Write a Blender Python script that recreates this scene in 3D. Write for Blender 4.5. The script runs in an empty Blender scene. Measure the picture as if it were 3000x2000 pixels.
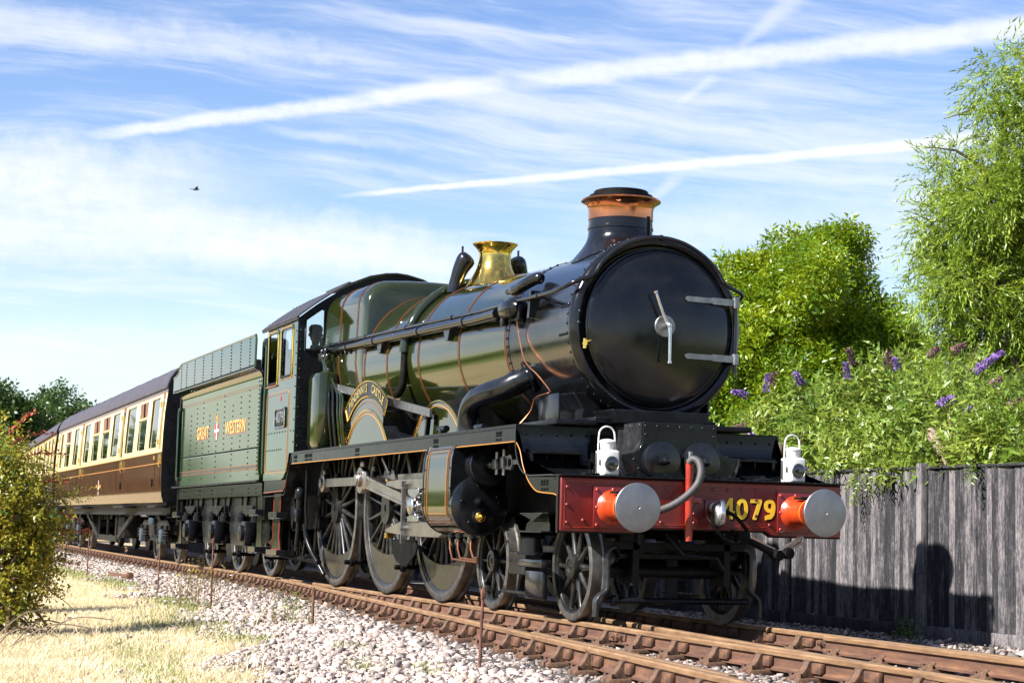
import bpy, bmesh, math, random
import numpy as np
from mathutils import Vector, Matrix
random.seed(4)
RNG = np.random.default_rng(11)
S = bpy.context.scene
COL = S.collection
PI = math.pi
# ------------------------------------------------------------------ camera
cam = bpy.data.cameras.new('camera')
cam_o = bpy.data.objects.new('camera', cam)
COL.objects.link(cam_o)
S.camera = cam_o
CAM = Vector((14.0896, -7.2454, 0.8208))
def cam_axes(yaw, pitch, roll):
    f = Vector((math.cos(yaw) * math.cos(pitch), math.sin(yaw) * math.cos(pitch), math.sin(pitch)))
    r = Vector((math.sin(yaw), -math.cos(yaw), 0))
    u = r.cross(f)
    return (math.cos(roll) * r + math.sin(roll) * u, -math.sin(roll) * r + math.cos(roll) * u, f)
CR, CU, CF = cam_axes(2.7879, 0.1003, 0.0250)
FPX = 5421.8
m4 = Matrix((( CR.x, CU.x, -CF.x, CAM.x), (CR.y, CU.y, -CF.y, CAM.y), (CR.z, CU.z, -CF.z, CAM.z), (0, 0, 0, 1)))
cam_o.matrix_world = m4
cam.sensor_width = 36
cam.lens = FPX / 3000 * 36
cam.clip_end = 3000
cam.dof.use_dof = True
cam.dof.focus_distance = 17.5
cam.dof.aperture_fstop = 9.0
S.render.resolution_x, S.render.resolution_y = 1024, 682
# ------------------------------------------------------------------ sun, sky
SUN = Vector((0.78, -4.1, 3.62)).normalized()
sun = bpy.data.lights.new('sun', 'SUN')
sun.energy = 5.0
sun.angle = math.radians(0.53)
sun.color = (1.0, 0.975, 0.94)
sun_o = bpy.data.objects.new('sun', sun)
COL.objects.link(sun_o)
sun_o.rotation_euler = SUN.to_track_quat('Z', 'Y').to_euler()
S.view_settings.view_transform = 'Standard'
S.view_settings.look = 'None'
S.view_settings.gamma = 1.0
S.view_settings.exposure = 1.48
S.view_settings.use_curve_mapping = False
cy_ = S.cycles
cy_.max_bounces = 6; cy_.diffuse_bounces = 2; cy_.glossy_bounces = 3; cy_.transmission_bounces = 4; cy_.transparent_max_bounces = 4
cy_.caustics_reflective = False; cy_.caustics_refractive = False

def dir_px(u, v):
    """direction in the sky for a bearing measured from the camera's optical axis"""
    return (CR * ((u - 1500) / FPX) + CU * (-(v - 1000) / FPX) + CF).normalized()

W = bpy.data.worlds.new('World')
S.world = W
W.use_nodes = True
W.cycles.sampling_method = 'MANUAL'
W.cycles.sample_map_resolution = 512
nt = W.node_tree
for n in list(nt.nodes):
    nt.nodes.remove(n)
class NT:
    """small helper for node trees"""
    def __init__(s, t): s.t = t
    def n(s, kind, ins=None, **kw):
        nd = s.t.nodes.new(kind)
        for k, v in kw.items(): setattr(nd, k, v)
        for k, v in (ins or {}).items():
            sock = nd.inputs[k]
            if isinstance(v, bpy.types.NodeSocket): s.t.links.new(v, sock)
            else: sock.default_value = v
        return nd
    def math(s, op, a, b=None, c=None, clamp=False):
        nd = s.t.nodes.new('ShaderNodeMath'); nd.operation = op; nd.use_clamp = clamp
        for i, v in enumerate((a, b, c)):
            if v is None: continue
            if isinstance(v, bpy.types.NodeSocket): s.t.links.new(v, nd.inputs[i])
            else: nd.inputs[i].default_value = v
        return nd.outputs[0]
    def vmath(s, op, a, b=None, out=0):
        nd = s.t.nodes.new('ShaderNodeVectorMath'); nd.operation = op
        for i, v in enumerate((a, b)):
            if v is None: continue
            if isinstance(v, bpy.types.NodeSocket): s.t.links.new(v, nd.inputs[i])
            else: nd.inputs[i].default_value = v
        return nd.outputs[out]
    def dot(s, a, vec): return s.vmath('DOT_PRODUCT', a, tuple(vec), out='Value')
    def step(s, x, lo, hi, a=0.0, b=1.0):
        nd = s.t.nodes.new('ShaderNodeMapRange'); nd.interpolation_type = 'SMOOTHSTEP'
        for i, v in enumerate((x, lo, hi, a, b)):
            if isinstance(v, bpy.types.NodeSocket): s.t.links.new(v, nd.inputs[i])
            else: nd.inputs[i].default_value = v
        return nd.outputs[0]
    def noise(s, vec, scale, detail=4, rough=.55, dist=0.0, out=0):
        nd = s.n('ShaderNodeTexNoise', {'Scale': scale, 'Detail': detail, 'Roughness': rough, 'Distortion': dist})
        if vec is not None: s.t.links.new(vec, nd.inputs['Vector'])
        return nd.outputs[out]
    def mapping(s, vec, loc=(0, 0, 0), rot=(0, 0, 0), scale=(1, 1, 1)):
        return s.n('ShaderNodeMapping', {'Vector': vec, 'Location': loc, 'Rotation': rot, 'Scale': scale}).outputs[0]
    def mix(s, f, a, b):
        nd = s.t.nodes.new('ShaderNodeMix'); nd.data_type = 'RGBA'
        for sock, v in ((nd.inputs[0], f), (nd.inputs[6], a), (nd.inputs[7], b)):
            if isinstance(v, bpy.types.NodeSocket): s.t.links.new(v, sock)
            elif isinstance(v, (tuple, list)): sock.default_value = (*v[:3], 1)
            else: sock.default_value = v
        return nd.outputs[2]
    def ramp(s, f, stops):
        nd = s.t.nodes.new('ShaderNodeValToRGB')
        while len(nd.color_ramp.elements) < len(stops): nd.color_ramp.elements.new(0.5)
        for e, (p, c) in zip(nd.color_ramp.elements, stops):
            e.position = p; e.color = (*c[:3], 1)
        s.t.links.new(f, nd.inputs[0])
        return nd.outputs[0]

w = NT(nt)
sky = w.n('ShaderNodeTexSky', sky_type='NISHITA')
sky.sun_disc = False
sky.sun_elevation = math.asin(SUN.z)
sky.sun_rotation = math.atan2(SUN.x, SUN.y)
sky.altitude = 60
sky.air_density = 1.0
sky.dust_density = 0.35
sky.ozone_density = 2.6
D = w.n('ShaderNodeTexCoord').outputs['Generated']
sep = w.n('ShaderNodeSeparateXYZ', {0: D})
# streaky cirrus: sheets drawn out along one wind direction
wa, wb = dir_px(0, 300), dir_px(3000, 660)
wt = (wb - wa).normalized(); wn = wa.cross(wb).normalized(); wf = wt.cross(wn)
SV_ = w.n('ShaderNodeCombineXYZ', {0: w.dot(D, wt), 1: w.dot(D, wn), 2: w.dot(D, wf)}).outputs[0]
warp = w.noise(w.mapping(SV_, scale=(3, 7, 3)), 1.6, 3, .55, out=1)
SW = w.vmath('ADD', SV_, w.vmath('MULTIPLY', warp, (.10, .035, .0)))
n1 = w.noise(w.mapping(SW, loc=(.35, .11, 0), scale=(1.6, 13, 1.6)), 1.5, 7, .62)
n2 = w.noise(w.mapping(SW, scale=(5, 60, 5)), 1.7, 4, .65)
cir = w.math('ADD', w.math('MULTIPLY', n1, .72), w.math('MULTIPLY', n2, .28))
# distinct features, as great-circle bands
wob = w.math('SUBTRACT', w.noise(D, 26, 4, .65), .5)
wob2 = w.math('SUBTRACT', w.noise(D, 90, 3, .65), .5)
fine = w.noise(D, 70, 4, .7)
wobc = w.math('ADD', wob, w.math('MULTIPLY', wob2, .5))
tex = w.math('ADD', w.math('MULTIPLY', w.step(fine, .25, .68), .26), .74)
def band(p1, p2, w0, w1, soft=.5, wobble=.006, strength=1.0, lo=-.15, hi=1.2, fade=.12):
    """cloud streak along the great circle p1-p2; half width w0 at p1 to w1 at p2 (radians)"""
    a, b = dir_px(*p1), dir_px(*p2)
    n = a.cross(b).normalized()
    t = (b - a); L = t.length; t = t / L
    pos = w.math('MULTIPLY_ADD', w.dot(D, t), 1 / L, -a.dot(t) / L)            # 0 at p1, 1 at p2
    d = w.math('ABSOLUTE', w.math('MULTIPLY_ADD', wobc, wobble, w.dot(D, n)))
    wid = w.math('MULTIPLY_ADD', pos, w1 - w0, w0)
    m = w.step(w.math('DIVIDE', d, wid), 1.0, 1.0 - soft * 1.6, 0.0, strength)
    m = w.math('MULTIPLY', m, w.step(pos, lo - fade, lo + fade))
    return w.math('MULTIPLY', m, w.step(pos, hi + fade, hi - fade)) if hi < 3 else m
bands = [
    band((400, 380), (1500, 238), .0050, .0078, soft=.5, wobble=.005, strength=.86, lo=-.08, hi=.98, fade=.12),
    band((1500, 238), (3000, 85), .0078, .0096, soft=.5, wobble=.006, strength=.80, lo=.02, hi=3, fade=.1),
    band((1140, 562), (2660, 425), .0022, .0052, soft=.5, wobble=.003, strength=.9, lo=-.05, hi=3, fade=.08),
    band((1990, 302), (2095, 225), .003, .0045, soft=.6, wobble=.003, strength=.38, lo=0, hi=1, fade=.25),
    band((2165, 140), (2280, 40), .004, .007, soft=.6, wobble=.004, strength=.40, lo=0, hi=1.6, fade=.3),
    band((1890, 600), (1985, 520), .004, .006, soft=.6, wobble=.003, strength=.45, lo=0, hi=1, fade=.3),
    band((760, 380), (1250, 432), .004, .005, soft=.62, wobble=.010, strength=.34, lo=.1, hi=.95, fade=.2),
    band((900, 455), (1420, 540), .003, .005, soft=.62, wobble=.006, strength=.30, lo=.0, hi=1, fade=.2),
    band((1400, 300), (2500, 440), .010, .022, soft=.62, wobble=.012, strength=.34, lo=-.1, hi=1.3, fade=.3),
    band((0, 60), (1150, 185), .016, .010, soft=.62, wobble=.02, strength=.42, lo=-.6, hi=.92, fade=.25),
    band((-600, 430), (1000, 610), .026, .030, soft=.5, wobble=.02, strength=.92, lo=-1.5, hi=.75, fade=.25),
    band((-700, 560), (1700, 790), .046, .014, soft=.55, wobble=.02, strength=.86, lo=-1.5, hi=.9, fade=.2),
    band((-700, 1020), (1100, 1020), .036, .020, soft=.62, wobble=.016, strength=.55, lo=-2.5, hi=1.0, fade=.4),
    band((1900, 660), (3000, 700), .022, .034, soft=.62, wobble=.02, strength=.55, lo=-.1, hi=3, fade=.3),
]
tot = w.math('MULTIPLY', w.step(cir, .45, .66), .62)
acc = bands[0]
for b in bands[1:]: acc = w.math('MAXIMUM', acc, b)
fr = w.step(w.dot(D, CF), .0, .3)
acc = w.math('MULTIPLY', w.math('MULTIPLY', acc, w.math('MULTIPLY', tex, w.step(cir, .30, .52, .55, 1.0))), fr)
tot = w.math('SUBTRACT', w.math('ADD', tot, acc), w.math('MULTIPLY', tot, acc))
haze_lo = w.step(sep.outputs[2], .24, -.02, 0.0, .26)           # thin milky air near the horizon
tot = w.math('SUBTRACT', w.math('ADD', tot, haze_lo), w.math('MULTIPLY', tot, haze_lo), clamp=True)
up = w.step(sep.outputs[2], -.06, .0)
skyS = 0.072
skyc = w.n('ShaderNodeHueSaturation', {'Hue': .512, 'Saturation': 1.10, 'Value': 1.0, 'Color': sky.outputs[0]}).outputs[0]
final = w.mix(tot, skyc, (.39 / skyS, .398 / skyS, .415 / skyS))
bg = w.n('ShaderNodeBackground', {'Color': final, 'Strength': skyS})
out = w.n('ShaderNodeOutputWorld', {'Surface': bg.outputs[0]})
# ------------------------------------------------------------------ materials
MATS = {}
def mat(name, col, rough=.5, metal=0.0, coat=0.0, var=.12, vscale=6.0, bump=0.0, bscale=60.0, col2=None, rvar=.12, spec=.5, stretch=(1, 1, 1), crough=.06, mixlo=.35, mixhi=.7):
    m = bpy.data.materials.new(name); m.use_nodes = True
    t = NT(m.node_tree)
    b = m.node_tree.nodes['Principled BSDF']
    co = t.mapping(t.n('ShaderNodeTexCoord').outputs['Object'], scale=stretch)
    n = t.noise(co, vscale, 6, .6)
    c1 = tuple(min(1, c * (1 - var)) for c in col)
    c2 = tuple(min(1, c * (1 + var)) for c in col) if col2 is None else col2
    m.node_tree.links.new(t.mix(t.step(n, mixlo, mixhi), c1, c2), b.inputs['Base Color'])
    n2 = t.noise(co, vscale * 3.1, 5, .6)
    r = t.math('ADD', t.math('MULTIPLY', t.math('SUBTRACT', n2, .5), rvar * 2), rough, clamp=True)
    m.node_tree.links.new(r, b.inputs['Roughness'])
    b.inputs['Metallic'].default_value = metal
    b.inputs['Coat Weight'].default_value = coat
    b.inputs['Coat Roughness'].default_value = crough
    b.inputs['Specular IOR Level'].default_value = spec
    if bump:
        bn = t.n('ShaderNodeBump', {'Strength': bump, 'Distance': .01, 'Height': t.noise(co, bscale, 5, .6)})
        m.node_tree.links.new(bn.outputs[0], b.inputs['Normal'])
    MATS[name] = m
    return m
mat('black_gloss', (.006, .0065, .008), .22, spec=.38, coat=.25, var=.3, vscale=3, rvar=.10, bump=.02, bscale=9)
mat('black_satin', (.007, .0075, .009), .28, spec=.18, var=.35, vscale=5, rvar=.16, bump=.05, bscale=30)
mat('black_dirty', (.006, .0056, .005), .6, spec=.10, var=.5, vscale=7, col2=(.018, .0145, .011), bump=.1, bscale=50, mixlo=.45, mixhi=.85)
mat('smokebox_black', (.0052, .0057, .007), .15, spec=.42, coat=.0, var=.3, vscale=4, rvar=.10, bump=.02, bscale=9, crough=.2)
mat('engine_green', (.014, .0185, .0036), .07, spec=.5, coat=.5, var=.10, vscale=2.5, rvar=.04, bump=.010, bscale=4)
mat('tender_green', (.015, .032, .014), .08, spec=.45, coat=.4, var=.10, vscale=2.0, rvar=.06, bump=.016, bscale=4)
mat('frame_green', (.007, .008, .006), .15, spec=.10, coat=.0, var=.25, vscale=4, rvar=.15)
mat('beam_red', (.135, .0095, .0085), .34, coat=.35, var=.16, vscale=5, rvar=.1, bump=.03, bscale=20)
mat('casing_orange', (.42, .038, .007), .30, coat=.4, var=.12, vscale=8)
mat('pipe_red', (.30, .026, .013), .38, coat=.3, var=.2, vscale=8)
mat('lining_orange', (.17, .050, .010), .4, var=.1)
mat('lining_yellow', (.40, .165, .018), .4, var=.06)
mat('number_yellow', (.82, .52, .03), .4, var=.05)
mat('brass', (.86, .57, .13), .15, metal=1, var=.14, vscale=5, rvar=.08, bump=.03, bscale=7)
mat('copper', (.62, .23, .11), .17, metal=1, var=.2, vscale=7, col2=(.56, .20, .10), rvar=.1)
mat('copper_pipe', (.40, .17, .085), .40, metal=1, var=.2)
mat('steel_bright', (.56, .55, .54), .27, metal=1, var=.12, vscale=9, rvar=.12, bump=.03, bscale=40)
mat('steel_dull', (.27, .265, .26), .42, metal=1, var=.2, vscale=10, rvar=.16, bump=.05, bscale=40)
mat('buffer_steel', (.36, .36, .37), .42, metal=.85, var=.25, vscale=9, col2=(.22, .22, .225), rvar=.14, bump=.04, bscale=55)
mat('steel_rod', (.40, .36, .32), .34, metal=1, var=.15, vscale=5, rvar=.1, bump=.03, bscale=40)
mat('tyre_steel', (.18, .165, .15), .42, metal=.8, var=.3, vscale=9, rvar=.15)
mat('wheel_black', (.012, .0115, .0105), .34, spec=.4, coat=.1, var=.4, vscale=8, col2=(.030, .027, .022), rvar=.14, bump=.05, bscale=45, mixlo=.42, mixhi=.8)
mat('wheel_weight', (.024, .0205, .0135), .32, spec=.35, coat=.0, var=.2, vscale=10, rvar=.12, bump=.04, bscale=40)
mat('lamp_white', (.56, .55, .52), .42, var=.06, vscale=9, bump=.03, bscale=40)
mat('roof_black', (.022, .019, .022), .55, var=.3, vscale=4, rvar=.1, bump=.05, bscale=25)
mat('coach_roof', (.045, .036, .043), .55, var=.25, vscale=3, rvar=.1)
mat('cream', (.66, .53, .255), .30, coat=.5, var=.05, vscale=2, rvar=.05)
mat('chocolate', (.058, .022, .0115), .12, spec=.2, coat=.0, var=.12, vscale=2, rvar=.05, bump=.02, bscale=6)
mat('wood_brown', (.15, .058, .022), .4, var=.25, vscale=12, stretch=(1, 1, .2))
mat('coach_under', (.014, .012, .010), .6, spec=.25, var=.4, vscale=6, col2=(.040, .029, .021), bump=.1, mixlo=.45, mixhi=.85)
mat('axlebox_blue', (.030, .052, .068), .5, var=.25, vscale=20)
mat('coal', (.007, .007, .0075), .5, spec=.2, var=.4, vscale=15)
mat('rust_chair', (.062, .031, .018), .8, var=.4, vscale=16, col2=(.150, .074, .036), bump=.25, bscale=70)
mat('rust_key', (.085, .040, .022), .8, var=.35, vscale=14, col2=(.165, .072, .034), bump=.15, bscale=60)
mat('rust_iron', (.12, .045, .025), .8, var=.4, vscale=18, bump=.3, bscale=60)
mat('sleeper_wood', (.040, .031, .025), .85, var=.4, vscale=9, stretch=(6, .5, 1), bump=.4, bscale=30, col2=(.085, .068, .055))
mat('rubber_hose', (.050, .045, .042), .6, var=.2, vscale=20, bump=.2, bscale=90)
mat('skin', (.50, .29, .20), .5, var=.06)
mat('overalls', (.022, .028, .045), .8, var=.2, vscale=10)
mat('hair_dark', (.02, .016, .013), .7, var=.2)
mat('seat_dark', (.06, .02, .018), .8, var=.3)
mat('bark', (.085, .065, .048), .9, var=.35, vscale=12, stretch=(3, 3, .6), bump=.5, bscale=25)
mat('twig_brown', (.16, .095, .055), .85, var=.3, vscale=14)
mat('twig_red', (.26, .06, .04), .8, var=.3, vscale=14)
mat('post_wood', (.20, .145, .095), .85, var=.35, vscale=9, stretch=(5, 5, .7), bump=.4, bscale=30)
mat('letter_gold', (.50, .33, .085), .4, var=.12, vscale=9)
mat('worn_black', (.022, .022, .024), .30, spec=.45, var=.5, vscale=9, rvar=.15, bump=.04, bscale=30)  # worn grey, plus sunlight on the casing sides put into the colour
mat('white_paint', (.78, .77, .73), .45, var=.05)
mat('red_paint', (.30, .022, .014), .4, var=.1)
mat('bird_dark', (.05, .04, .035), .8)

def mat_glass():
    m = bpy.data.materials.new('window_glass'); m.use_nodes = True
    b = m.node_tree.nodes['Principled BSDF']
    b.inputs['Base Color'].default_value = (.80, .86, .84, 1)
    b.inputs['Roughness'].default_value = .02
    b.inputs['Transmission Weight'].default_value = 1.0
    b.inputs['IOR'].default_value = 1.5
    b.inputs['Specular IOR Level'].default_value = .6
    MATS['glass'] = m
    m = bpy.data.materials.new('lens_glass'); m.use_nodes = True
    b = m.node_tree.nodes['Principled BSDF']
    b.inputs['Base Color'].default_value = (.012, .014, .018, 1)
    b.inputs['Roughness'].default_value = .05
    b.inputs['Coat Weight'].default_value = 1
    MATS['lens'] = m
mat_glass()

def mat_leaf(name, c1, c2, c3, trans=.30, scale=1.1, rough=.38):
    """leaf: patches of fresh and old foliage, some light passes through"""
    m = bpy.data.materials.new(name); m.use_nodes = True
    t = NT(m.node_tree); b = m.node_tree.nodes['Principled BSDF']
    co = t.n('ShaderNodeTexCoord').outputs['Object']
    big = t.noise(co, scale, 3, .5)
    small = t.noise(co, scale * 14, 2, .5)
    f = t.math('ADD', t.math('MULTIPLY', big, .6), t.math('MULTIPLY', small, .55))
    c = t.ramp(f, [(.42, c1), (.58, c2), (.76, c3)])
    m.node_tree.links.new(c, b.inputs['Base Color'])
    b.inputs['Roughness'].default_value = rough
    tr = t.n('ShaderNodeBsdfTranslucent', {'Color': t.mix(.55, c, tuple(min(1, v * 1.5) for v in c3))})
    mx = t.n('ShaderNodeMixShader', {0: trans, 1: b.outputs[0], 2: tr.outputs[0]})
    o = m.node_tree.nodes['Material Output']
    m.node_tree.links.new(mx.outputs[0], o.inputs['Surface'])
    MATS[name] = m
    return m
mat_leaf('leaf_ash', (.036, .095, .006), (.120, .215, .008), (.330, .350, .010))
mat_leaf('leaf_willow', (.060, .120, .010), (.170, .255, .020), (.350, .400, .055))
mat_leaf('leaf_buddleia', (.045, .105, .010), (.145, .215, .022), (.330, .370, .070), scale=1.6)
mat_leaf('leaf_far', (.020, .048, .010), (.040, .080, .014), (.075, .115, .018))
mat_leaf('leaf_rose', (.090, .125, .010), (.230, .225, .018), (.400, .310, .040), trans=.4)
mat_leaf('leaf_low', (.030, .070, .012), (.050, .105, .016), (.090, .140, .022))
mat_leaf('flower_purple', (.13, .065, .24), (.22, .12, .36), (.36, .24, .50), trans=.2, scale=9)
mat_leaf('flower_faded', (.10, .05, .035), (.17, .09, .08), (.25, .14, .20), trans=.1, scale=9)
mat_leaf('haw_red', (.22, .025, .015), (.34, .06, .025), (.42, .14, .05), trans=.15, scale=6)
mat_leaf('grass_straw', (.38, .28, .15), (.60, .49, .29), (.78, .69, .50), trans=.25, scale=1.6, rough=.6)
mat_leaf('grass_green', (.085, .140, .022), (.160, .210, .040), (.30, .33, .085), trans=.3, scale=3, rough=.5)
mat_leaf('weed_stalk', (.13, .12, .035), (.20, .14, .05), (.24, .16, .09), trans=.2, scale=5)
mat_leaf('flower_yellow', (.7, .5, .02), (.8, .6, .03), (.85, .7, .05), trans=.2, scale=5)

def mat_rail():
    m = bpy.data.materials.new('rail_rust'); m.use_nodes = True
    t = NT(m.node_tree); b = m.node_tree.nodes['Principled BSDF']
    g = t.n('ShaderNodeNewGeometry')
    co = t.mapping(g.outputs['Position'], scale=(1.2, 7, 7))
    n = t.noise(co, 3.0, 7, .65)
    side = t.ramp(n, [(.3, (.052, .023, .014)), (.55, (.105, .046, .024)), (.75, (.180, .085, .036))])
    top = t.ramp(t.noise(t.mapping(g.outputs['Position'], scale=(.7, 14, 1)), 3, 6, .6), [(.35, (.17, .095, .045)), (.5, (.27, .165, .085)), (.62, (.32, .23, .15)), (.75, (.25, .22, .20))])
    nz = t.n('ShaderNodeSeparateXYZ', {0: g.outputs['Normal']}).outputs[2]
    pz = t.n('ShaderNodeSeparateXYZ', {0: g.outputs['Position']}).outputs[2]
    ft = t.math('MULTIPLY', t.step(nz, .72, .95), t.step(pz, -.03, -.012))
    head = t.ramp(n, [(.3, (.095, .048, .022)), (.5, (.165, .088, .038)), (.72, (.235, .140, .068))])
    side = t.mix(t.step(pz, -.052, -.040), side, head)
    m.node_tree.links.new(t.mix(ft, side, top), b.inputs['Base Color'])
    m.node_tree.links.new(t.math('SUBTRACT', .85, t.math('MULTIPLY', ft, .40)), b.inputs['Roughness'])
    m.node_tree.links.new(t.math('MULTIPLY', ft, .45), b.inputs['Metallic'])
    bn = t.n('ShaderNodeBump', {'Strength': .25, 'Distance': .004, 'Height': t.noise(co, 14, 5, .6)})
    m.node_tree.links.new(bn.outputs[0], b.inputs['Normal'])
    MATS['rail'] = m
mat_rail()

def mat_stone():
    m = bpy.data.materials.new('ballast_stone'); m.use_nodes = True
    t = NT(m.node_tree); b = m.node_tree.nodes['Principled BSDF']
    at = t.n('ShaderNodeAttribute', attribute_name='tone', attribute_type='GEOMETRY').outputs['Fac']
    g = t.n('ShaderNodeNewGeometry').outputs['Position']
    n = t.noise(g, 45, 4, .6)
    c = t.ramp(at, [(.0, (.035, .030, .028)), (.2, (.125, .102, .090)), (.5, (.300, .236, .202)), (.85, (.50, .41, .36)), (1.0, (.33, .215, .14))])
    c = t.mix(t.math('MULTIPLY', t.step(n, .45, .75), .5), c, (.24, .19, .15))
    m.node_tree.links.new(c, b.inputs['Base Color'])
    b.inputs['Roughness'].default_value = .85
    MATS['stone'] = m
mat_stone()

def mat_ground():
    m = bpy.data.materials.new('ground_soil'); m.use_nodes = True
    t = NT(m.node_tree); b = m.node_tree.nodes['Principled BSDF']
    g = t.n('ShaderNodeNewGeometry').outputs['Position']
    gr = t.n('ShaderNodeAttribute', attribute_name='gravel', attribute_type='GEOMETRY').outputs['Fac']
    n = t.noise(g, 1.4, 6, .6); n3 = t.noise(g, 28, 5, .65); n4 = t.noise(t.mapping(g, rot=(0, 0, .5), scale=(1, 6, 1)), 14, 5, .65)
    straw = t.ramp(t.math('ADD', t.math('MULTIPLY', n4, .5), t.math('MULTIPLY', n3, .5)), [(.34, (.20, .145, .075)), (.5, (.46, .35, .18)), (.68, (.64, .53, .32))])
    straw = t.mix(t.math('MULTIPLY', t.step(n, .56, .74), .55), straw, (.17, .19, .055))
    straw = t.mix(t.math('MULTIPLY', t.step(t.noise(t.mapping(g, loc=(7, 3, 0)), 1.1, 5, .6), .54, .68), .6), straw, (.21, .155, .095))
    v = t.n('ShaderNodeTexVoronoi', {'Vector': g, 'Scale': 26.0}).outputs['Color']
    grav = t.mix(t.step(n3, .3, .7), (.15, .125, .105), (.30, .25, .21))
    py = t.n('ShaderNodeSeparateXYZ', {0: g}).outputs[1]
    past = t.ramp(t.noise(g, .35, 5, .6), [(.35, (.085, .115, .028)), (.55, (.15, .17, .045)), (.72, (.27, .24, .085))])
    straw = t.mix(t.step(py, -11.0, -17.0), straw, past)
    straw = t.mix(t.step(py, 5.0, 9.0), straw, past)
    c = t.mix(gr, straw, grav)
    m.node_tree.links.new(c, b.inputs['Base Color'])
    b.inputs['Roughness'].default_value = .95
    b.inputs['Specular IOR Level'].default_value = .15
    bn = t.n('ShaderNodeBump', {'Strength': .8, 'Distance': .03, 'Height': n3})
    m.node_tree.links.new(bn.outputs[0], b.inputs['Normal'])
    MATS['ground'] = m
mat_ground()

def mat_board():
    m = bpy.data.materials.new('fence_wood'); m.use_nodes = True
    t = NT(m.node_tree); b = m.node_tree.nodes['Principled BSDF']
    g = t.n('ShaderNodeNewGeometry').outputs['Position']
    rnd = t.n('ShaderNodeObjectInfo').outputs['Random']
    off = t.n('ShaderNodeCombineXYZ', {0: t.math('MULTIPLY', rnd, 37.0), 1: 0.0, 2: t.math('MULTIPLY', rnd, 11.0)}).outputs[0]
    p = t.vmath('ADD', g, off)
    st = t.noise(t.mapping(p, scale=(34, 34, 2.2)), 1.5, 8, .78)
    patch = t.noise(t.mapping(p, scale=(6, 6, 2.2)), 1.3, 5, .6)
    f = t.math('ADD', t.math('ADD', t.math('MULTIPLY', st, .70), t.math('MULTIPLY', patch, .36)), t.math('MULTIPLY', t.math('SUBTRACT', rnd, .5), .20))
    flake = t.noise(t.mapping(p, scale=(26, 26, 9)), 2.0, 5, .75)
    f = t.math('ADD', f, t.math('MULTIPLY', t.math('SUBTRACT', flake, .5), .42))
    c = t.ramp(f, [(.43, (.007, .0065, .0075)), (.50, (.026, .0235, .026)), (.57, (.074, .066, .068)), (.70, (.19, .170, .163))])
    m.node_tree.links.new(c, b.inputs['Base Color'])
    b.inputs['Roughness'].default_value = .8
    bn = t.n('ShaderNodeBump', {'Strength': .6, 'Distance': .006, 'Height': st})
    m.node_tree.links.new(bn.outputs[0], b.inputs['Normal'])
    MATS['fence'] = m
mat_board()

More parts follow.
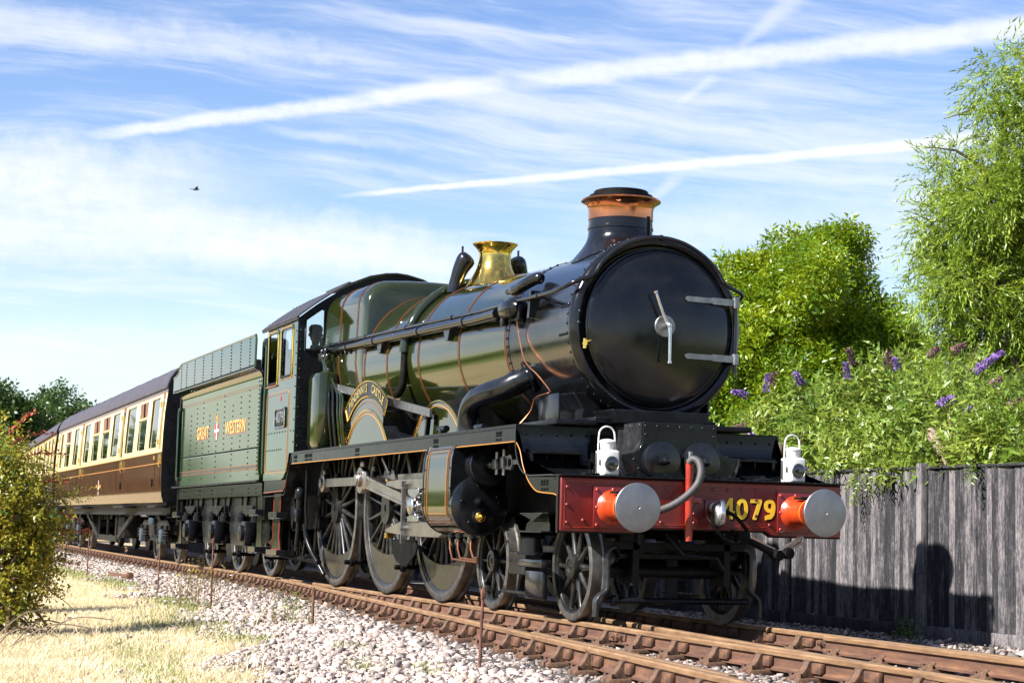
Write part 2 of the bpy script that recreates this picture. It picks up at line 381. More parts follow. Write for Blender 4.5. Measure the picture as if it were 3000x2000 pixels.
# ------------------------------------------------------------------ mesh helpers
class MB:
    """collects shapes, builds ONE mesh object"""
    def __init__(s): s.v = []; s.f = []
    def add(s, vs, fs):
        o = len(s.v); s.v += [tuple(p) for p in vs]; s.f += [tuple(i + o for i in f) for f in fs]; return s
    def box(s, x0, x1, y0, y1, z0, z1):
        return s.add([(x0, y0, z0), (x1, y0, z0), (x1, y1, z0), (x0, y1, z0), (x0, y0, z1), (x1, y0, z1), (x1, y1, z1), (x0, y1, z1)],
                     [(0, 3, 2, 1), (4, 5, 6, 7), (0, 1, 5, 4), (1, 2, 6, 5), (2, 3, 7, 6), (3, 0, 4, 7)])
    def cbox(s, c, size, bev=.01):
        hx, hy, hz = (k / 2 for k in size); x, y, z = c
        pts = []; b = min(bev, hx * .9, hy * .9, hz * .9)
        bm = bmesh.new(); bmesh.ops.create_cube(bm, size=1)
        for v in bm.verts: v.co = Vector((v.co.x * size[0] + x, v.co.y * size[1] + y, v.co.z * size[2] + z))
        bmesh.ops.bevel(bm, geom=bm.edges[:], offset=b, segments=2, affect='EDGES', profile=.5)
        bm.verts.index_update()
        s.add([v.co[:] for v in bm.verts], [[v.index for v in f.verts] for f in bm.faces]); bm.free(); return s
    def ring_loft(s, rings, closed=True, caps=(True, True)):
        n = len(rings[0]); vs = [p for r in rings for p in r]; fs = []
        for i in range(len(rings) - 1):
            for j in range(n if closed else n - 1):
                k = (j + 1) % n
                fs.append((i * n + j, i * n + k, (i + 1) * n + k, (i + 1) * n + j))
        if caps[0]: fs.append(tuple(range(n - 1, -1, -1)))
        if caps[1]: fs.append(tuple(range((len(rings) - 1) * n, len(rings) * n)))
        return s.add(vs, fs)
    def lathe(s, prof, org=(0, 0, 0), axis=(0, 0, 1), n=24, caps=True, a0=0, a1=2 * PI):
        """prof: list of (radius, height along axis)"""
        ax = Vector(axis).normalized(); u = ax.orthogonal().normalized()
        if abs(ax.x) > .9: u = Vector((0, 0, 1))
        elif abs(ax.y) > .9: u = Vector((0, 0, 1))
        w_ = ax.cross(u); o = Vector(org); rings = []
        full = abs(a1 - a0 - 2 * PI) < 1e-6
        cnt = n if full else n + 1
        for r, h in prof:
            rings.append([tuple(o + ax * h + (u * math.cos(a0 + (a1 - a0) * k / n) + w_ * math.sin(a0 + (a1 - a0) * k / n)) * max(r, 1e-4)) for k in range(cnt)])
        return s.ring_loft(rings, full, (caps and full, caps and full))
    def cyl(s, a, b, r, r2=None, n=14):
        a, b = Vector(a), Vector(b); L = (b - a).length
        return s.lathe([(r, 0), (r if r2 is None else r2, L)], a, (b - a), n)
    def dome(s, c, nrm, r, h=None, n=8):
        h = r * .7 if h is None else h
        return s.lathe([(r, 0), (r * .87, h * .5), (r * .5, h * .87), (r * .12, h)], c, nrm, n)
    def tube(s, path, r, n=10, caps=True):
        P_ = [Vector(p) for p in path]; rs = r if isinstance(r, (list, tuple)) else [r] * len(P_)
        t0 = (P_[1] - P_[0]).normalized(); u = t0.orthogonal().normalized(); rings = []
        for i, p in enumerate(P_):
            a = P_[max(0, i - 1)]; b = P_[min(len(P_) - 1, i + 1)]
            t = (b - a).normalized(); u = (u - t * u.dot(t)).normalized(); v = t.cross(u)
            rings.append([tuple(p + (u * math.cos(2 * PI * k / n) + v * math.sin(2 * PI * k / n)) * rs[i]) for k in range(n)])
        return s.ring_loft(rings, True, (caps, caps))
    def prism(s, poly, a, b, axis='y'):
        """extrude a polygon; axis y: poly of (x,z); axis x: (y,z); axis z: (x,y)"""
        def P3(p, h): return {'y': (p[0], h, p[1]), 'x': (h, p[0], p[1]), 'z': (p[0], p[1], h)}[axis]
        n = len(poly)
        return s.add([P3(p, a) for p in poly] + [P3(p, b) for p in poly],
                     [tuple(range(n)), tuple(range(2 * n - 1, n - 1, -1))] + [(i, i + n, (i + 1) % n + n, (i + 1) % n) for i in range(n)])
    def strip(s, prof, a, b, th, axis='y'):
        """sheet of thickness th following an open profile, extruded a..b"""
        pr = [Vector((p[0], p[1])) for p in prof]; off = []
        for i, p in enumerate(pr):
            t = (pr[min(i + 1, len(pr) - 1)] - pr[max(i - 1, 0)]).normalized()
            off.append(p + Vector((-t.y, t.x)) * th)
        n = len(pr)
        def P3(p, h): return {'y': (p[0], h, p[1]), 'x': (h, p[0], p[1]), 'z': (p[0], p[1], h)}[axis]
        rings = [[P3(pr[i], a), P3(off[i], a), P3(off[i], b), P3(pr[i], b)] for i in range(n)]
        return s.ring_loft(rings)
    def bar(s, a, b, w_, h, up=(0, 0, 1)):
        """rectangular bar from a to b: width across, height along up"""
        a, b = Vector(a), Vector(b); t = (b - a).normalized(); u = Vector(up); u = (u - t * u.dot(t)).normalized(); sd = t.cross(u)
        r = lambda p: [tuple(p + sd * i * w_ / 2 + u * j * h / 2) for i, j in ((-1, -1), (1, -1), (1, 1), (-1, 1))]
        return s.ring_loft([r(a), r(b)])
    def build(s, name, m, parent=None, smooth=True, ang=38, bev=0, mats=None):
        me = bpy.data.meshes.new(name); me.from_pydata(s.v, [], s.f)
        bm = bmesh.new(); bm.from_mesh(me); bmesh.ops.recalc_face_normals(bm, faces=bm.faces); bm.to_mesh(me); bm.free()
        if smooth:
            me.shade_smooth(); me.set_sharp_from_angle(angle=math.radians(ang))
        me.materials.append(MATS[m])
        o = bpy.data.objects.new(name, me); COL.objects.link(o)
        if parent: o.parent = parent
        if bev:
            b = o.modifiers.new('bevel', 'BEVEL'); b.width = bev; b.segments = 2; b.limit_method = 'ANGLE'; b.angle_limit = math.radians(40)
        return o
def arc(cx, cy, r, a0, a1, n=12):
    return [(cx + r * math.cos(math.radians(a0 + (a1 - a0) * i / n)), cy + r * math.sin(math.radians(a0 + (a1 - a0) * i / n))) for i in range(n + 1)]
def smooth_path(pts, k=6):
    """Catmull-Rom through points"""
    P_ = [Vector(p) for p in pts]; out_ = []
    for i in range(len(P_) - 1):
        p0, p1, p2, p3 = P_[max(i - 1, 0)], P_[i], P_[i + 1], P_[min(i + 2, len(P_) - 1)]
        for j in range(k):
            t = j / k
            out_.append(.5 * ((2 * p1) + (p2 - p0) * t + (2 * p0 - 5 * p1 + 4 * p2 - p3) * t * t + (3 * p1 - p0 - 3 * p2 + p3) * t ** 3))
    out_.append(P_[-1]); return out_
def empty(name, loc=(0, 0, 0), label=None, cat=None, group=None):
    o = bpy.data.objects.new(name, None); COL.objects.link(o); o.location = loc; o.empty_display_size = .2
    tag(o, label, cat, group); return o
def tag(o, label=None, cat=None, group=None, kind=None):
    if label: o['label'] = label
    if cat: o['category'] = cat
    if group: o['group'] = group
    if kind: o['kind'] = kind
    return o
def dup(o, parent=None):
    c = o.copy(); COL.objects.link(c); c.parent = parent
    for ch in list(o.children): dup(ch, c)
    return c
def np_mesh(name, verts, faces, m, parent=None, smooth=False, attr=None):
    """fast mesh from numpy; faces (n,3) or (n,4)"""
    me = bpy.data.meshes.new(name)
    nv, nf, k = len(verts), len(faces), faces.shape[1]
    me.vertices.add(nv); me.vertices.foreach_set('co', np.ascontiguousarray(verts, dtype=np.float32).ravel())
    me.loops.add(nf * k); me.loops.foreach_set('vertex_index', np.ascontiguousarray(faces, dtype=np.int32).ravel())
    me.polygons.add(nf); me.polygons.foreach_set('loop_start', np.arange(0, nf * k, k, dtype=np.int32)); me.polygons.foreach_set('loop_total', np.full(nf, k, dtype=np.int32))
    me.update(calc_edges=True); me.validate()
    if smooth: me.shade_smooth()
    if attr is not None:
        for an, av in attr.items():
            a = me.attributes.new(an, 'FLOAT', 'POINT'); a.data.foreach_set('value', np.ascontiguousarray(av, dtype=np.float32))
    me.materials.append(MATS[m])
    o = bpy.data.objects.new(name, me); COL.objects.link(o)
    if parent: o.parent = parent
    return o
def rivets(name, pts, nrm, r, m, parent, h=None, single=False):
    """rows of rivet heads: each its own part when large, one part when too small to pick apart"""
    if single:
        b = MB().dome((0, 0, 0), nrm, r, h); first = None
        for p in pts:
            if first is None: o = b.build(name, m, parent); first = o
            else: o = first.copy(); COL.objects.link(o)
            o.location = p
        return
    b = MB()
    for p in pts: b.dome(p, nrm, r, h, 6)
    return tag(b.build(name, m, parent), kind='stuff')
def text_obj(name, body, size, m, parent, org, xdir, updir, ext=.004, bold=0.0, align='CENTER', shear=0.0, sx=1.0, space=1.0):
    cu = bpy.data.curves.new(name, 'FONT'); cu.body = body; cu.size = size; cu.extrude = ext; cu.offset = bold; cu.align_x = align; cu.align_y = 'CENTER'; cu.shear = shear
    cu.resolution_u = 3; cu.space_character = space
    tmp = bpy.data.objects.new(name, cu); COL.objects.link(tmp)
    dg = bpy.context.evaluated_depsgraph_get()
    me = bpy.data.meshes.new_from_object(tmp.evaluated_get(dg)); bpy.data.objects.remove(tmp); bpy.data.curves.remove(cu)
    X = Vector(xdir).normalized(); U = Vector(updir).normalized(); N = X.cross(U); o3 = Vector(org)
    for v in me.vertices: v.co = o3 + X * v.co.x * sx + U * v.co.y + N * v.co.z
    me.materials.clear(); me.materials.append(MATS[m])
    o = bpy.data.objects.new(name, me); COL.objects.link(o)
    if parent: o.parent = parent
    return o
# ------------------------------------------------------------------ ground and railway
def yc(x):
    """centre line of the running line: straight, then a gentle curve behind the tender"""
    return .00076 * (x + 18) ** 2 if x < -18 else 0.0
def div(x):
    """how far the diverging road has left the running line"""
    x0, x1 = -16.4, -11.0
    if x < x0: return 0.0
    if x < x1: return .085 * (x - x0) ** 2 / (2 * (x1 - x0))
    return .085 * (x - (x0 + x1) / 2)
def y_edge(x):
    """edge between ballast and mown grass on the camera side"""
    return float(np.interp(x, [-60, -25, -10, -4, 2, 12], [-1.9, -2.5, -3.0, -3.55, -4.35, -5.4]))
def gz(x, y):
    """ground height"""
    c = yc(x)
    near = np.interp(-(y - c), [1.6, 2.7, 4.3, 9], [-.215, -.225, -.33, -.36])
    far = np.interp(y - c, [1.2, 3.2, 5, 60], [-.215, -.27, -.28, -.1])
    z = near if y < 0 else far
    n_ = .5 + .5 * math.sin(x * .9 + 1.3 * math.sin(y * .7)) * math.cos(y * 1.1 + .6 * x)
    return float(z) + (.035 * (n_ - .5) if y < c - 2.6 else 0)
def grid_axis(lo, hi, core0, core1, step):
    a = list(np.arange(core0, core1 + 1e-6, step)); s_, x = step, core0; L = []
    while x > lo: s_ *= 1.35; x -= s_; L.append(max(x, lo))
    s_, x = step, core1; Rr = []
    while x < hi: s_ *= 1.35; x += s_; Rr.append(min(x, hi))
    return np.array(L[::-1] + a + Rr)
gx = grid_axis(-1500, 1500, -30, 10, .4); gy = grid_axis(-1500, 1500, -9, 6, .25)
gv = np.array([(x, y, gz(x, y)) for x in gx for y in gy]); nx_, ny_ = len(gx), len(gy)
ii = np.array([(i * ny_ + j, (i + 1) * ny_ + j, (i + 1) * ny_ + j + 1, i * ny_ + j + 1) for i in range(nx_ - 1) for j in range(ny_ - 1)])
def gravel_f(x, y):
    e = y_edge(x) + yc(x) + .35 * math.sin(x * 1.7) * math.cos(x * .6 + 1)
    return min(1, max(0, (y - e) / .7 + .5)) * (1 if y < 4.6 else 0) * (1 if -400 < x < 60 else 0)
ground = np_mesh('ground', gv, ii, 'ground', smooth=True, attr={'gravel': np.array([gravel_f(x, y) for x, y, _ in gv])})
tag(ground, kind='structure')

track = empty('railway_track'); tag(track, kind='structure')
RAILP = [(-.035, -.145), (.035, -.145), (.036, -.128), (.012, -.112), (.010, -.052), (.034, -.038), (.036, -.012), (.024, 0), (-.024, 0), (-.036, -.012), (-.034, -.038), (-.010, -.052), (-.012, -.112), (-.036, -.128)]
def rail(yf, x0, x1, dz=0, step=.6, taper0=0.0):
    b = MB(); xs = np.arange(x0, x1 + 1e-6, (x1 - x0) / max(1, round((x1 - x0) / step)))
    b.ring_loft([[(x, yf(x) + p[0] * (1 if x > x0 + taper0 or not taper0 else .35 + .65 * (x - x0) / taper0), p[1] + dz) for p in RAILP] for x in xs])
    return b.build('rail', 'rail', track, ang=30)
fN1 = lambda x: yc(x) - .7525 - div(x)
fN2 = lambda x: yc(x) - .7525
fF = lambda x: yc(x) + .7525
fX = lambda x: yc(x) + .7525 - div(x)
rail(fN1, -90, 0.55); rail(fN1, .556, 13)                       # outer rail, with its joint
rail(lambda x: fN2(x) + .010 * max(0, (x + 13.8 < 0)), -13.8, -.7, taper0=3); rail(fN2, -.694, 13)
rail(fF, -90, .4); rail(fF, .406, 13)
rail(fX, -13.8, 13, dz=-.003, taper0=3)
rail(lambda x: fN1(x) + .095, .1, 4.25, dz=-.002)                # check rails
rail(lambda x: fF(x) - .095, .42, 5.6, dz=-.002)
# fishplates with their bolts
def fishplate(x, yf):
    b = MB(); y = yf(x)
    for s in (-1, 1): b.cbox((x, y + s * .022, -.082), (.46, .018, .058), .005)
    for k in (-.17, -.06, .06, .17): b.cyl((x + k, y - .03, -.082), (x + k, y - .062, -.082), .020, n=6)
    for k in (-.17, -.06, .06, .17): b.cyl((x + k, y - .06, -.082), (x + k, y - .085, -.082), .010, n=6)
    b.build('fishplate', 'rust_chair', track)
for x, f in ((.55, fN1), (-.70, fN2), (.403, fF), (-2.45, fN1), (-11.6, fN1)): fishplate(x, f)
# sleepers, each carrying its chairs; wooden keys are sub-pieces of the chair mesh
def chair_meshes():
    b = MB()
    b.cbox((0, 0, -.168), (.19, .37, .038), .008)
    jaw = [(-.172, -.15), (-.165, -.138), (-.128, -.120), (-.098, -.090), (-.080, -.055), (-.066, -.036), (-.044, -.034), (-.040, -.15)]
    b.prism([(p[0], p[1]) for p in jaw], -.048, .044, 'x')
    jin = [(.150, -.15), (.10, -.118), (.075, -.08), (.056, -.056), (.036, -.056), (.034, -.15)]
    b.prism(jin, -.05, .05, 'x')
    for sx in (-.06, .06):
        for sy in (-.155, .155): b.cyl((sx, sy, -.15), (sx, sy, -.118), .018, n=6)
    me1 = b.build('rail_chair', 'rust_chair', bev=.004)
    k = MB(); k.cbox((.062, -.034, -.085), (.20, .046, .075), .010)
    k2 = k.build('key', 'rust_key')
    return me1, k2
ch0, key0 = chair_meshes()
ch_mesh, key_mesh = ch0.data, key0.data
bpy.data.objects.remove(ch0); bpy.data.objects.remove(key0)
SLEEPERS = []
xs_ = np.arange(-46.3, 8.2, .70)
first_chair = True
for i, x in enumerate(xs_):
    x = float(x); d = div(x)
    y0 = fN1(x) - .58 - random.uniform(0, .06); y1 = fF(x) + .56
    b = MB().cbox((0, (y0 + y1) / 2, -.252), (.25, y1 - y0, .13), .012)
    so = b.build('sleeper', 'sleeper_wood', track); so.location = (x, 0, 0)
    so.rotation_euler.z = random.uniform(-.006, .006)
    SLEEPERS.append((x, y0, y1))
    rails_here = []
    if x > -45: rails_here.append(fN1)
    if d > .30: rails_here.append(fN2)
    elif d <= .02 and False: pass
    if x > -6: rails_here.append(fF)
    if x > -1.5 and d < 1.30: rails_here.append(fX)
    if x > 6: rails_here = [fN1, fF]
    for f in rails_here:
        c = bpy.data.objects.new('rail_chair', ch_mesh); COL.objects.link(c); c.parent = so
        c.location = (random.uniform(-.012, .012), f(x) , random.uniform(-.002, .002))
        c.rotation_euler.z = math.atan((f(x + .1) - f(x)) / .1)
        key = bpy.data.objects.new('key', key_mesh); COL.objects.link(key); key.parent = so
        key.location = (random.uniform(-.03, .05), f(x), 0); key.rotation_euler = c.rotation_euler

# ballast: real stones, angular lumps
def stone_set(k=24):
    v = np.array([(x, y, z) for x in (-1, 1) for y in (-1, 1) for z in (-1, 1)], float) * .62
    f = np.array([(0, 1, 3), (0, 3, 2), (4, 6, 7), (4, 7, 5), (0, 4, 5), (0, 5, 1), (2, 3, 7), (2, 7, 6), (0, 2, 6), (0, 6, 4), (1, 5, 7), (1, 7, 3)])
    return [(v + RNG.uniform(-.30, .30, (8, 3))) * RNG.uniform(.70, 1.15, (8, 1)) * RNG.uniform(.55, 1.25, (1, 3)) for _ in range(k)], f
SV, SF = stone_set()
def rot_mats(n):
    q = RNG.normal(size=(n, 4)); q /= np.linalg.norm(q, axis=1)[:, None]
    a, b, c, d = q.T
    return np.stack([1 - 2 * (c * c + d * d), 2 * (b * c - a * d), 2 * (b * d + a * c), 2 * (b * c + a * d), 1 - 2 * (b * b + d * d), 2 * (c * d - a * b), 2 * (b * d - a * c), 2 * (c * d + a * b), 1 - 2 * (b * b + c * c)], 1).reshape(n, 3, 3)
def scatter_stones(name, pts, size, label, tone_shift=0.0):
    n = len(pts); Rm = rot_mats(n); var = RNG.integers(0, len(SV), n); base = np.array(SV)[var]
    V = np.einsum('nij,nkj->nki', Rm, base) * size[:, None, None]
    V[:, :, 2] *= .72
    V = V + pts[:, None, :]
    F = (SF[None] + (np.arange(n) * 8)[:, None, None]).reshape(-1, 3)
    tone = np.repeat(np.clip(RNG.beta(2.2, 1.6, n) + tone_shift, 0, 1), 8)
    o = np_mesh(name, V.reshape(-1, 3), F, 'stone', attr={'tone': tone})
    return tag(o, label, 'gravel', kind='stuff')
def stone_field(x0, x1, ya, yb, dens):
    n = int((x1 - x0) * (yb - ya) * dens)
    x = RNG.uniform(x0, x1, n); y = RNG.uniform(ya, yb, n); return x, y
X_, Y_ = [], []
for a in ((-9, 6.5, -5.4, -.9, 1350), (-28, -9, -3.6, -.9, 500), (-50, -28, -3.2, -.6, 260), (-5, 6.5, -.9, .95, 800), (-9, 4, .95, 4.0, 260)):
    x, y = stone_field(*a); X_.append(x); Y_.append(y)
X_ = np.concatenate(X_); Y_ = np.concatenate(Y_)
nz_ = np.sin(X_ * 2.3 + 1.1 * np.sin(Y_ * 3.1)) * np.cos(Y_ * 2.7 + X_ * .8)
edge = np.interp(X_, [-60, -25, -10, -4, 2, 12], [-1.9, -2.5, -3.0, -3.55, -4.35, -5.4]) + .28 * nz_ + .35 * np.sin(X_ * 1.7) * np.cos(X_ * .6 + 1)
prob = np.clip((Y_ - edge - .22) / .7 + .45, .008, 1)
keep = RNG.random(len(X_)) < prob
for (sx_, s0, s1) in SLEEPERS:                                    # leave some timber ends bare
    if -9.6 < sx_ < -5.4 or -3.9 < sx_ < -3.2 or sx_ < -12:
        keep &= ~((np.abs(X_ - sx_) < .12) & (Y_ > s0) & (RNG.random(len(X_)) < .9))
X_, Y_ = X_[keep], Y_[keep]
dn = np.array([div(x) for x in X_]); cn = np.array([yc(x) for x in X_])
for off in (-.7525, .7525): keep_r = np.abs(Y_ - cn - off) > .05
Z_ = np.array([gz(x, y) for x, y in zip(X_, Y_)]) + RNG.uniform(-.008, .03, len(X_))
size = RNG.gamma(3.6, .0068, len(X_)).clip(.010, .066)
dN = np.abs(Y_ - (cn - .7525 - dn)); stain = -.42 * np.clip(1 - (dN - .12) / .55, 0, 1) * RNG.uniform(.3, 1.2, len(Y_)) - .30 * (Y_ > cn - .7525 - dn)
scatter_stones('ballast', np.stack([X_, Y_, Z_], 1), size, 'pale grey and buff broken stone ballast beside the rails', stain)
# ------------------------------------------------------------------ steam locomotive (x forward, near side is y < 0)
L = empty('steam_locomotive', (0, 0, 0), 'large green and black steam locomotive with copper-capped chimney and red buffer beam', 'locomotive')
ZP = 1.765                                    # top of the running plate
AX = [-1.605, -3.739, -5.415, -7.549, -9.911]
BX0, BX1 = -3.40, -8.35
def boiler_r(x): return float(np.interp(-x, [3.4, 5.2, 8.35], [.835, .885, .955]))
def boiler_z(x): return float(np.interp(-x, [3.4, 8.35], [2.725, 2.79]))
# --- wheels
def wheel(name, x, side, R, nsp, m_w='wheel_black', weight=None, crank=None, boss=.17, parent=L, rim=.05, tyre=.07, spoke=(.030, .05), face=.82, weight_h=.36):
    """side -1 near; outer face at y = side*face"""
    o = empty(name, (x, 0, R)); o.parent = parent
    yf = side * face
    ax = (0, side, 0)
    t = MB().lathe([(R - tyre, -.13), (R + .028, -.135), (R + .028, -.11), (R + .002, -.10), (R, -.05), (R - .002, -.004), (R - .008, 0), (R - tyre, 0), (R - tyre, -.13)], (0, yf, 0), ax, 56, caps=False)
    t.build('tyre', 'tyre_steel', o, ang=50)
    r2 = R - tyre
    MB().lathe([(r2, -.012), (r2, -.10), (r2 - rim, -.085), (r2 - rim, -.030), (r2 - rim * .8, -.018), (r2, -.012)], (0, yf, 0), ax, 56, caps=False).build('rim', m_w, o, ang=50)
    hub = MB().lathe([(boss * 1.05, -.12), (boss * 1.05, -.02), (boss * .96, .015), (boss * .62, .02), (boss * .60, .012), (boss * .25, .012), (boss * .22, .02), (.012, .02), (.010, .004)], (0, yf, 0), ax, 28)
    if crank:
        for k in range(9):
            pass
        hub.prism([(p[0], p[1]) for p in arc(0, 0, boss * 1.0, 200, 340, 10)] + [(p[0], p[1] + crank) for p in arc(0, 0, boss * .72, -10, 190, 12)], yf + side * .02, yf - side * .11)
    hub.build('hub', m_w, o)
    s0 = MB(); r0, r1 = boss * .9, r2 - rim * .7; w0, w1 = spoke[1], spoke[1] * .62; th = spoke[0]
    def el(r, a, b): return [(b * math.cos(2 * PI * k / 10), yf - side * .058 + a * math.sin(2 * PI * k / 10), r) for k in range(10)]
    s0.ring_loft([el(r0, th * 1.25, w0 * .62), el(r0 + (r1 - r0) * .35, th, w0 * .46), el(r1 - .04, th * .85, w1 * .5), el(r1, th * 1.1, w1 * .95)], caps=(False, False))
    sp0 = None
    for k in range(nsp):
        if sp0 is None: sp = s0.build('spoke', m_w, o); sp0 = sp
        else: sp = sp0.copy(); COL.objects.link(sp)
        sp.rotation_euler.y = 2 * PI * (k + .5) / nsp
    if weight:
        a0, a1 = weight; rr = r2 - rim * .6
        pts = arc(0, 0, rr, a0, a1, 24)
        # inner edge: a flatter arc
        p0, p1 = pts[0], pts[-1]; mid = math.radians((a0 + a1) / 2); dpt = rr - weight_h
        inner = []
        for i in range(17):
            t_ = i / 16; q = (1 - t_) ** 2, 2 * t_ * (1 - t_), t_ * t_
            c_ = (math.cos(mid) * (2 * dpt - rr * math.cos(math.radians((a1 - a0) / 2))), math.sin(mid) * (2 * dpt - rr * math.cos(math.radians((a1 - a0) / 2))))
            inner.append((p1[0] * q[0] + c_[0] * q[1] + p0[0] * q[2], p1[1] * q[0] + c_[1] * q[1] + p0[1] * q[2]))
        MB().prism(pts + inner[1:-1], yf - side * .024, yf - side * .10).build('balance_weight', 'wheel_weight', o, bev=.004)
    return o
for s in (-1, 1):
    wheel('bogie_wheel', AX[0], s, .483, 10, boss=.115, rim=.035, tyre=.062, spoke=(.026, .062))
    wheel('bogie_wheel', AX[1], s, .483, 10, boss=.115, rim=.035, tyre=.062, spoke=(.026, .062))
    for k in (2, 3, 4):
        wheel('driving_wheel', AX[k], s, 1.0225, 20, boss=.19, crank=.33, weight=((212, 328), (205, 335), (212, 328))[k - 2], weight_h=(.30, .36, .30)[k - 2], rim=.05, tyre=.075, spoke=(.030, .060))
for k, x in enumerate(AX):
    MB().cyl((x, -.75, .483 if k < 2 else 1.0225), (x, .75, .483 if k < 2 else 1.0225), .09, n=16).build('axle', 'black_dirty', L)
# --- main frames
fr = MB()
for s in (-1, 1):
    fr.prism([(-.62, .86), (-.62, 1.26), (-1.5, 1.30), (-1.8, 1.74), (-12.2, 1.74), (-12.2, .80), (-10.9, .72), (-10.5, 1.25), (-9.4, 1.25), (-8.9, .72), (-8.1, .72), (-7.9, 1.2), (-7.2, 1.2), (-6.9, .72), (-6.0, .72), (-5.8, 1.2), (-5.0, 1.2), (-4.7, .80), (-3.4, .98), (-2.4, .98), (-1.9, .80)], s * .60, s * .63)
fr.build('main_frame', 'black_dirty', L)
for x in (-12.0, -10.9, -8.7, -6.5, -4.6, -1.7): MB().box(x - .02, x + .02, -.6, .6, .75, 1.70).build('frame_stretcher', 'black_dirty', L)
MB().box(-10.3, -8.8, -.55, .55, .55, 1.75).build('ashpan', 'black_dirty', L)
MB().box(-4.4, -1.9, -.58, .58, 1.0, 1.72).build('inside_cylinder_block', 'black_dirty', L)
# --- bogie
b = MB()
for s in (-1, 1):
    b.prism([(-1.0, .58), (-1.1, .66), (-4.2, .66), (-4.35, .58), (-4.2, .50), (-3.5, .44), (-3.2, .36), (-2.2, .36), (-1.9, .44), (-1.15, .50)], s * .60, s * .63)
    b.prism([(-2.10, .19), (-2.10, .22), (-3.25, .22), (-3.25, .19)], s * .86, s * .90)
b.box(-2.9, -2.45, -.95, .95, .38, .60)
b.box(-1.12, -1.08, -.62, .62, .575, .625)
b.build('bogie_frame', 'black_satin', L, bev=.006)
for s in (-1, 1):
    sp = MB()
    y0, y1 = s * .93, s * 1.05                # leaf spring, its hanger plates and pot under the front corner
    for k in range(6): sp.prism([(-2.36 + k * .07, .965 - k * .014), (-1.78 - k * .05, .965 - k * .014), (-1.78 - k * .05, .954 - k * .014), (-2.36 + k * .07, .954 - k * .014)], y0, y1)
    sp.prism([(-2.42, .80), (-2.40, .86), (-2.15, .97), (-1.85, .97), (-1.80, .86), (-1.80, .80)], s * .955, s * .965)
    sp.prism([(-2.44, .785), (-1.80, .785), (-1.80, .80), (-2.44, .80)], y0, y1)
    sp.build('bogie_spring', 'black_gloss', L)
    pt = MB()
    pt.lathe([(.02, .0), (.145, .0), (.145, .02), (.115, .025), (.115, .15), (.10, .16), (.02, .165)], (-2.22, s * .985, .575), (0, 0, 1), 24)
    pt.cbox((-2.1, s * .99, .50), (.62, .10, .075), .01)
    pt.cbox((-2.1, s * .97, .30), (.46, .05, .26), .01)
    pt.build('axlebox_guide', 'black_gloss', L)
# --- guard irons and bar between
for s in (-1, 1):
    pth_ = smooth_path([(s * .60, 0, .665), (s * .665, 0, .65), (s * .69, 0, .60), (s * .69, 0, .44), (s * .69, 0, .335), (s * .705, 0, .285), (s * .775, 0, .225), (s * .79, 0, .17), (s * .79, 0, .06)], 4)
    MB().strip([(p.x, p.z) for p in pth_], -1.11, -1.02, .028 * s, 'x').build('guard_iron', 'worn_black', L, bev=.005)
MB().cyl((-1.07, -.70, .205), (-1.07, .70, .205), .028, n=14).lathe([(.03, 0), (.05, .01), (.05, .05), (.03, .06)], (-1.07, -.66, .205), (0, 1, 0), 12).build('guard_bar', 'black_satin', L)
b = MB(); b.box(-1.35, -1.0, -.62, .62, .66, .72); b.cyl((-1.2, -.6, .46), (-1.2, .6, .46), .05); b.box(-1.25, -1.2, -.05, .05, .2, .8)
for y in (-.45, .45): b.box(-1.3, -1.0, y - .03, y + .03, .34, .80); b.cyl((-.9, y, .70), (-.9, y, .80), .03)
b.tube([(-.9, -.2, .8), (-.75, -.1, .62), (-.72, .2, .60), (-.8, .3, .5)], .022); b.build('bogie_crossbar', 'coal', L)
# --- buffer beam
XB = -.56
beam = MB().prism([(-1.36, .805), (-.66, .805), (-.60, .845), (.60, .845), (.66, .805), (1.36, .805), (1.36, 1.268), (-1.36, 1.268)], XB - .035, XB, 'x').build('buffer_beam', 'beam_red', L, bev=.012)
MB().prism([(-1.372, .792), (-.665, .792), (-.60, .833), (.60, .833), (.665, .792), (1.372, .792), (1.372, 1.276), (-1.372, 1.276)], XB - .075, XB - .033, 'x').build('beam_edge', 'black_satin', beam)
def line_loop(name, poly3, r, m, parent): return MB().tube(poly3 + [poly3[0]], r, 5).build(name, m, parent)
ll = [(XB + .001, y, z) for y, z in [(-1.325, .842), (-.675, .842), (-.615, .882), (.615, .882), (.675, .842), (1.325, .842), (1.325, 1.235), (-1.325, 1.235)]]
line_loop('lining', ll, .0022, 'casing_orange', beam)
rivets('rivet', [(XB, y, z) for y in (-1.30, 1.30) for z in (.88, 1.03, 1.18)] + [(XB, y, 1.20) for y in (-1.15, -.52, -.38, -.08, .08, .22, .36, .50, .70)] + [(XB, y, .90) for y in (-1.15, -.52, -.42, -.1, .36, .46, .64)] + [(XB, y, z) for y in (-.52, .50, -.1) for z in (1.12, .98)], (1, 0, 0), .018, 'beam_red', beam, single=True)
b = MB().cbox((-.66, 0, 1.282), (.28, 2.76, .012), .004)
b.build('front_platform', 'black_satin', L)
rivets('rivet_row', [(-.575, y, 1.286) for y in np.arange(-1.3, 1.31, .075)], (0, 0, 1), .011, 'black_satin', L)
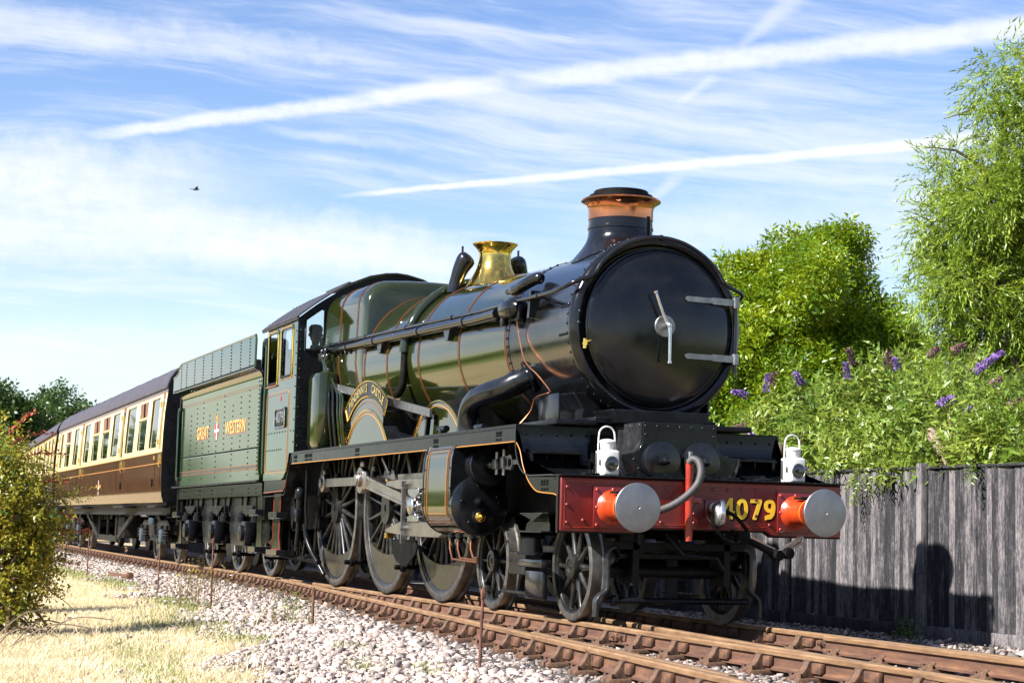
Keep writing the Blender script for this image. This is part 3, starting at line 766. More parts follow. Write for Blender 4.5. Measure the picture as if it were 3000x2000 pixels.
# buffers
for s in (-1, 1):
    y = s * .885; z = 1.015
    bf = empty('buffer', (XB, y, z)); bf.parent = L
    MB().cbox((.012, 0, 0), (.024, .36, .36), .010).build('base_plate', 'beam_red', bf)
    rivets('bolt', [(.024, a * .150, c * .150) for a in (-1, 1) for c in (-1, 1)] + [(.024, -.150, 0), (.024, 0, .155)], (1, 0, 0), .016, 'pipe_red', bf, single=True)
    MB().lathe([(.155, .02), (.148, .032), (.122, .055), (.114, .09), (.110, .27), (.116, .275), (.116, .305), (.10, .31)], (0, 0, 0), (1, 0, 0), 36).build('casing', 'casing_orange', bf)
    MB().lathe([(.1165, .286), (.1180, .289), (.1180, .295), (.1165, .298)], (0, 0, 0), (1, 0, 0), 36, caps=False).build('lining', 'lining_yellow', bf)
    MB().cbox((.20, -.03, .128), (.14, .10, .022), .004).build('oil_cap', 'black_satin', bf)
    MB().cyl((.29, 0, 0), (.53, 0, 0), .09, n=24).build('ram', 'steel_dull', bf)
    MB().lathe([(.05, .515), (.14, .525), (.198, .530), (.206, .536), (.207, .542), (.203, .548), (.16, .555), (.10, .559), (.05, .5605), (.012, .561), (.008, .556)], (0, 0, 0), (1, 0, 0), 56).build('head', 'buffer_steel', bf)
# --- number on the beam: dark drop shade behind yellow figures
def digit(ch_, y0, z0, sc, x, th, name, m, parent):
    """signwriter's block figure, built from flat strokes"""
    b = MB(); P_ = lambda pts: [(y0 + a * sc, z0 + c * sc) for a, c in pts]
    def ringp(cy, cz, ro, ri, x_):
        n_ = 36; o_ = [(cy + ro[0] * math.cos(2 * PI * k / n_), cz + ro[1] * math.sin(2 * PI * k / n_)) for k in range(n_)]; i_ = [(cy + ri[0] * math.cos(2 * PI * k / n_), cz + ri[1] * math.sin(2 * PI * k / n_)) for k in range(n_)]
        b.ring_loft([[(x_, *p) for p in P_(o_)], [(x_ + th, *p) for p in P_(o_)], [(x_ + th, *p) for p in P_(i_)], [(x_, *p) for p in P_(i_)], [(x_, *p) for p in P_(o_)]], True, (False, False))
    if ch_ == '0': ringp(0, 0, (.058, .092), (.023, .057), x)
    if ch_ == '9':
        ringp(0, .032, (.056, .060), (.020, .025), x)
        b.prism(P_([(.056, .035), (.021, .032), (.019, -.010), (.003, -.040), (-.046, -.055), (-.046, -.092), (.018, -.080), (.046, -.044), (.056, .0)]), x, x + th * 1.1, 'x')
    if ch_ == '7':
        b.prism(P_([(-.055, .056), (.058, .056), (.058, .092), (-.055, .092)]), x, x + th, 'x'); b.prism(P_([(.058, .060), (.018, .060), (-.036, -.092), (.004, -.092)]), x, x + th * 1.1, 'x')
    if ch_ == '4':
        b.prism(P_([(.010, -.092), (.045, -.092), (.045, .092), (.010, .092)]), x, x + th, 'x'); b.prism(P_([(-.062, -.052), (.062, -.052), (.062, -.020), (-.062, -.020)]), x, x + th * 1.1, 'x'); b.prism(P_([(.012, .092), (.038, .092), (-.026, -.024), (-.062, -.024)]), x, x + th * 1.2, 'x')
    return b.build(name, m, parent, ang=30)
for k, ch_ in enumerate('4079'):
    digit(ch_, .226 + .137 * k + .017, 1.038 - .014, 1.0, XB + .0006, .0012, 'number_shade', 'black_satin', beam)
    digit(ch_, .226 + .137 * k, 1.038, 1.0, XB + .0025, .003, 'number', 'number_yellow', beam)
# --- drawhook and screw coupling
hk = MB()
hk.tube(smooth_path([(XB + .0, .06, 1.03), (XB + .10, .06, 1.04), (XB + .17, .06, 1.01), (XB + .185, .06, .94), (XB + .12, .06, .90), (XB + .08, .06, .94)], 5), [.042] * 6 + [.052] * 12 + [.046] * 7 + [.03], 12)
hk.build('drawhook', 'steel_dull', L)
MB().cbox((XB + .010, .06, 1.03), (.02, .13, .16), .006).build('drawhook_plate', 'beam_red', beam)
MB().lathe([(.05, -.024), (.118, -.018), (.122, 0), (.118, .018), (.05, .024)], (XB + .16, .080, .995), (.30, 1, .15), 28).build('hook_shackle_head', 'steel_bright', L)
cp = MB()
A_, B_, C_ = Vector((XB + .15, .03, .95)), Vector((XB + .17, .30, .80)), Vector((XB + .16, .62, .64))
cp.tube(smooth_path([A_ + Vector((0, -.05, .05)), A_ + Vector((.02, .0, -.10)), A_ + Vector((.02, .12, -.2)), B_ + Vector((0, -.02, -.06))], 6), .018, 8)
cp.tube(smooth_path([A_ + Vector((.05, .06, .06)), A_ + Vector((.06, .16, .02)), B_ + Vector((.02, .02, .05))], 6), .018, 8)
cp.cyl(A_ + Vector((.01, .16, -.12)), C_, .030); cp.cbox(B_ - Vector((0, .02, .01)), (.10, .12, .11), .015)
cp.cyl(C_ + Vector((-.05, -.01, .01)), C_ + Vector((.06, .01, 0)), .045)
cp.lathe([(.01, -.05), (.05, -.04), (.05, .04), (.01, .05)], C_ + Vector((.02, .10, .02)), (1, .2, 0), 16)
cp.build('screw_coupling', 'black_dirty', L)
cp = MB()
cp.tube(smooth_path([C_ + Vector((.03, .0, .03)), C_ + Vector((.04, .12, .10)), C_ + Vector((.03, .22, .16)), C_ + Vector((.03, .245, .14)), C_ + Vector((.03, .22, .11)), C_ + Vector((.03, .08, .04)), C_ + Vector((.03, -.02, -.01))], 5), .016, 8)
cp.cyl(B_ + Vector((.0, .04, 0)), C_ + Vector((-.02, 0, .05)), .014); cp.build('coupling_link', 'steel_rod', L)
# --- vacuum pipe and hose
yv = -.18
vp = MB(); vp.tube([(XB + .055, yv, .745), (XB + .055, yv, .80), (XB + .055, yv, 1.40), (XB + .07, yv, 1.44)], [.030, .034, .034, .03], 14)
vp.lathe([(.034, 0), (.040, .005), (.040, .03), (.034, .035)], (XB + .055, yv, 1.10), (0, 0, 1), 16)
vp.cbox((XB + .02, yv + .06, 1.10), (.03, .14, .05), .006)
vp.build('vacuum_pipe', 'pipe_red', L)
hp = smooth_path([(XB + .06, yv - .01, 1.42), (XB + .085, yv + .015, 1.455), (XB + .13, yv + .05, 1.43), (XB + .17, yv + .055, 1.35), (XB + .18, yv + .02, 1.24), (XB + .17, yv - .07, 1.14), (XB + .13, yv - .19, 1.05), (XB + .08, yv - .30, 1.00)], 9)
MB().tube(hp, [.032 + .0025 * (i % 2) for i in range(len(hp))], 14).build('vacuum_hose', 'rubber_hose', L, ang=70)
MB().cyl((XB + .065, yv, 1.44), (XB + .065, yv, 1.52), .020, n=10).build('hose_pin', 'steel_dull', L)
# --- running plate, valance, curved front apron
rp = MB()
rp.box(-10.4, -1.72, -1.345, 1.345, ZP - .012, ZP)
rp.build('running_plate', 'black_satin', L)
for s in (-1, 1):
    v = MB().box(-10.35, -1.735, s * 1.33 - .009, s * 1.33 + .009, ZP - .165, ZP - .012)
    v.prism([(-1.735, 1.60), (-1.735, ZP - .012), (-1.70, 1.70), (-1.70, 1.50), (-1.62, 1.36), (-1.48, 1.28), (-.60, 1.265), (-.60, 1.03), (-.66, 1.07), (-.74, 1.115), (-1.05, 1.13), (-1.20, 1.15), (-1.38, 1.24), (-1.52, 1.38), (-1.60, 1.52)], s * 1.33 - .009, s * 1.33 + .009)
    v.build('valance', 'frame_green', L)
    MB().tube([(-10.35, s * 1.341, ZP - .158), (-1.76, s * 1.341, ZP - .158)], .0050, 6).build('lining', 'lining_yellow', L)
    MB().tube(smooth_path([(-1.735, s * 1.341, 1.606), (-1.62, s * 1.341, 1.52), (-1.535, s * 1.341, 1.38), (-1.39, s * 1.341, 1.245), (-1.21, s * 1.341, 1.158), (-1.05, s * 1.341, 1.137), (-.745, s * 1.341, 1.12), (-.665, s * 1.341, 1.075), (-.605, s * 1.341, 1.03)], 4), .0050, 6).build('lining', 'lining_yellow', L)
    rivets('rivet_row', [(x, s * 1.344, ZP - .028) for x in np.arange(-10.3, -1.75, .062)], (0, s, 0), .008, 'black_satin', L)
    pts = []
    for cx in (-10.15, -9.55, -9.35, -7.1, -4.1, -2.2):
        for a in (-.05, 0, .05):
            for zz in (-.06, -.085, -.125): pts.append((cx + a, s * 1.339, ZP + zz))
    for a in (-.06, 0, .06):
        for zz in (1.235, 1.21, 1.165): pts.append((-1.0 + a, s * 1.339, zz))
    rivets('bolt_heads', pts, (0, s, 0), .013, 'black_satin', L, h=.016)
APR = [(-1.735, ZP - .002), (-1.73, 1.60), (-1.70, 1.49), (-1.63, 1.39), (-1.53, 1.325), (-1.42, 1.295), (-1.30, 1.284), (-.78, 1.282)]
ap = MB().strip(smooth_path([(p[0], 0, p[1]) for p in APR], 4) and [(p.x, p.z) for p in smooth_path([(p[0], 0, p[1]) for p in APR], 4)], -1.352, 1.352, .012)
apron = ap.build('front_apron', 'smokebox_black', L)
rivets('rivet_row', [(-1.722, y, 1.68) for y in (-1.25, -1.10, -.95, -.80, -.65, .65, .80, .95, 1.10, 1.25)] + [(-1.685, -1.31, 1.55), (-1.60, -1.31, 1.41), (-1.45, -1.31, 1.33)] + [(-1.2, y, 1.296) for y in np.arange(-1.3, 1.3, .08)], (1, 0, .2), .015, 'black_satin', apron)
for s in (-1, 1):                                                   # step recess hoods in the apron
    bx = MB(); y0, y1 = s * 1.22, s * .76
    ya, yb = min(y0, y1), max(y0, y1)
    bx.prism([(-1.72, 1.535), (-1.56, 1.50), (-1.56, 1.515), (-1.72, 1.55)], ya - .03, yb + .03)
    bx.box(-1.72, -1.60, ya - .03, ya, 1.40, 1.53); bx.box(-1.72, -1.60, yb, yb + .03, 1.40, 1.53)
    for k in (1, 2): bx.box(-1.70, -1.655, ya + (yb - ya) * k / 3 - .004, ya + (yb - ya) * k / 3 + .004, 1.41, 1.52)
    bx.build('step_hood', 'smokebox_black', apron)
    MB().box(-1.71, -1.700, ya, yb, 1.36, 1.53).build('step_recess', 'coal', apron)
# inside cylinder casing between the frames, with its two round valve covers
cov = [(.365, 1.795), (.365, 1.66), (.375, 1.60), (.405, 1.545), (.45, 1.515), (.50, 1.505), (.585, 1.50), (.58, 1.44), (.555, 1.37), (.52, 1.315), (.485, 1.284)]
cc = MB()
full = cov + [(-a, c) for a, c in cov[::-1]]
cc.prism(full, -1.105, -1.085, 'x')
cas = cc.build('valve_casing', 'black_gloss', L, bev=.003)
sd = MB()
for s in (-1, 1):
    sd.strip([(s * a, c) for a, c in cov[:6]], -1.72, -1.104, .010 * s, 'x')
    sd.strip([(s * a, c) for a, c in cov[6:]], -1.16, -1.06, .012 * s, 'x')
sd.box(-1.9, -1.09, -.365, .365, 1.785, 1.797)
sd.build('casing_side_sheet', 'worn_black', cas)
rivets('rivet', [(-1.085, y, 1.765) for y in np.linspace(-.34, .34, 7)] + [(-1.085, y, 1.69) for y in (-.34, .34)] + [(-1.085, s * y, z) for s in (-1, 1) for y, z in ((.45, 1.46), (.40, 1.38))], (1, 0, 0), .011, 'black_gloss', cas, single=True)
rivets('rivet_row', [(x, s * .375, 1.765) for s in (-1, 1) for x in np.linspace(-1.65, -1.15, 8)], (0, -1, 0), .012, 'black_gloss', cas)
for s in (-1, 1):
    cv = MB().lathe([(.180, -.06), (.180, .055), (.176, .064), (.168, .066), (.02, .068)], (-1.085, s * .198, 1.452), (1, 0, 0), 44)
    cvo = cv.build('valve_cover', 'black_gloss', L)
    MB().lathe([(.042, .066), (.040, .11), (.040, .15), (.034, .168), (.018, .178), (.004, .18)], (-1.085, s * .198, 1.452), (1, 0, 0), 22).build('tail_rod_cap', 'black_gloss', cvo)
    rivets('bolt', [(-1.085 + .067, s * .198 + .13 * math.sin(a), 1.452 + .13 * math.cos(a)) for a in (0.0, 2.9)], (1, 0, 0), .010, 'black_gloss', cvo)
# upper step plates and saddle under the smokebox
b = MB()
b.box(-3.0, -1.60, -.62, .62, 1.80, 1.86)
b.prism([(-.62, 1.77), (.62, 1.77), (.60, 1.95), (.70, 2.10), (-.70, 2.10), (-.60, 1.95)], -3.05, -1.95, 'x')
b.prism([(-.44, 1.80), (.44, 1.80), (.50, 1.93), (-.50, 1.93)], -1.95, -1.48, 'x')
b.build('smokebox_saddle', 'black_satin', L, bev=.01)
for s in (-1, 1):
    MB().cbox((-2.35, s * .78, 1.93), (.52, .02, .34), .006).build('saddle_cover_plate', 'black_gloss', L)
    MB().cbox((-2.1, s * .80, 1.80), (1.0, .40, .05), .006).build('saddle_step', 'black_satin', L)
# --- smokebox and door
SX = -1.62; SZ = 2.72
sb = MB().lathe([(.835, BX0 - .02), (.852, BX0), (.852, BX0 + .055), (.846, BX0 + .06), (.846, SX - .10), (.852, SX - .06)], (0, 0, SZ), (1, 0, 0), 96, caps=False)
smk = sb.build('smokebox', 'smokebox_black', L)
MB().lathe([(.80, SX - .12), (.862, SX - .11), (.874, SX - .06), (.872, SX - .02), (.850, SX + .015), (.815, SX + .030), (.785, SX + .018), (.765, SX - .012), (.745, SX - .015), (.70, SX - .02)], (0, 0, SZ), (1, 0, 0), 96, caps=False).build('front_ring', 'smokebox_black', smk)
ring = [(SX - .085, .872 * math.cos(a), SZ + .872 * math.sin(a)) for a in np.linspace(0, 2 * PI, 56, endpoint=False)]
def radial_rivets(name, xs, r, cz, n, a0, a1, rr, m, parent, h=None):
    b = MB()
    for x in xs:
        for a in np.linspace(a0, a1, n):
            d_ = (0, math.cos(a), math.sin(a)); b.dome((x, r * d_[1], cz + r * d_[2]), d_, rr, h, 6)
    return tag(b.build(name, m, parent), kind='stuff')
radial_rivets('rivet_row', (SX - .10,), .866, SZ, 60, 0, 2 * PI * 59 / 60, .013, 'smokebox_black', smk, .016)
radial_rivets('rivet_row', (BX0 + .03,), .852, SZ, 64, 0, 2 * PI * 63 / 64, .014, 'smokebox_black', smk, .014)
b = MB()
for x0, th in ((-1.75, 168), (-1.75, 186), (-2.95, 172), (-2.95, 190)):
    for k in range(4):
        a = math.radians(th); d_ = (0, math.cos(a), math.sin(a)); b.dome((x0 - .07 * k, .846 * d_[1], SZ + .846 * d_[2]), d_, .015, .014, 6)
for k in range(14):
    a = math.radians(118 - k * 4.0); d_ = (0, math.cos(a), math.sin(a)); b.dome((-2.95, .846 * d_[1], SZ + .846 * d_[2]), d_, .012, .012, 6)
tag(b.build('rivet_group', 'smokebox_black', smk), kind='stuff')
dr = [(.735, -.005), (.735, .022), (.728, .036), (.70, .050), (.66, .063), (.55, .093), (.40, .123), (.25, .141), (.12, .149), (.03, .1515), (.002, .152)]
door = MB().lathe(dr, (SX, .01, SZ), (1, 0, 0), 96).build('smokebox_door', 'smokebox_black', L)
MB().lathe([(.735, .016), (.745, .020), (.745, .030), (.733, .036)], (SX, .01, SZ), (1, 0, 0), 96, caps=False).build('door_rim', 'black_gloss', door)
MB().lathe([(.105, .14), (.105, .157), (.098, .163), (.03, .165)], (SX, .01, SZ), (1, 0, 0), 32).build('dart_boss', 'steel_dull', door)
dx = SX + .165
MB().lathe([(.034, .0), (.034, .07), (.030, .10), (.018, .115)], (dx, .01, SZ), (1, 0, 0), 16).build('dart_spindle', 'steel_bright', door)
MB().tube([(dx + .09, .01, SZ + .0), (dx + .10, .010, SZ - .10), (dx + .10, .010, SZ - .345)], [.022, .017, .015], 12).lathe([(.022, 0), (.022, .02)], (dx + .10, .01, SZ - .355), (0, 0, 1), 10).build('dart_handle', 'steel_bright', door)
MB().tube([(dx + .055, .01, SZ + .0), (dx + .06, -.05, SZ + .12), (dx + .06, -.115, SZ + .29)], [.022, .017, .015], 12).lathe([(.022, 0), (.022, .02)], (dx + .06, -.119, SZ + .295), (0, -.35, 1), 10).build('dart_handle', 'steel_bright', door)
for zz in (.275, -.262):
    MB().bar((SX + .140, .25, SZ + zz), (SX + .098, .56, SZ + zz), .022, .050).bar((SX + .104, .52, SZ + zz), (SX + .060, .80, SZ + zz), .026, .064).cyl((SX + .130, .25, SZ + zz), (SX + .151, .25, SZ + zz), .025).cyl((SX + .055, .79, SZ + zz - .05), (SX + .055, .79, SZ + zz + .05), .036).build('hinge_strap', 'steel_dull', door)
MB().cyl((SX + .055, .79, SZ - .40), (SX + .055, .79, SZ + .34), .020).build('hinge_pin', 'black_gloss', door)
MB().cyl((SX + .02, -.735, SZ - .20), (SX + .09, -.765, SZ - .20), .022).cyl((SX + .05, -.75, SZ - .24), (SX + .05, -.75, SZ - .15), .018).cyl((SX + .06, -.75, SZ - .19), (SX + .12, -.72, SZ - .17), .012).build('drain_cock', 'brass', smk)
rivets('ring_bolt', [(SX + .025, .80 * math.cos(a), SZ + .80 * math.sin(a)) for a in (PI - .13, PI + .0 , .1, -.1)], (1, 0, 0), .018, 'black_gloss', smk)
MB().cbox((SX - .02, -.10, 3.68), (.015, .035, .18), .004).build('lamp_iron', 'black_dirty', smk)
# --- chimney
cx = -2.52
ch = MB()
prof = [(.316, 3.865), (.318, 3.80), (.318, 3.79), (.326, 3.785), (.326, 3.765), (.318, 3.76)]
n = 48; rings = []
for r, h in prof: rings.append([(cx + r * math.cos(2 * PI * k / n), r * math.sin(2 * PI * k / n), h) for k in range(n)])
for t_ in np.linspace(.15, 1, 8):                         # skirt follows the smokebox
    ring_ = []
    for k in range(n):
        a = 2 * PI * k / n; r = .318 + .17 * t_ ** 2.2
        y = r * math.sin(a); zt = SZ + math.sqrt(max(.846 ** 2 - y * y, 0)) + .006
        ring_.append((cx + r * math.cos(a), y, 3.76 + (zt - 3.76) * t_ ** .8))
    rings.append(ring_)
ch.ring_loft(rings, True, (True, False))
chim = ch.build('chimney', 'smokebox_black', L)
MB().lathe([(.317, 3.858), (.322, 3.862), (.322, 3.96), (.330, 3.995), (.352, 4.023), (.378, 4.037), (.394, 4.047), (.396, 4.057), (.386, 4.067), (.35, 4.073), (.30, 4.075)], (cx, 0, 0), (0, 0, 1), 56, caps=False).build('copper_cap', 'copper', chim)
MB().lathe([(.318, 4.07), (.318, 4.105), (.312, 4.111), (.28, 4.113), (.27, 4.118), (.27, 4.148), (.263, 4.155), (.235, 4.155), (.235, 4.0)], (cx, 0, 0), (0, 0, 1), 48, caps=False).build('chimney_liner', 'black_dirty', chim)
rivets('rivet_row', [(cx + .475 * math.cos(a), .475 * math.sin(a), SZ + math.sqrt(.846 ** 2 - (.475 * math.sin(a)) ** 2) + .008) for a in np.linspace(0, 2 * PI, 40)], (0, 0, 1), .010, 'smokebox_black', chim)
# --- boiler barrel (tapered, drawn as joined cladding sheets with bands)
bx_ = np.linspace(BX0, BX1, 34)
bo = MB()
def bring(x, dr_=0.0, n=96):
    r = boiler_r(x) + dr_; z = boiler_z(x)
    return [(x, r * math.cos(2 * PI * k / n), z + r * math.sin(2 * PI * k / n)) for k in range(n)]
bo.ring_loft([bring(x) for x in bx_])
boil = bo.build('boiler', 'engine_green', L)
def band_at(x, parent=L, w_=.032):
    def seg(xa, xb, dr_):
        return MB().ring_loft([bring(xa, -.002), bring(xa, dr_), bring(xb, dr_), bring(xb, -.002)], True, (False, False))
    bd = seg(x - w_, x + w_, .0035).build('boiler_band', 'black_gloss', parent)
    for s in (-1, 1): seg(x + s * w_ - .0035, x + s * w_ + .0035, .006).build('lining', 'lining_orange', bd)
for x in (-3.47, -4.83, -6.18, -7.36, -8.28): band_at(x, w_=.017)
# --- top feed: black pipe cover wrapping the boiler each side, with clack covers beside the bonnet
xt = -6.62
for s in (-1, 1):
    pth = [(xt, 0, 0)] * 0
    for a in np.linspace(62, 176, 15):
        r = boiler_r(xt) + .03; A2 = math.radians(a if s < 0 else 180 - a)
        pth.append((xt, r * math.cos(A2), boiler_z(xt) + r * math.sin(A2)))
    MB().tube(pth, .062, 12).build('feed_pipe_cover', 'engine_green', L)
    yb = s * (boiler_r(xt) + .03)
    MB().tube(smooth_path([(xt, yb * .985, boiler_z(xt) + .12), (xt, yb * .995, boiler_z(xt) - .22), (xt - .03, yb * 1.0, boiler_z(xt) - .34), (xt - .14, yb * 1.02, boiler_z(xt) - .42), (xt - .26, yb * 1.0, boiler_z(xt) - .40)], 5), .045, 12).build('feed_pipe', 'rust_iron' if False else 'black_dirty', L)
    # clack valve cover: swept horn rising beside the bonnet
    hp_ = smooth_path([(xt + .26, s * .44, 3.54), (xt + .265, s * .425, 3.64), (xt + .28, s * .40, 3.74), (xt + .295, s * .37, 3.83), (xt + .315, s * .335, 3.905), (xt + .335, s * .305, 3.96), (xt + .35, s * .285, 3.99)], 5)
    MB().tube(hp_, list(np.interp(np.linspace(0, 1, len(hp_)), [0, .25, .5, .68, .8, .9, .96, 1], [.080, .078, .095, .110, .108, .088, .06, .012])), 16).build('clack_cover', 'black_gloss', L, ang=70)
    MB().cyl((xt + .28, s * .35, 4.0), (xt + .28, s * .35, 4.10), .014, n=8).build('clack_pin', 'black_gloss', L)
# --- brass safety valve bonnet
sx_ = -6.18; zt_ = boiler_z(sx_) + boiler_r(sx_)
sv = MB(); n = 40
rings = [[(sx_ + r * math.cos(2 * PI * k / n), r * math.sin(2 * PI * k / n), h) for k in range(n)] for r, h in [(.20, 4.10), (.255, 4.118), (.266, 4.126), (.262, 4.112), (.24, 4.095), (.205, 4.055), (.19, 4.02), (.188, 3.98)]]
for t_ in np.linspace(.1, 1, 10):
    ring_ = []
    for k in range(n):
        a = 2 * PI * k / n; r = .188 + .15 * t_ ** 2.0
        y = r * math.sin(a); x = sx_ + r * math.cos(a) * 1.05
        zb = boiler_z(x) + math.sqrt(boiler_r(x) ** 2 - y * y) + .004
        ring_.append((x, y, 3.98 + (zb - 3.98) * t_))
    rings.append(ring_)
sv.ring_loft(rings, True, (True, False)); svo = sv.build('safety_valve_bonnet', 'brass', L)
MB().lathe([(.20, 4.09), (.20, 4.128), (.15, 4.132), (.14, 4.10)], (sx_, 0, 0), (0, 0, 1), 28).build('bonnet_top', 'black_dirty', svo)
MB().cyl((sx_, -.08, 4.12), (sx_, -.08, 4.165), .022).cyl((sx_, .08, 4.12), (sx_, .08, 4.165), .022).build('valve_stem', 'brass', svo)
# --- Belpaire firebox
def fb_sec(x, hw, top, zc, rc, n=10, low=1.78):
    """closed section: flat top, rounded shoulders, sides falling in to the frames"""
    pts = []
    pts += [(hw * .80, low), (hw * .93, zc - .45), (hw, zc)]
    sh = arc(hw - .02 - rc, top - rc, rc, 0, 82, n)
    pts += sh
    pts += [(hw * .35, top + .018), (0, top + .026)]
    pts += [(-p[0], p[1]) for p in pts[-2::-1]]
    return [(x, p[0], p[1]) for p in pts]
fb = MB()
fb.ring_loft([fb_sec(-8.33, .93, 3.82, 2.86, .40), fb_sec(-8.36, .95, 3.87, 2.86, .37), fb_sec(-8.42, .962, 3.905, 2.86, .34), fb_sec(-8.50, .966, 3.92, 2.86, .33), fb_sec(-9.30, .975, 3.93, 2.87, .33), fb_sec(-10.30, .985, 3.94, 2.88, .33)])
fbo = fb.build('firebox', 'engine_green', L, ang=50)
for x, m_ in ((-8.66, 'black_gloss'), (-9.45, 'black_gloss')):
    k_ = .967 if x > -9 else .977; tp = 3.922 if x > -9 else 3.932
    bd = MB().ring_loft([fb_sec(x - .020, k_ - .003, tp - .003, 2.865, .33), fb_sec(x - .020, k_ + .004, tp + .005, 2.865, .33), fb_sec(x + .020, k_ + .004, tp + .005, 2.865, .33), fb_sec(x + .020, k_ - .003, tp - .003, 2.865, .33)], True, (False, False)).build('firebox_band', m_, L)
    for s in (-1, 1):
        xx = x + s * .022
        MB().ring_loft([fb_sec(xx - .0035, k_ - .002, tp - .003, 2.865, .33), fb_sec(xx - .0035, k_ + .006, tp + .007, 2.865, .33), fb_sec(xx + .0035, k_ + .006, tp + .007, 2.865, .33), fb_sec(xx + .0035, k_ - .002, tp - .003, 2.865, .33)], True, (False, False)).build('lining', 'lining_orange', bd)
for p in ((-8.62, -.80, 3.80), (-9.7, -.84, 3.80)):
    MB().lathe([(.05, 0), (.05, .02), (.035, .05), (.012, .06)], p, (0, -.6, .8), 14).build('washout_plug', 'black_gloss', fbo)
for x in (-8.9, -9.1, -9.3): MB().lathe([(.022, 0), (.022, .015), (.01, .02)], (x, -.972, 3.02), (0, -1, 0), 10).build('washout_plug', 'engine_green', fbo)
# lower firebox/boiler cleading in shade between splashers
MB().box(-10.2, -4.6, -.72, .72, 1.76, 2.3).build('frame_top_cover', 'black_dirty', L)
# --- handrail round the smokebox, ejector pipe below it
def hr_y(x): return -(boiler_r(min(x, -3.4)) * .93 + .085) if x < -3.4 else -.925
hz = lambda x: float(np.interp(-x, [1.6, 3.4, 10.3], [3.03, 3.055, 3.20]))
for s in (-1, 1):
    path = [(x, -s * hr_y(x) if s > 0 else hr_y(x), hz(x)) for x in (-10.2, -8.5, -7, -5.5, -4.2, -3.3, -2.5, -2.0)]
    path += [(-1.72, s * .91, 3.055), (-1.58, s * .86, 3.09)]
    path += [(SX + .06, s * .79 * math.cos(a) / math.cos(.42) * .93, SZ + .845 * math.sin(a)) for a in (math.radians(32), math.radians(42), math.radians(55), math.radians(70), math.radians(82), math.radians(90.5 if s < 0 else 90))]
    MB().tube(smooth_path(path, 4), .018 if s > 0 else .021, 10).build('handrail', 'black_gloss', L)
MB().lathe([(.014, -.02), (.026, -.012), (.026, .012), (.014, .02)], (SX + .06, 0, SZ + .845), (0, 1, 0), 12).cyl((SX - .02, 0, SZ + .845), (SX + .06, 0, SZ + .845), .016).build('handrail_knob', 'black_gloss', L)
for x in (-9.9, -8.2, -6.6, -5.0, -2.35):
    for s in (-1, 1):
        y = hr_y(x) * (-s); y = s * abs(hr_y(x))
        MB().lathe([(.012, 0), (.02, .02), (.014, .05), (.014, .13)], (x, y, hz(x)), (0, -s, -.25), 10).lathe([(.028, -.02), (.030, 0), (.028, .02)], (x, y, hz(x)), (1, 0, 0), 10).build('handrail_knob', 'black_gloss', L)
ej = [(x, hr_y(x) - .03, hz(x) - .085) for x in (-9.7, -9.0, -8.0, -7, -6, -5, -4.2, -3.4)]
MB().tube(ej, .052, 14).build('ejector_pipe', 'smokebox_black', L)
for x in (-9.45, -8.9, -7.7, -6.0, -4.5, -3.6): MB().lathe([(.053, -.02), (.062, -.018), (.062, .018), (.053, .02)], (x, hr_y(x) - .03, hz(x) - .085), (1, 0, -.02), 14).build('pipe_collar', 'black_gloss', L)
for x in (-7.55, -5.1): MB().prism([(x - .10, hz(x) - .13), (x + .12, hz(x) - .13), (x + .07, hz(x) - .25), (x - .02, hz(x) - .25)], hr_y(x) - .03, hr_y(x) + .10).build('pipe_bracket', 'black_gloss', L, bev=.006)
e = MB()
e.lathe([(.05, -.20), (.09, -.18), (.115, -.10), (.115, .12), (.09, .20), (.05, .24)], (-3.12, -.90, 2.99), (1, 0, 0), 18)
e.cyl((-3.12, -.88, 2.98), (-3.12, -.75, 3.0), .08); e.cyl((-2.98, -.90, 2.98), (-2.98, -.90, 2.86), .022)
e.cbox((-3.25, -.93, 2.90), (.06, .07, .14), .01); e.cbox((-2.9, -.90, 2.94), (.05, .05, .16), .01)
e.build('ejector', 'smokebox_black', L)
MB().tube(smooth_path([(-3.42, -.84, 3.20), (-3.20, -.82, 3.20), (-2.98, -.80, 3.24), (-2.86, -.74, 3.28), (-2.80, -.70, 3.27)], 4), [.03] * 3 + [.06] * 12 + [.05, .03], 14).build('lubricator_cover', 'black_gloss', L)
MB().prism([(-2.70, 2.86), (-2.64, 2.86), (-2.60, 3.12), (-2.64, 3.12)], -.90, -.80).build('lubricator_bracket', 'black_gloss', L)
MB().tube(smooth_path([(-2.98, -.90, 2.88), (-2.95, -.885, 2.72), (-2.80, -.87, 2.45), (-2.62, -.80, 2.30), (-2.42, -.75, 2.14), (-2.35, -.80, 2.11), (-2.62, -.82, 2.08), (-2.70, -.84, 1.95), (-2.76, -.95, 1.80)], 6), .0065, 8).build('lubricator_pipe', 'copper_pipe', L)
# --- outside steam pipe
for s in (-1, 1):
    sp_ = smooth_path([(-3.02, s * .62, 2.36), (-3.05, s * .80, 2.28), (-3.18, s * .94, 2.20), (-3.42, s * 1.03, 2.155), (-3.66, s * 1.07, 2.10), (-3.80, s * 1.08, 2.00), (-3.84, s * 1.08, 1.86), (-3.84, s * 1.08, 1.74)], 6)
    MB().tube(sp_, .116, 28).build('steam_pipe', 'black_gloss', L)
    for k in (8, 22): 
        t_ = (sp_[k + 1] - sp_[k]).normalized()
        MB().lathe([(.116, -.03), (.122, -.028), (.122, .028), (.116, .03)], sp_[k], t_, 28).build('steam_pipe_band', 'black_gloss', L)
    MB().lathe([(.13, -.02), (.17, -.015), (.17, .015), (.13, .02)], sp_[4], (sp_[5] - sp_[4]).normalized(), 28).build('steam_pipe_flange', 'smokebox_black', L)
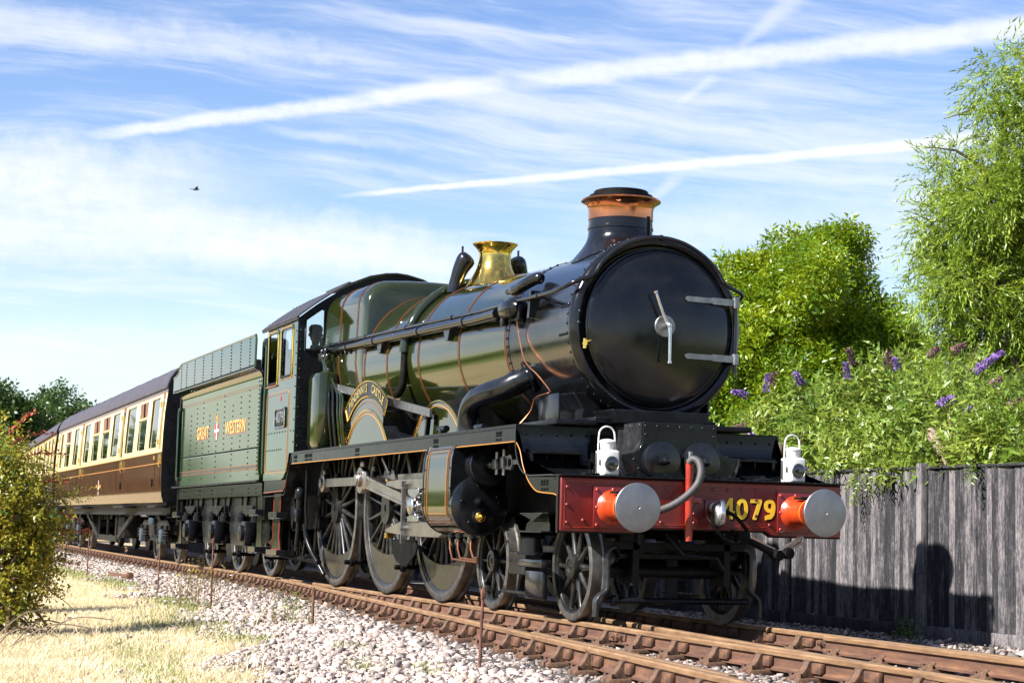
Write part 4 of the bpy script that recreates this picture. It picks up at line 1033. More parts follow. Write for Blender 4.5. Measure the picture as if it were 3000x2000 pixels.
# --- outside cylinders
for s in (-1, 1):
    yo = s * 1.385; cyc, czc = s * 1.095, 1.03
    def clad(xa, xb, dr_=0.0):
        a = [(s * .92, 1.745), (s * 1.16, 1.742 + dr_), (s * 1.27, 1.70 + dr_), (s * (1.345 + dr_), 1.62), (s * (1.375 + dr_), 1.50), (s * (1.385 + dr_), 1.30)]
        a += [(s * (1.095 + (.29 + dr_) * math.cos(math.radians(t_))), czc + (.29 + dr_) * math.sin(math.radians(t_))) for t_ in np.linspace(0, -120, 16)]
        a += [(s * .92, .80)]
        return [[(x, p[0], p[1]) for p in a] for x in (xa, xb)]
    cy = MB().ring_loft(clad(-4.34, -3.44)); cyl = cy.build('cylinder', 'engine_green', L, ang=50)
    for x in (-4.345, -3.445): MB().ring_loft(clad(x - .012, x + .012, .006)).build('cladding_edge', 'black_gloss', cyl)
    ed = MB()
    for x in (-4.34, -3.44):
        for (y, z) in [(1.36, 1.58), (1.392, 1.40), (1.392, 1.20), (1.392, 1.03), (1.36, .90)]: ed.dome((x, s * y, z), (0, s, 0), .012, .012, 6)
    tag(ed.build('rivet_row', 'black_gloss', cyl), kind='stuff')
    for ins, m_ in ((.085, 'lining_orange'), (.125, 'lining_orange'), (.15, 'lining_yellow')):
        y_of = lambda z: 1.388 if 1.03 <= z <= 1.30 else (float(np.interp(z, [1.30, 1.50, 1.62, 1.70], [1.388, 1.378, 1.350, 1.275])) if z > 1.30 else 1.095 + .293 * math.cos(math.asin(max(-1, (z - 1.03) / .293))))
        zt2, zb2 = 1.66 - (ins - .085) * 1.4, .862 + (ins - .085) * 1.3
        zz = np.linspace(zb2, zt2, 22)
        loop = [(-4.34 + ins, s * (y_of(z) + .001), z) for z in zz] + [(-3.44 - ins, s * (y_of(z) + .001), z) for z in zz[::-1]]
        line_loop('lining', loop, .0030, m_, cyl)
    fcv = MB().prism([(s * .80, .98), (s * .80, 1.70), (s * 1.16, 1.735), (s * 1.27, 1.69), (s * 1.345, 1.60), (s * 1.375, 1.48), (s * 1.38, 1.03), (s * 1.30, .85), (s * 1.0, .78)], -3.46, -3.435, 'x')
    fcv.build('cylinder_front_plate', 'black_gloss', cyl)
    MB().lathe([(.30, -.02), (.30, .055), (.292, .062), (.20, .068), (.18, .072), (.03, .074)], (-3.44, cyc, czc), (1, 0, 0), 48).build('cylinder_cover', 'black_gloss', cyl)
    rivets('bolt', [(-3.366, cyc + .2 * math.cos(a), czc + .2 * math.sin(a)) for a in np.linspace(.5, 6.5, 6)], (1, 0, 0), .012, 'black_gloss', cyl)
    MB().lathe([(.045, 0), (.045, .02), (.03, .025), (.03, .05), (.015, .06)], (-3.37, cyc + s * .02, czc + .04), (1, 0, 0), 16).build('centre_plug', 'black_satin', cyl)
    MB().lathe([(.075, 0), (.075, .012), (.05, .02)], (-3.368, cyc - .01, czc - .105), (1, 0, 0), 20).build('relief_valve_flange', 'black_gloss', cyl)
    MB().lathe([(.045, .01), (.055, .02), (.055, .05), (.048, .055), (.048, .07), (.025, .08), (.022, .12), (.008, .125)], (-3.368, cyc - .01, czc - .105), (1, 0, 0), 14).build('relief_valve', 'brass', cyl)
    vc = MB().lathe([(.205, -.02), (.205, .16), (.20, .168), (.12, .176), (.03, .178)], (-3.44, s * 1.035, 1.435), (1, 0, 0), 40)
    vc.lathe([(.212, .085), (.215, .09), (.215, .105), (.212, .11)], (-3.44, s * 1.035, 1.435), (1, 0, 0), 40); vc.build('valve_chest_cover', 'black_gloss', cyl)
    vr = MB().lathe([(.035, 0), (.035, .06), (.028, .07), (.028, .16)], (-3.27, s * 1.035, 1.44), (1, 0, 0), 14)
    vr.cbox((-3.06, s * 1.035, 1.44), (.12, .08, .10), .012); vr.cyl((-3.06, s * 1.035, 1.34), (-3.06, s * 1.035, 1.56), .022); vr.cbox((-2.86, s * 1.035, 1.45), (.09, .07, .12), .012); vr.cyl((-2.86, s * 1.035, 1.33), (-2.86, s * 1.035, 1.58), .022)
    vr.build('valve_rocker', 'steel_dull', L)
    lk = MB().bar((-2.84, s * 1.035, 1.50), (-2.66, s * 1.035, 1.50), .02, .03).bar((-2.84, s * 1.035, 1.40), (-2.66, s * 1.035, 1.40), .02, .03).bar((-2.62, s * 1.035, 1.45), (-2.20, s * 1.035, 1.45), .02, .045).lathe([(.05, -.014), (.075, -.014), (.075, .014), (.05, .014), (.05, -.014)], (-2.68, s * 1.035, 1.45), (0, 1, 0), 18, caps=False)
    lk.build('valve_link', 'steel_dull', L)
    # drain cocks and their copper pipes
    dcx = MB()
    for x in (-4.2, -3.95, -3.55): dcx.lathe([(.03, 0), (.04, .03), (.03, .07), (.018, .10)], (x, s * 1.10, .755), (0, 0, -1), 12).cyl((x - .04, s * 1.12, .69), (x + .05, s * 1.12, .69), .014)
    dcx.box(-4.35, -3.35, s * 1.09 - .01, s * 1.09 + .01, .72, .75); dcx.build('drain_cock', 'black_gloss', cyl)
    for k, x in enumerate((-4.2, -3.95, -3.55)):
        MB().tube([(x, s * 1.12, .68), (x + .06, s * 1.14, .60), (x + .14, s * 1.14, .49 - k * .005 + .02 * k), (-3.28, s * 1.14, .475 + .02 * k)], .011, 8).build('drain_pipe', 'copper_pipe', cyl)
    MB().bar((-3.27, s * 1.14, .74), (-3.27, s * 1.14, .40), .02, .012).build('drain_pipe_clip', 'black_dirty', cyl)
    # slide bars, crosshead, rods
    yb = s * 1.095
    MB().prism([(-4.34, 1.225), (-4.34, 1.335), (-6.05, 1.335), (-6.52, 1.32), (-6.54, 1.275), (-6.05, 1.225)], yb - .045, yb + .045).build('slide_bar', 'steel_rod', L, bev=.006)
    MB().prism([(-4.34, .86), (-4.34, .76), (-4.55, .70), (-5.6, .70), (-6.5, .735), (-6.5, .775), (-5.95, .86)], yb - .045, yb + .045).build('slide_bar', 'steel_rod', L, bev=.006)
    MB().cbox((-6.52, yb, 1.335), (.07, .10, .03), .006).build('bar_tip', 'brass', L); MB().cbox((-6.49, yb, .70), (.07, .10, .06), .006).build('bar_tip', 'brass', L)
    MB().bar((-5.72, yb - s * -.075, 1.30), (-5.72, yb + s * .075, .62), .05, .03, up=(1, 0, 0)).cyl((-5.72, yb + s * .02, 1.28), (-5.72, yb + s * .11, 1.28), .03).cyl((-5.72, yb + s * .02, .79), (-5.72, yb + s * .11, .79), .03).build('slide_bar_bracket', 'steel_dull', L)
    MB().prism([(-6.52, .66), (-5.6, .66), (-5.55, .58), (-5.62, .50), (-5.95, .36), (-6.3, .40), (-6.5, .52)], yb - .05 * s - .01, yb - .05 * s + .01).build('slide_bar_guard', 'black_dirty', L)
    xh = MB()
    xh.prism([(-5.60, 1.225), (-5.20, 1.225), (-5.20, 1.17), (-5.32, 1.13), (-5.32, .94), (-5.20, .92), (-5.20, .86), (-5.60, .86), (-5.60, .92), (-5.48, .94), (-5.48, 1.13), (-5.60, 1.17)], yb - .07, yb + .07)
    xh.lathe([(.085, 0), (.10, .02), (.10, .05), (.06, .07), (.02, .075)], (-5.40, yb + s * .05, 1.03), (0, s, 0), 22)
    xh.build('crosshead', 'steel_bright', L, bev=.008)
    MB().cyl((-5.35, yb, 1.03), (-4.3, yb, 1.03), .045, n=18).build('piston_rod', 'steel_bright', L)
    pz = 1.0225 + .33
    yc_ = s * .985                                                    # coupling rods
    def rod(x0, x1, z0, z1, y, h0, h1, name, big=.11, w_=.05):
        b = MB(); b.bar((x0, y, z0), (x1, y, z1), w_, h0)
        b.bar((x0, y, z0), (x1, y, z1), w_ * 1.5, h0 * .25)
        return b
    c1 = MB().bar((AX[4], yc_, pz), (AX[3], yc_, pz), .045, .105)
    for x in (AX[4], AX[3]): c1.lathe([(.10, -.045), (.12, -.04), (.12, .04), (.10, .045), (.05, .05)], (x, yc_, pz), (0, s, 0), 26).cbox((x, yc_, pz + .12), (.09, .06, .11), .01)
    c1.build('coupling_rod', 'steel_rod', L)
    c2 = MB().bar((AX[3], yc_, pz), (AX[2], yc_, pz), .045, .105)
    c2.lathe([(.10, -.045), (.12, -.04), (.12, .04), (.10, .045), (.05, .05)], (AX[2], yc_, pz), (0, s, 0), 26); c2.build('coupling_rod', 'steel_rod', L)
    yk = s * 1.13
    a_, b_ = Vector((AX[3], yk, pz)), Vector((-5.40, yb, 1.03))
    k1 = MB()
    t_ = (b_ - a_).normalized(); upv = Vector((0, 0, 1)); upv = (upv - t_ * upv.dot(t_)).normalized()
    for off, hh, ww in ((0, .10, .022), (.058, .034, .062), (-.058, .034, .062)): k1.bar(a_ + t_ * .12 + upv * off, b_ + upv * off * .75, ww, hh)
    k1.cbox(a_ + t_ * .04, (.34, .085, .24), .03)
    k1.lathe([(.155, -.045), (.165, -.035), (.165, .035), (.155, .045)], a_, (0, s, 0), 28).lathe([(.085, .04), (.085, .075), (.07, .08), (.068, .10), (.02, .105)], a_, (0, s, 0), 22)
    k1.cbox(a_ + Vector((.0, 0, .185)), (.11, .06, .09), .012); k1.lathe([(.09, -.05), (.10, -.04), (.10, .04), (.09, .05)], b_, (0, s, 0), 20)
    k1.build('connecting_rod', 'steel_rod', L, bev=.004)
    MB().cyl((AX[4], yc_, pz), (AX[4], yc_ + s * .07, pz), .06, n=18).build('crank_pin', 'steel_dull', L)
    # lubricator drive, brake hangers and rigging
    MB().bar((-6.72, s * 1.14, 1.60), (-6.42, s * 1.14, 1.42), .02, .035).prism([(-6.45, 1.34), (-6.40, 1.46), (-6.30, 1.44), (-6.24, 1.34)], s * 1.08, s * 1.12).build('lubricator_arm', 'steel_dull', L)
    for x in (AX[2] - 1.10, AX[3] - 1.16, AX[4] - 1.10):
        br = MB().bar((x + .06, s * .78, 1.25), (x + .02, s * .80, .35), .035, .07, up=(1, 0, 0)).prism([(x + .06, .9), (x + .15, .86), (x + .13, .45), (x + .02, .45)], s * .70, s * .84)
        br.cyl((x - .02, s * .65, .34), (x - .02, s * .98, .34), .028).lathe([(.055, 0), (.055, .05), (.03, .06), (.03, .12), (.015, .13)], (x - .02, s * .88, .34), (0, s, 0), 12)
        br.build('brake_hanger', 'black_dirty', L)
# --- splashers
def splasher(x, yf, r, s, brass=True):
    zc = 1.0225; a0 = math.degrees(math.asin((ZP - zc) / r)); pts = arc(x, zc, r, a0, 180 - a0, 28)
    o = MB().prism(pts, s * yf, s * .72).build('splasher', 'black_satin', L)
    MB().prism(arc(x, zc, r - .004, a0, 180 - a0, 28), s * yf, s * (yf + .010)).build('splasher_face', 'engine_green', o)
    MB().tube([(p[0], s * (yf + .008), p[1]) for p in arc(x, zc, r - .006, a0, 180 - a0, 32)], .015, 8).build('brass_beading', 'brass', o)
    MB().tube([(p[0], s * (yf + .010), p[1]) for p in arc(x, zc, r - .055, a0, 180 - a0, 32)], .006, 6).build('lining', 'lining_yellow', o)
    return o
for s in (-1, 1):
    splasher(AX[2], .90, 1.18, s); ms = splasher(AX[3], 1.10, 1.18, s); splasher(AX[4], .90, 1.18, s)
    # name plate arching over the middle splasher
    y = s * 1.10; zc = 1.0225
    back = MB().prism(arc(AX[3], zc, 1.32, 57, 123, 20) + arc(AX[3], zc, 1.178, 126, 54, 20), y, y + s * .010).build('nameplate_backing', 'engine_green', L)
    MB().tube([(p[0], y + s * .011, p[1]) for p in arc(AX[3], zc, 1.275, 57, 123, 24)], .005, 6).build('lining', 'lining_orange', back)
    npl = MB().prism(arc(AX[3], zc, 1.535, 53, 127, 30) + arc(AX[3], zc, 1.335, 127, 53, 30), y + s * .004, y + s * .020).build('nameplate', 'black_satin', L)
    rim_ = [(p[0], y + s * .020, p[1]) for p in arc(AX[3], zc, 1.528, 53, 127, 34) + arc(AX[3], zc, 1.342, 127, 53, 34)]
    line_loop('nameplate_rim', rim_, .011, 'brass', npl)
    nm = 'PENDENNIS  CASTLE'
    for i, chh in enumerate(nm):
        if chh == ' ': continue
        ang = math.radians(121.5 - (i + .5) * 63 / len(nm)) if s < 0 else math.radians(58.5 + (i + .5) * 63 / len(nm))
        ra = 1.436; org = (AX[3] + ra * math.cos(ang), y + s * .021, zc + ra * math.sin(ang))
        up_ = (math.cos(ang), 0, math.sin(ang)); xd = (math.sin(ang), 0, -math.cos(ang)) if s < 0 else (-math.sin(ang), 0, math.cos(ang))
        text_obj('letter', chh, .142, 'brass', npl, org, xd, up_, .006, .005)
# oil pipes / small bits on the running plate
MB().bar((-9.45, -1.00, 2.60), (-5.35, -1.00, 2.06), .03, .09).build('reversing_rod', 'steel_dull', L)
MB().bar((-5.55, -.96, 2.06), (-5.62, -.96, 1.77), .05, .05).cbox((-5.55, -.97, 2.06), (.12, .08, .12), .01).build('reversing_rod_stand', 'black_satin', L)
MB().cyl((-4.42, -1.20, 1.83), (-4.18, -1.20, 1.83), .035).cbox((-4.3, -1.2, 1.80), (.08, .08, .07), .01).build('oil_pot', 'black_satin', L); MB().cyl((-3.2, -1.22, 1.80), (-2.95, -1.22, 1.80), .03).cbox((-3.1, -1.22, 1.79), (.1, .06, .05), .01).build('oil_pot', 'black_satin', L)
MB().cbox((-9.72, -1.10, 2.29), (.58, .30, 1.04), .09).build('reverser_casing', 'engine_green', L)
for k, (x, y) in enumerate(((-9.30, -1.02), (-9.36, -1.06), (-9.24, -1.0), (-9.42, -1.10), (-9.18, -.99))):
    MB().tube(smooth_path([(-9.75 - .03 * k, -1.08 - .015 * k, 3.06), (-9.70 - .02 * k, -1.09, 2.92), (-9.45 - .05 * k, -1.07, 2.72 - .03 * k), (x, y, 2.50), (x + .05, y, 2.20), (x + .05, y + .05, 1.80)], 5), .016 + .004 * (k % 2), 8).build('injector_pipe', 'black_gloss' if k % 2 else 'engine_green', L)
for k in range(5): MB().lathe([(.02, 0), (.035, .02), (.035, .06), (.02, .08)], (-9.95 + .09 * k, -1.09, 3.05), (0, 0, 1 if k % 2 else -1), 12).build('steam_valve', 'black_gloss', L)
# ------------------------------------------------------------------ cab
def plate_holes(b, u0, u1, v0, v1, holes, put):
    """rectangle u x v as boxes round rectangular holes; put(b, ua, ub, va, vb)"""
    us = sorted({u0, u1, *[h[0] for h in holes], *[h[1] for h in holes]}); vs = sorted({v0, v1, *[h[2] for h in holes], *[h[3] for h in holes]})
    for i in range(len(us) - 1):
        for j in range(len(vs) - 1):
            cu, cv_ = (us[i] + us[i + 1]) / 2, (vs[j] + vs[j + 1]) / 2
            if any(h[0] < cu < h[1] and h[2] < cv_ < h[3] for h in holes): continue
            put(b, us[i], us[i + 1], vs[j], vs[j + 1])
def rrect(x0, x1, z0, z1, r, n=5):
    return arc(x1 - r, z1 - r, r, 0, 90, n) + arc(x0 + r, z1 - r, r, 90, 180, n) + arc(x0 + r, z0 + r, r, 180, 270, n) + arc(x1 - r, z0 + r, r, 270, 360, n)
XC0, XC1 = -10.25, -12.02
for s in (-1, 1):
    y = s * 1.34
    b = MB(); win = (-11.16, -10.50, 2.80, 3.50); opn = (-11.93, -11.36, 2.74, 3.50)
    plate_holes(b, XC1, XC0, ZP - .01, 3.585, [win, opn], lambda b_, ua, ub, va, vb: b_.box(ua, ub, y - .006, y + .006, va, vb))
    b.prism([(XC1, ZP - .01), (XC1, 1.40), (-10.95, 1.40), (-10.80, 1.43), (-10.66, 1.52), (-10.56, 1.64), (-10.52, ZP - .01)], y - .006, y + .006)
    side = b.build('cab_side', 'tender_green', L, smooth=False)
    g = MB().box(win[0] + .0, win[1], y + s * -.018, y + s * -.012, win[2], win[3]).build('window_pane', 'glass', side, smooth=False)
    for w_ in (win, opn):
        fr_ = [(p[0], y + s * .010, p[1]) for p in rrect(w_[0] - .01, w_[1] + .01, w_[2] - .01, w_[3] + .01, .07)]
        line_loop('window_beading', fr_, .012, 'brass', side)
        fr_ = [(p[0], y + s * .008, p[1]) for p in rrect(w_[0] + .025, w_[1] - .025, w_[2] + .025, w_[3] - .025, .06)]
        line_loop('window_frame', fr_, .013, 'black_satin', side)
    lp = [(p[0], y + s * .007, p[1]) for p in rrect(-11.95, -10.60, 1.50, 2.62, .08)]
    line_loop('lining', lp, .004, 'lining_yellow', side)
    lp = [(p[0], y + s * .007, p[1]) for p in rrect(-11.92, -10.63, 1.53, 2.59, .07)]
    line_loop('lining', lp, .0035, 'lining_orange', side)
    rivets('rivet_row', [(x, y + s * .006, 2.06) for x in np.arange(-11.9, -10.4, .16)] + [(-10.30, y + s * .006, z) for z in np.arange(1.9, 3.5, .15)] + [(x, y + s * .006, 1.82) for x in np.arange(-11.9, -10.9, .13)], (0, s, 0), .013, 'frame_green', side)
    npb = MB().cbox((-11.06, y + s * .014, 2.255), (.62, .018, .285), .03)
    plate = npb.build('number_plate', 'black_satin', L)
    line_loop('plate_rim', [(p[0], y + s * .026, p[1]) for p in rrect(-11.355, -10.765, 2.125, 2.385, .04)], .011, 'steel_bright', plate)
    text_obj('number', '4079', .215, 'steel_bright', plate, (-11.06, y + s * .024, 2.257), (-s, 0, 0), (0, 0, 1), .005, .002, sx=1.05)
    MB().lathe([(.04, 0), (.04, .004)], (-11.10, y + s * .006, 2.53), (0, s, 0), 18).build('route_disc', 'red_paint', side)
    MB().tube([(-12.04, s * 1.36, 1.50), (-12.04, s * 1.365, 2.2), (-12.04, s * 1.36, 3.35)], .016, 10).build('cab_handrail', 'tender_green', side)
    MB().cbox((-11.66, y + s * .012, 2.725), (.62, .04, .025), .006).build('window_ledge', 'wood_brown', side)
    MB().tube([(-10.42, s * 1.30, 1.80), (-10.42, s * 1.32, 1.90), (-10.43, s * 1.30, 2.50), (-10.40, s * 1.28, 2.66), (-10.32, s * 1.25, 2.70)], .014, 8).build('grab_rail', 'black_gloss', L)
    # front sheet with its spectacle window
    ra = lambda yy: float(np.interp(abs(yy), [0, .379, .678, .909, 1.138, 1.34], [4.235, 4.165, 4.04, 3.90, 3.74, 3.575]))
    f = MB(); X0, X1 = XC0 - .012, XC0
    f.prism([(s * 1.334, ZP), (s * .80, ZP), (s * .80, 3.13), (s * 1.334, 3.13)], X0, X1, 'x')
    f.prism([(s * 1.334, 3.13), (s * 1.245, 3.13), (s * 1.245, ra(1.245)), (s * 1.334, ra(1.334))], X0, X1, 'x')
    f.prism([(s * .975, 3.13), (s * .80, 3.13), (s * .80, ra(.8)), (s * .975, ra(.975))], X0, X1, 'x')
    f.prism([(s * 1.245, 3.56), (s * 1.03, 3.72), (s * .975, 3.70), (s * .975, ra(.975)), (s * 1.10, ra(1.10)), (s * 1.245, ra(1.245))], X0, X1, 'x')
    f.prism([(s * .80, 3.70), (0, 3.70), (0, ra(0)), (s * .379, ra(.379)), (s * .678, ra(.678)), (s * .80, ra(.80))], X0, X1, 'x')
    fs = f.build('cab_front', 'black_satin', L, smooth=False)
    MB().prism([(s * 1.245, 3.13), (s * .975, 3.13), (s * .975, 3.70), (s * 1.03, 3.72), (s * 1.245, 3.56)], X0 + .003, X1 - .003, 'x').build('spectacle_glass', 'glass', fs, smooth=False)
    line_loop('spectacle_frame', [(X1 + .006, s * a, c) for a, c in [(1.24, 3.14), (.98, 3.14), (.98, 3.69), (1.03, 3.71), (1.24, 3.55)]], .014, 'black_gloss', fs)
    rivets('rivet_row', [(X1, s * 1.30, z) for z in np.arange(1.85, 3.5, .13)] + [(X1, s * yy, ra(yy) - .05) for yy in np.arange(.1, 1.25, .16)], (1, 0, 0), .012, 'black_gloss', fs)
roofp = [(-1.375, 3.565), (-1.34, 3.60), (-1.138, 3.76), (-.909, 3.922), (-.678, 4.060), (-.379, 4.188), (-.15, 4.240), (0, 4.252)]
roofp = roofp + [(-a, c) for a, c in roofp[-2::-1]]
rf = MB().strip(roofp, -12.30, -10.16, .018, 'x').build('cab_roof', 'roof_black', L)
rivets('rivet_row', [(x, s * yy, zz + .012) for s in (-1, 1) for x in np.arange(-12.2, -10.2, .18) for yy, zz in ((1.30, 3.65), (.95, 3.915))], (0, 0, 1), .012, 'roof_black', rf)
for s in (-1, 1): MB().box(-12.30, -10.16, s * 1.365 - .012, s * 1.365 + .012, 3.545, 3.590).build('gutter', 'roof_black', rf)
for yy in (-.55, .55): MB().cbox((-11.2, yy, 4.145), (1.2, .05, .03), .006).build('roof_rib', 'roof_black', rf)
c = MB(); c.box(-12.2, -10.26, -1.32, 1.32, 1.70, 1.74); c.build('cab_floor', 'black_dirty', L)
c = MB(); c.box(-10.6, -10.3, -.95, .95, 1.74, 3.35); c.cyl((-10.62, -.4, 3.1), (-10.72, -.4, 3.1), .12); c.cyl((-10.62, .2, 2.9), (-10.70, .2, 2.9), .14); c.tube([(-10.65, -.1, 3.2), (-10.8, 0, 3.25), (-10.8, .3, 3.1)], .02); c.build('backhead', 'black_dirty', L)
MB().tube(smooth_path([(-10.7, -1.22, 2.82), (-10.75, -1.15, 3.0), (-10.72, -1.0, 3.1), (-10.6, -.95, 3.05)], 4), .018).build('regulator_handle', 'steel_dull', L)
# lower cab steps, curved drop plate and gear below
for s in (-1, 1):
    MB().strip([(-10.40, 1.76), (-10.46, 1.68), (-10.56, 1.58), (-10.66, 1.45), (-10.72, 1.28), (-10.80, 1.20), (-12.0, 1.18)], s * 1.33 - .35 * (s > 0), s * 1.33 + .35 * (s < 0), .012).build('drop_plate', 'black_gloss', L)
    MB().prism([(-10.72, 1.40), (-10.74, 1.30), (-10.84, 1.24), (-12.02, 1.22), (-12.02, 1.40)], s * 1.315, s * 1.327).build('cab_valance', 'frame_green', L)
    MB().tube([(-10.70, s * 1.332, 1.40), (-10.74, s * 1.332, 1.31), (-10.84, s * 1.332, 1.25), (-12.02, s * 1.332, 1.23)], .005, 6).build('lining', 'casing_orange', L)
    st = MB().prism([(-11.62, 1.22), (-11.18, 1.22), (-11.20, .90), (-11.22, .62), (-11.12, .42), (-11.72, .42), (-11.64, .62), (-11.64, .90)], s * 1.25, s * 1.268)
    sto = st.build('cab_step_plate', 'frame_green', L)
    line_loop('lining', [(x, s * 1.27, z) for x, z in [(-11.59, 1.20), (-11.21, 1.20), (-11.23, .90), (-11.25, .62), (-11.16, .44), (-11.68, .44), (-11.61, .62), (-11.61, .90)]], .0045, 'casing_orange', sto)
    for z, xx in ((.90, .25), (.38, .32)):
        MB().cbox((-11.42, s * 1.20, z - .03), (xx * 2, .26, .025), .006).box(-11.42 - xx, -11.42 + xx, s * 1.325 - .008, s * 1.325 + .008, z - .02, z + .06).box(-11.42 + xx - .012, -11.42 + xx, min(s * 1.07, s * 1.325), max(s * 1.07, s * 1.325), z - .02, z + .06).build('step_tread', 'black_gloss', sto, bev=.006)
    inj = MB().tube([(-10.62, s * 1.14, 1.30), (-10.62, s * 1.14, 1.10), (-10.66, s * 1.14, .95), (-10.66, s * 1.14, .70), (-10.72, s * 1.14, .50), (-10.85, s * 1.12, .46)], [.05, .05, .036, .034, .034, .030], 12)
    inj.lathe([(.06, 0), (.075, .02), (.075, .12), (.06, .14)], (-10.62, s * 1.14, 1.14), (0, 0, 1), 14).cbox((-10.64, s * 1.15, .92), (.12, .09, .18), .02); inj.build('injector', 'black_satin', L)
    MB().prism([(-11.08, 1.10), (-10.92, 1.20), (-10.82, 1.08), (-10.84, .95), (-10.98, .72), (-11.10, .98)], s * 1.0, s * 1.16).build('sand_box', 'black_satin', L, bev=.015)
    MB().tube(smooth_path([(-10.55, s * 1.08, .80), (-10.50, s * 1.06, .62), (-10.38, s * 1.02, .45), (-10.25, s * .95, .28), (-10.12, s * .90, .14)], 5), .035, 10).build('injector_overflow', 'black_satin', L)
    MB().tube([(-10.45, s * 1.1, 1.55), (-10.45, s * 1.1, 1.0), (-10.5, s * 1.06, .75)], .018, 8).build('sand_pipe', 'black_satin', L)
    MB().cyl((-12.9, s * 1.0, .37), (-10.2, s * .95, .30), .035).build('brake_pull_rod', 'black_dirty', L)
    MB().prism([(-12.1, 1.20), (-10.6, 1.20), (-10.6, .75), (-12.1, .70)], s * .85, s * .87).build('dragbox_side', 'black_dirty', L)

# ------------------------------------------------------------------ tender
T = empty('tender', (-13, 0, 0), 'riveted green tender lettered GREAT WESTERN, coupled behind the locomotive cab', 'tender')
TX = lambda x: x + 13.0
def tb(b, name, m, parent=None, **k):
    o = b.build(name, m, parent or T, **k)
    if not parent: o.location.x = 13.0
    return o
X0t, X1t = -12.68, -19.12
YS = 1.262
prof = [(YS, 1.42), (YS, 2.93), (1.275, 2.985), (1.31, 3.03), (1.36, 3.055), (1.395, 3.07)]
b = MB()
for s in (-1, 1):
    b.strip([(s * a, c) for a, c in prof], X1t, X0t, .010 * s, 'x')
b.box(X0t - .012, X0t, -YS + .01, YS - .01, 1.42, 2.6)
b.box(X1t, X1t + .012, -YS, YS, 1.42, 3.05)
b.box(X1t, X0t, -YS + .02, YS - .02, 1.42, 1.46)
tank = tb(b, 'tank', 'tender_green', ang=50)
for s in (-1, 1):
    f = MB().prism([(X0t + .10, 3.072), (X0t + .12, 3.50), (X0t + .08, 3.545), (-18.60, 3.555), (-18.78, 3.50), (-18.92, 3.40), (-19.10, 3.36), (-19.30, 3.34), (-19.32, 3.075)], s * 1.395, s * 1.405)
    fo = f.build('fender', 'tender_green', tank)
    MB().tube([(X0t + .10, s * 1.40, 3.07), (X0t + .12, s * 1.40, 3.50), (X0t + .08, s * 1.40, 3.55), (-18.60, s * 1.40, 3.56), (-18.78, s * 1.40, 3.505), (-18.92, s * 1.40, 3.405), (-19.10, s * 1.40, 3.365), (-19.30, s * 1.40, 3.345)], .017, 8).build('fender_edge', 'tender_green', fo)
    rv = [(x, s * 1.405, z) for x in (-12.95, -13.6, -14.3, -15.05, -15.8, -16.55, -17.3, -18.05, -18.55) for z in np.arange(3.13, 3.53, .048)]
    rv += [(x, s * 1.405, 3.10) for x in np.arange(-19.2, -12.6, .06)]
    rivets('rivet_row', rv, (0, s, 0), .013, 'frame_green', fo, h=.012)  # heads darker than the fender: their shading is put into the colour
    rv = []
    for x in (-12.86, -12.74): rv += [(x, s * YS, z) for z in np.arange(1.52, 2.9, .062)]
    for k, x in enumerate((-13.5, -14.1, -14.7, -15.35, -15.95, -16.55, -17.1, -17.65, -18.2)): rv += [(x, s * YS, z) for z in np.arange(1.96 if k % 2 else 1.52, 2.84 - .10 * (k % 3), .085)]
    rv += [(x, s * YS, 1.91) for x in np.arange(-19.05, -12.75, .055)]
    rivets('rivet_row', rv, (0, s, 0), .013, 'frame_green', tank, h=.012)  # darker than the tank, so colour stands in for shade on each head
    MB().box(X1t, X0t, s * YS - .004, s * YS + .004 * 1, 1.885, 1.897).build('seam', 'tender_green', tank)
    for z, m_, r in ((1.655, 'lining_orange', .007), (1.60, 'lining_orange', .007), (2.80, 'lining_orange', .004), (2.835, 'lining_orange', .004)):
        MB().tube([(X1t + .12, s * (YS + .001), z), (X0t - .10, s * (YS + .001), z)], r, 6).build('lining', m_, tank)
    MB().box(X1t + .12, X0t - .10, s * YS - .002, s * YS + .003, 1.612, 1.645).build('lining', 'black_gloss', tank) if s < 0 else MB().box(X1t + .12, X0t - .10, s * YS - .003, s * YS + .002, 1.612, 1.645).build('lining', 'black_gloss', tank)
    xd = (-s, 0, 0)
    for body, xm, wd in (('GREAT', -17.10, 1.0), ('WESTERN', -14.47, 1.0)):
        if s > 0: xm = -31.57 - xm
        text_obj('lettering_shade', body, .29, 'red_paint', tank, (xm - s * .014, s * (YS + .0015), 2.262), xd, (0, 0, 1), .001, .005, sx=1.12, space=1.05)
        text_obj('lettering', body, .29, 'letter_gold', tank, (xm, s * (YS + .004), 2.275), xd, (0, 0, 1), .001, .003, sx=1.12, space=1.05)
    # crest: two shields with a crest above
    cr = MB()
    for dx_ in (-.09, .09): cr.prism([(-15.93 + dx_ - .075, 2.38), (-15.93 + dx_ + .075, 2.38), (-15.93 + dx_ + .075, 2.26), (-15.93 + dx_, 2.14), (-15.93 + dx_ - .075, 2.26)], s * YS, s * (YS + .003))
    cro = cr.build('crest', 'red_paint', tank)
    MB().box(-15.93 - .02, -15.93 + .02, min(s * YS, s * (YS + .005)), max(s * YS, s * (YS + .005)), 2.13, 2.40).box(-16.10, -15.76, min(s * YS, s * (YS + .005)), max(s * YS, s * (YS + .005)), 2.26, 2.30).build('crest_cross', 'white_paint', cro)
    MB().prism([(-16.02, 2.42), (-15.84, 2.42), (-15.86, 2.50), (-15.93, 2.55), (-16.0, 2.50)], s * YS, s * (YS + .004)).build('crest_helm', 'lining_yellow', cro)
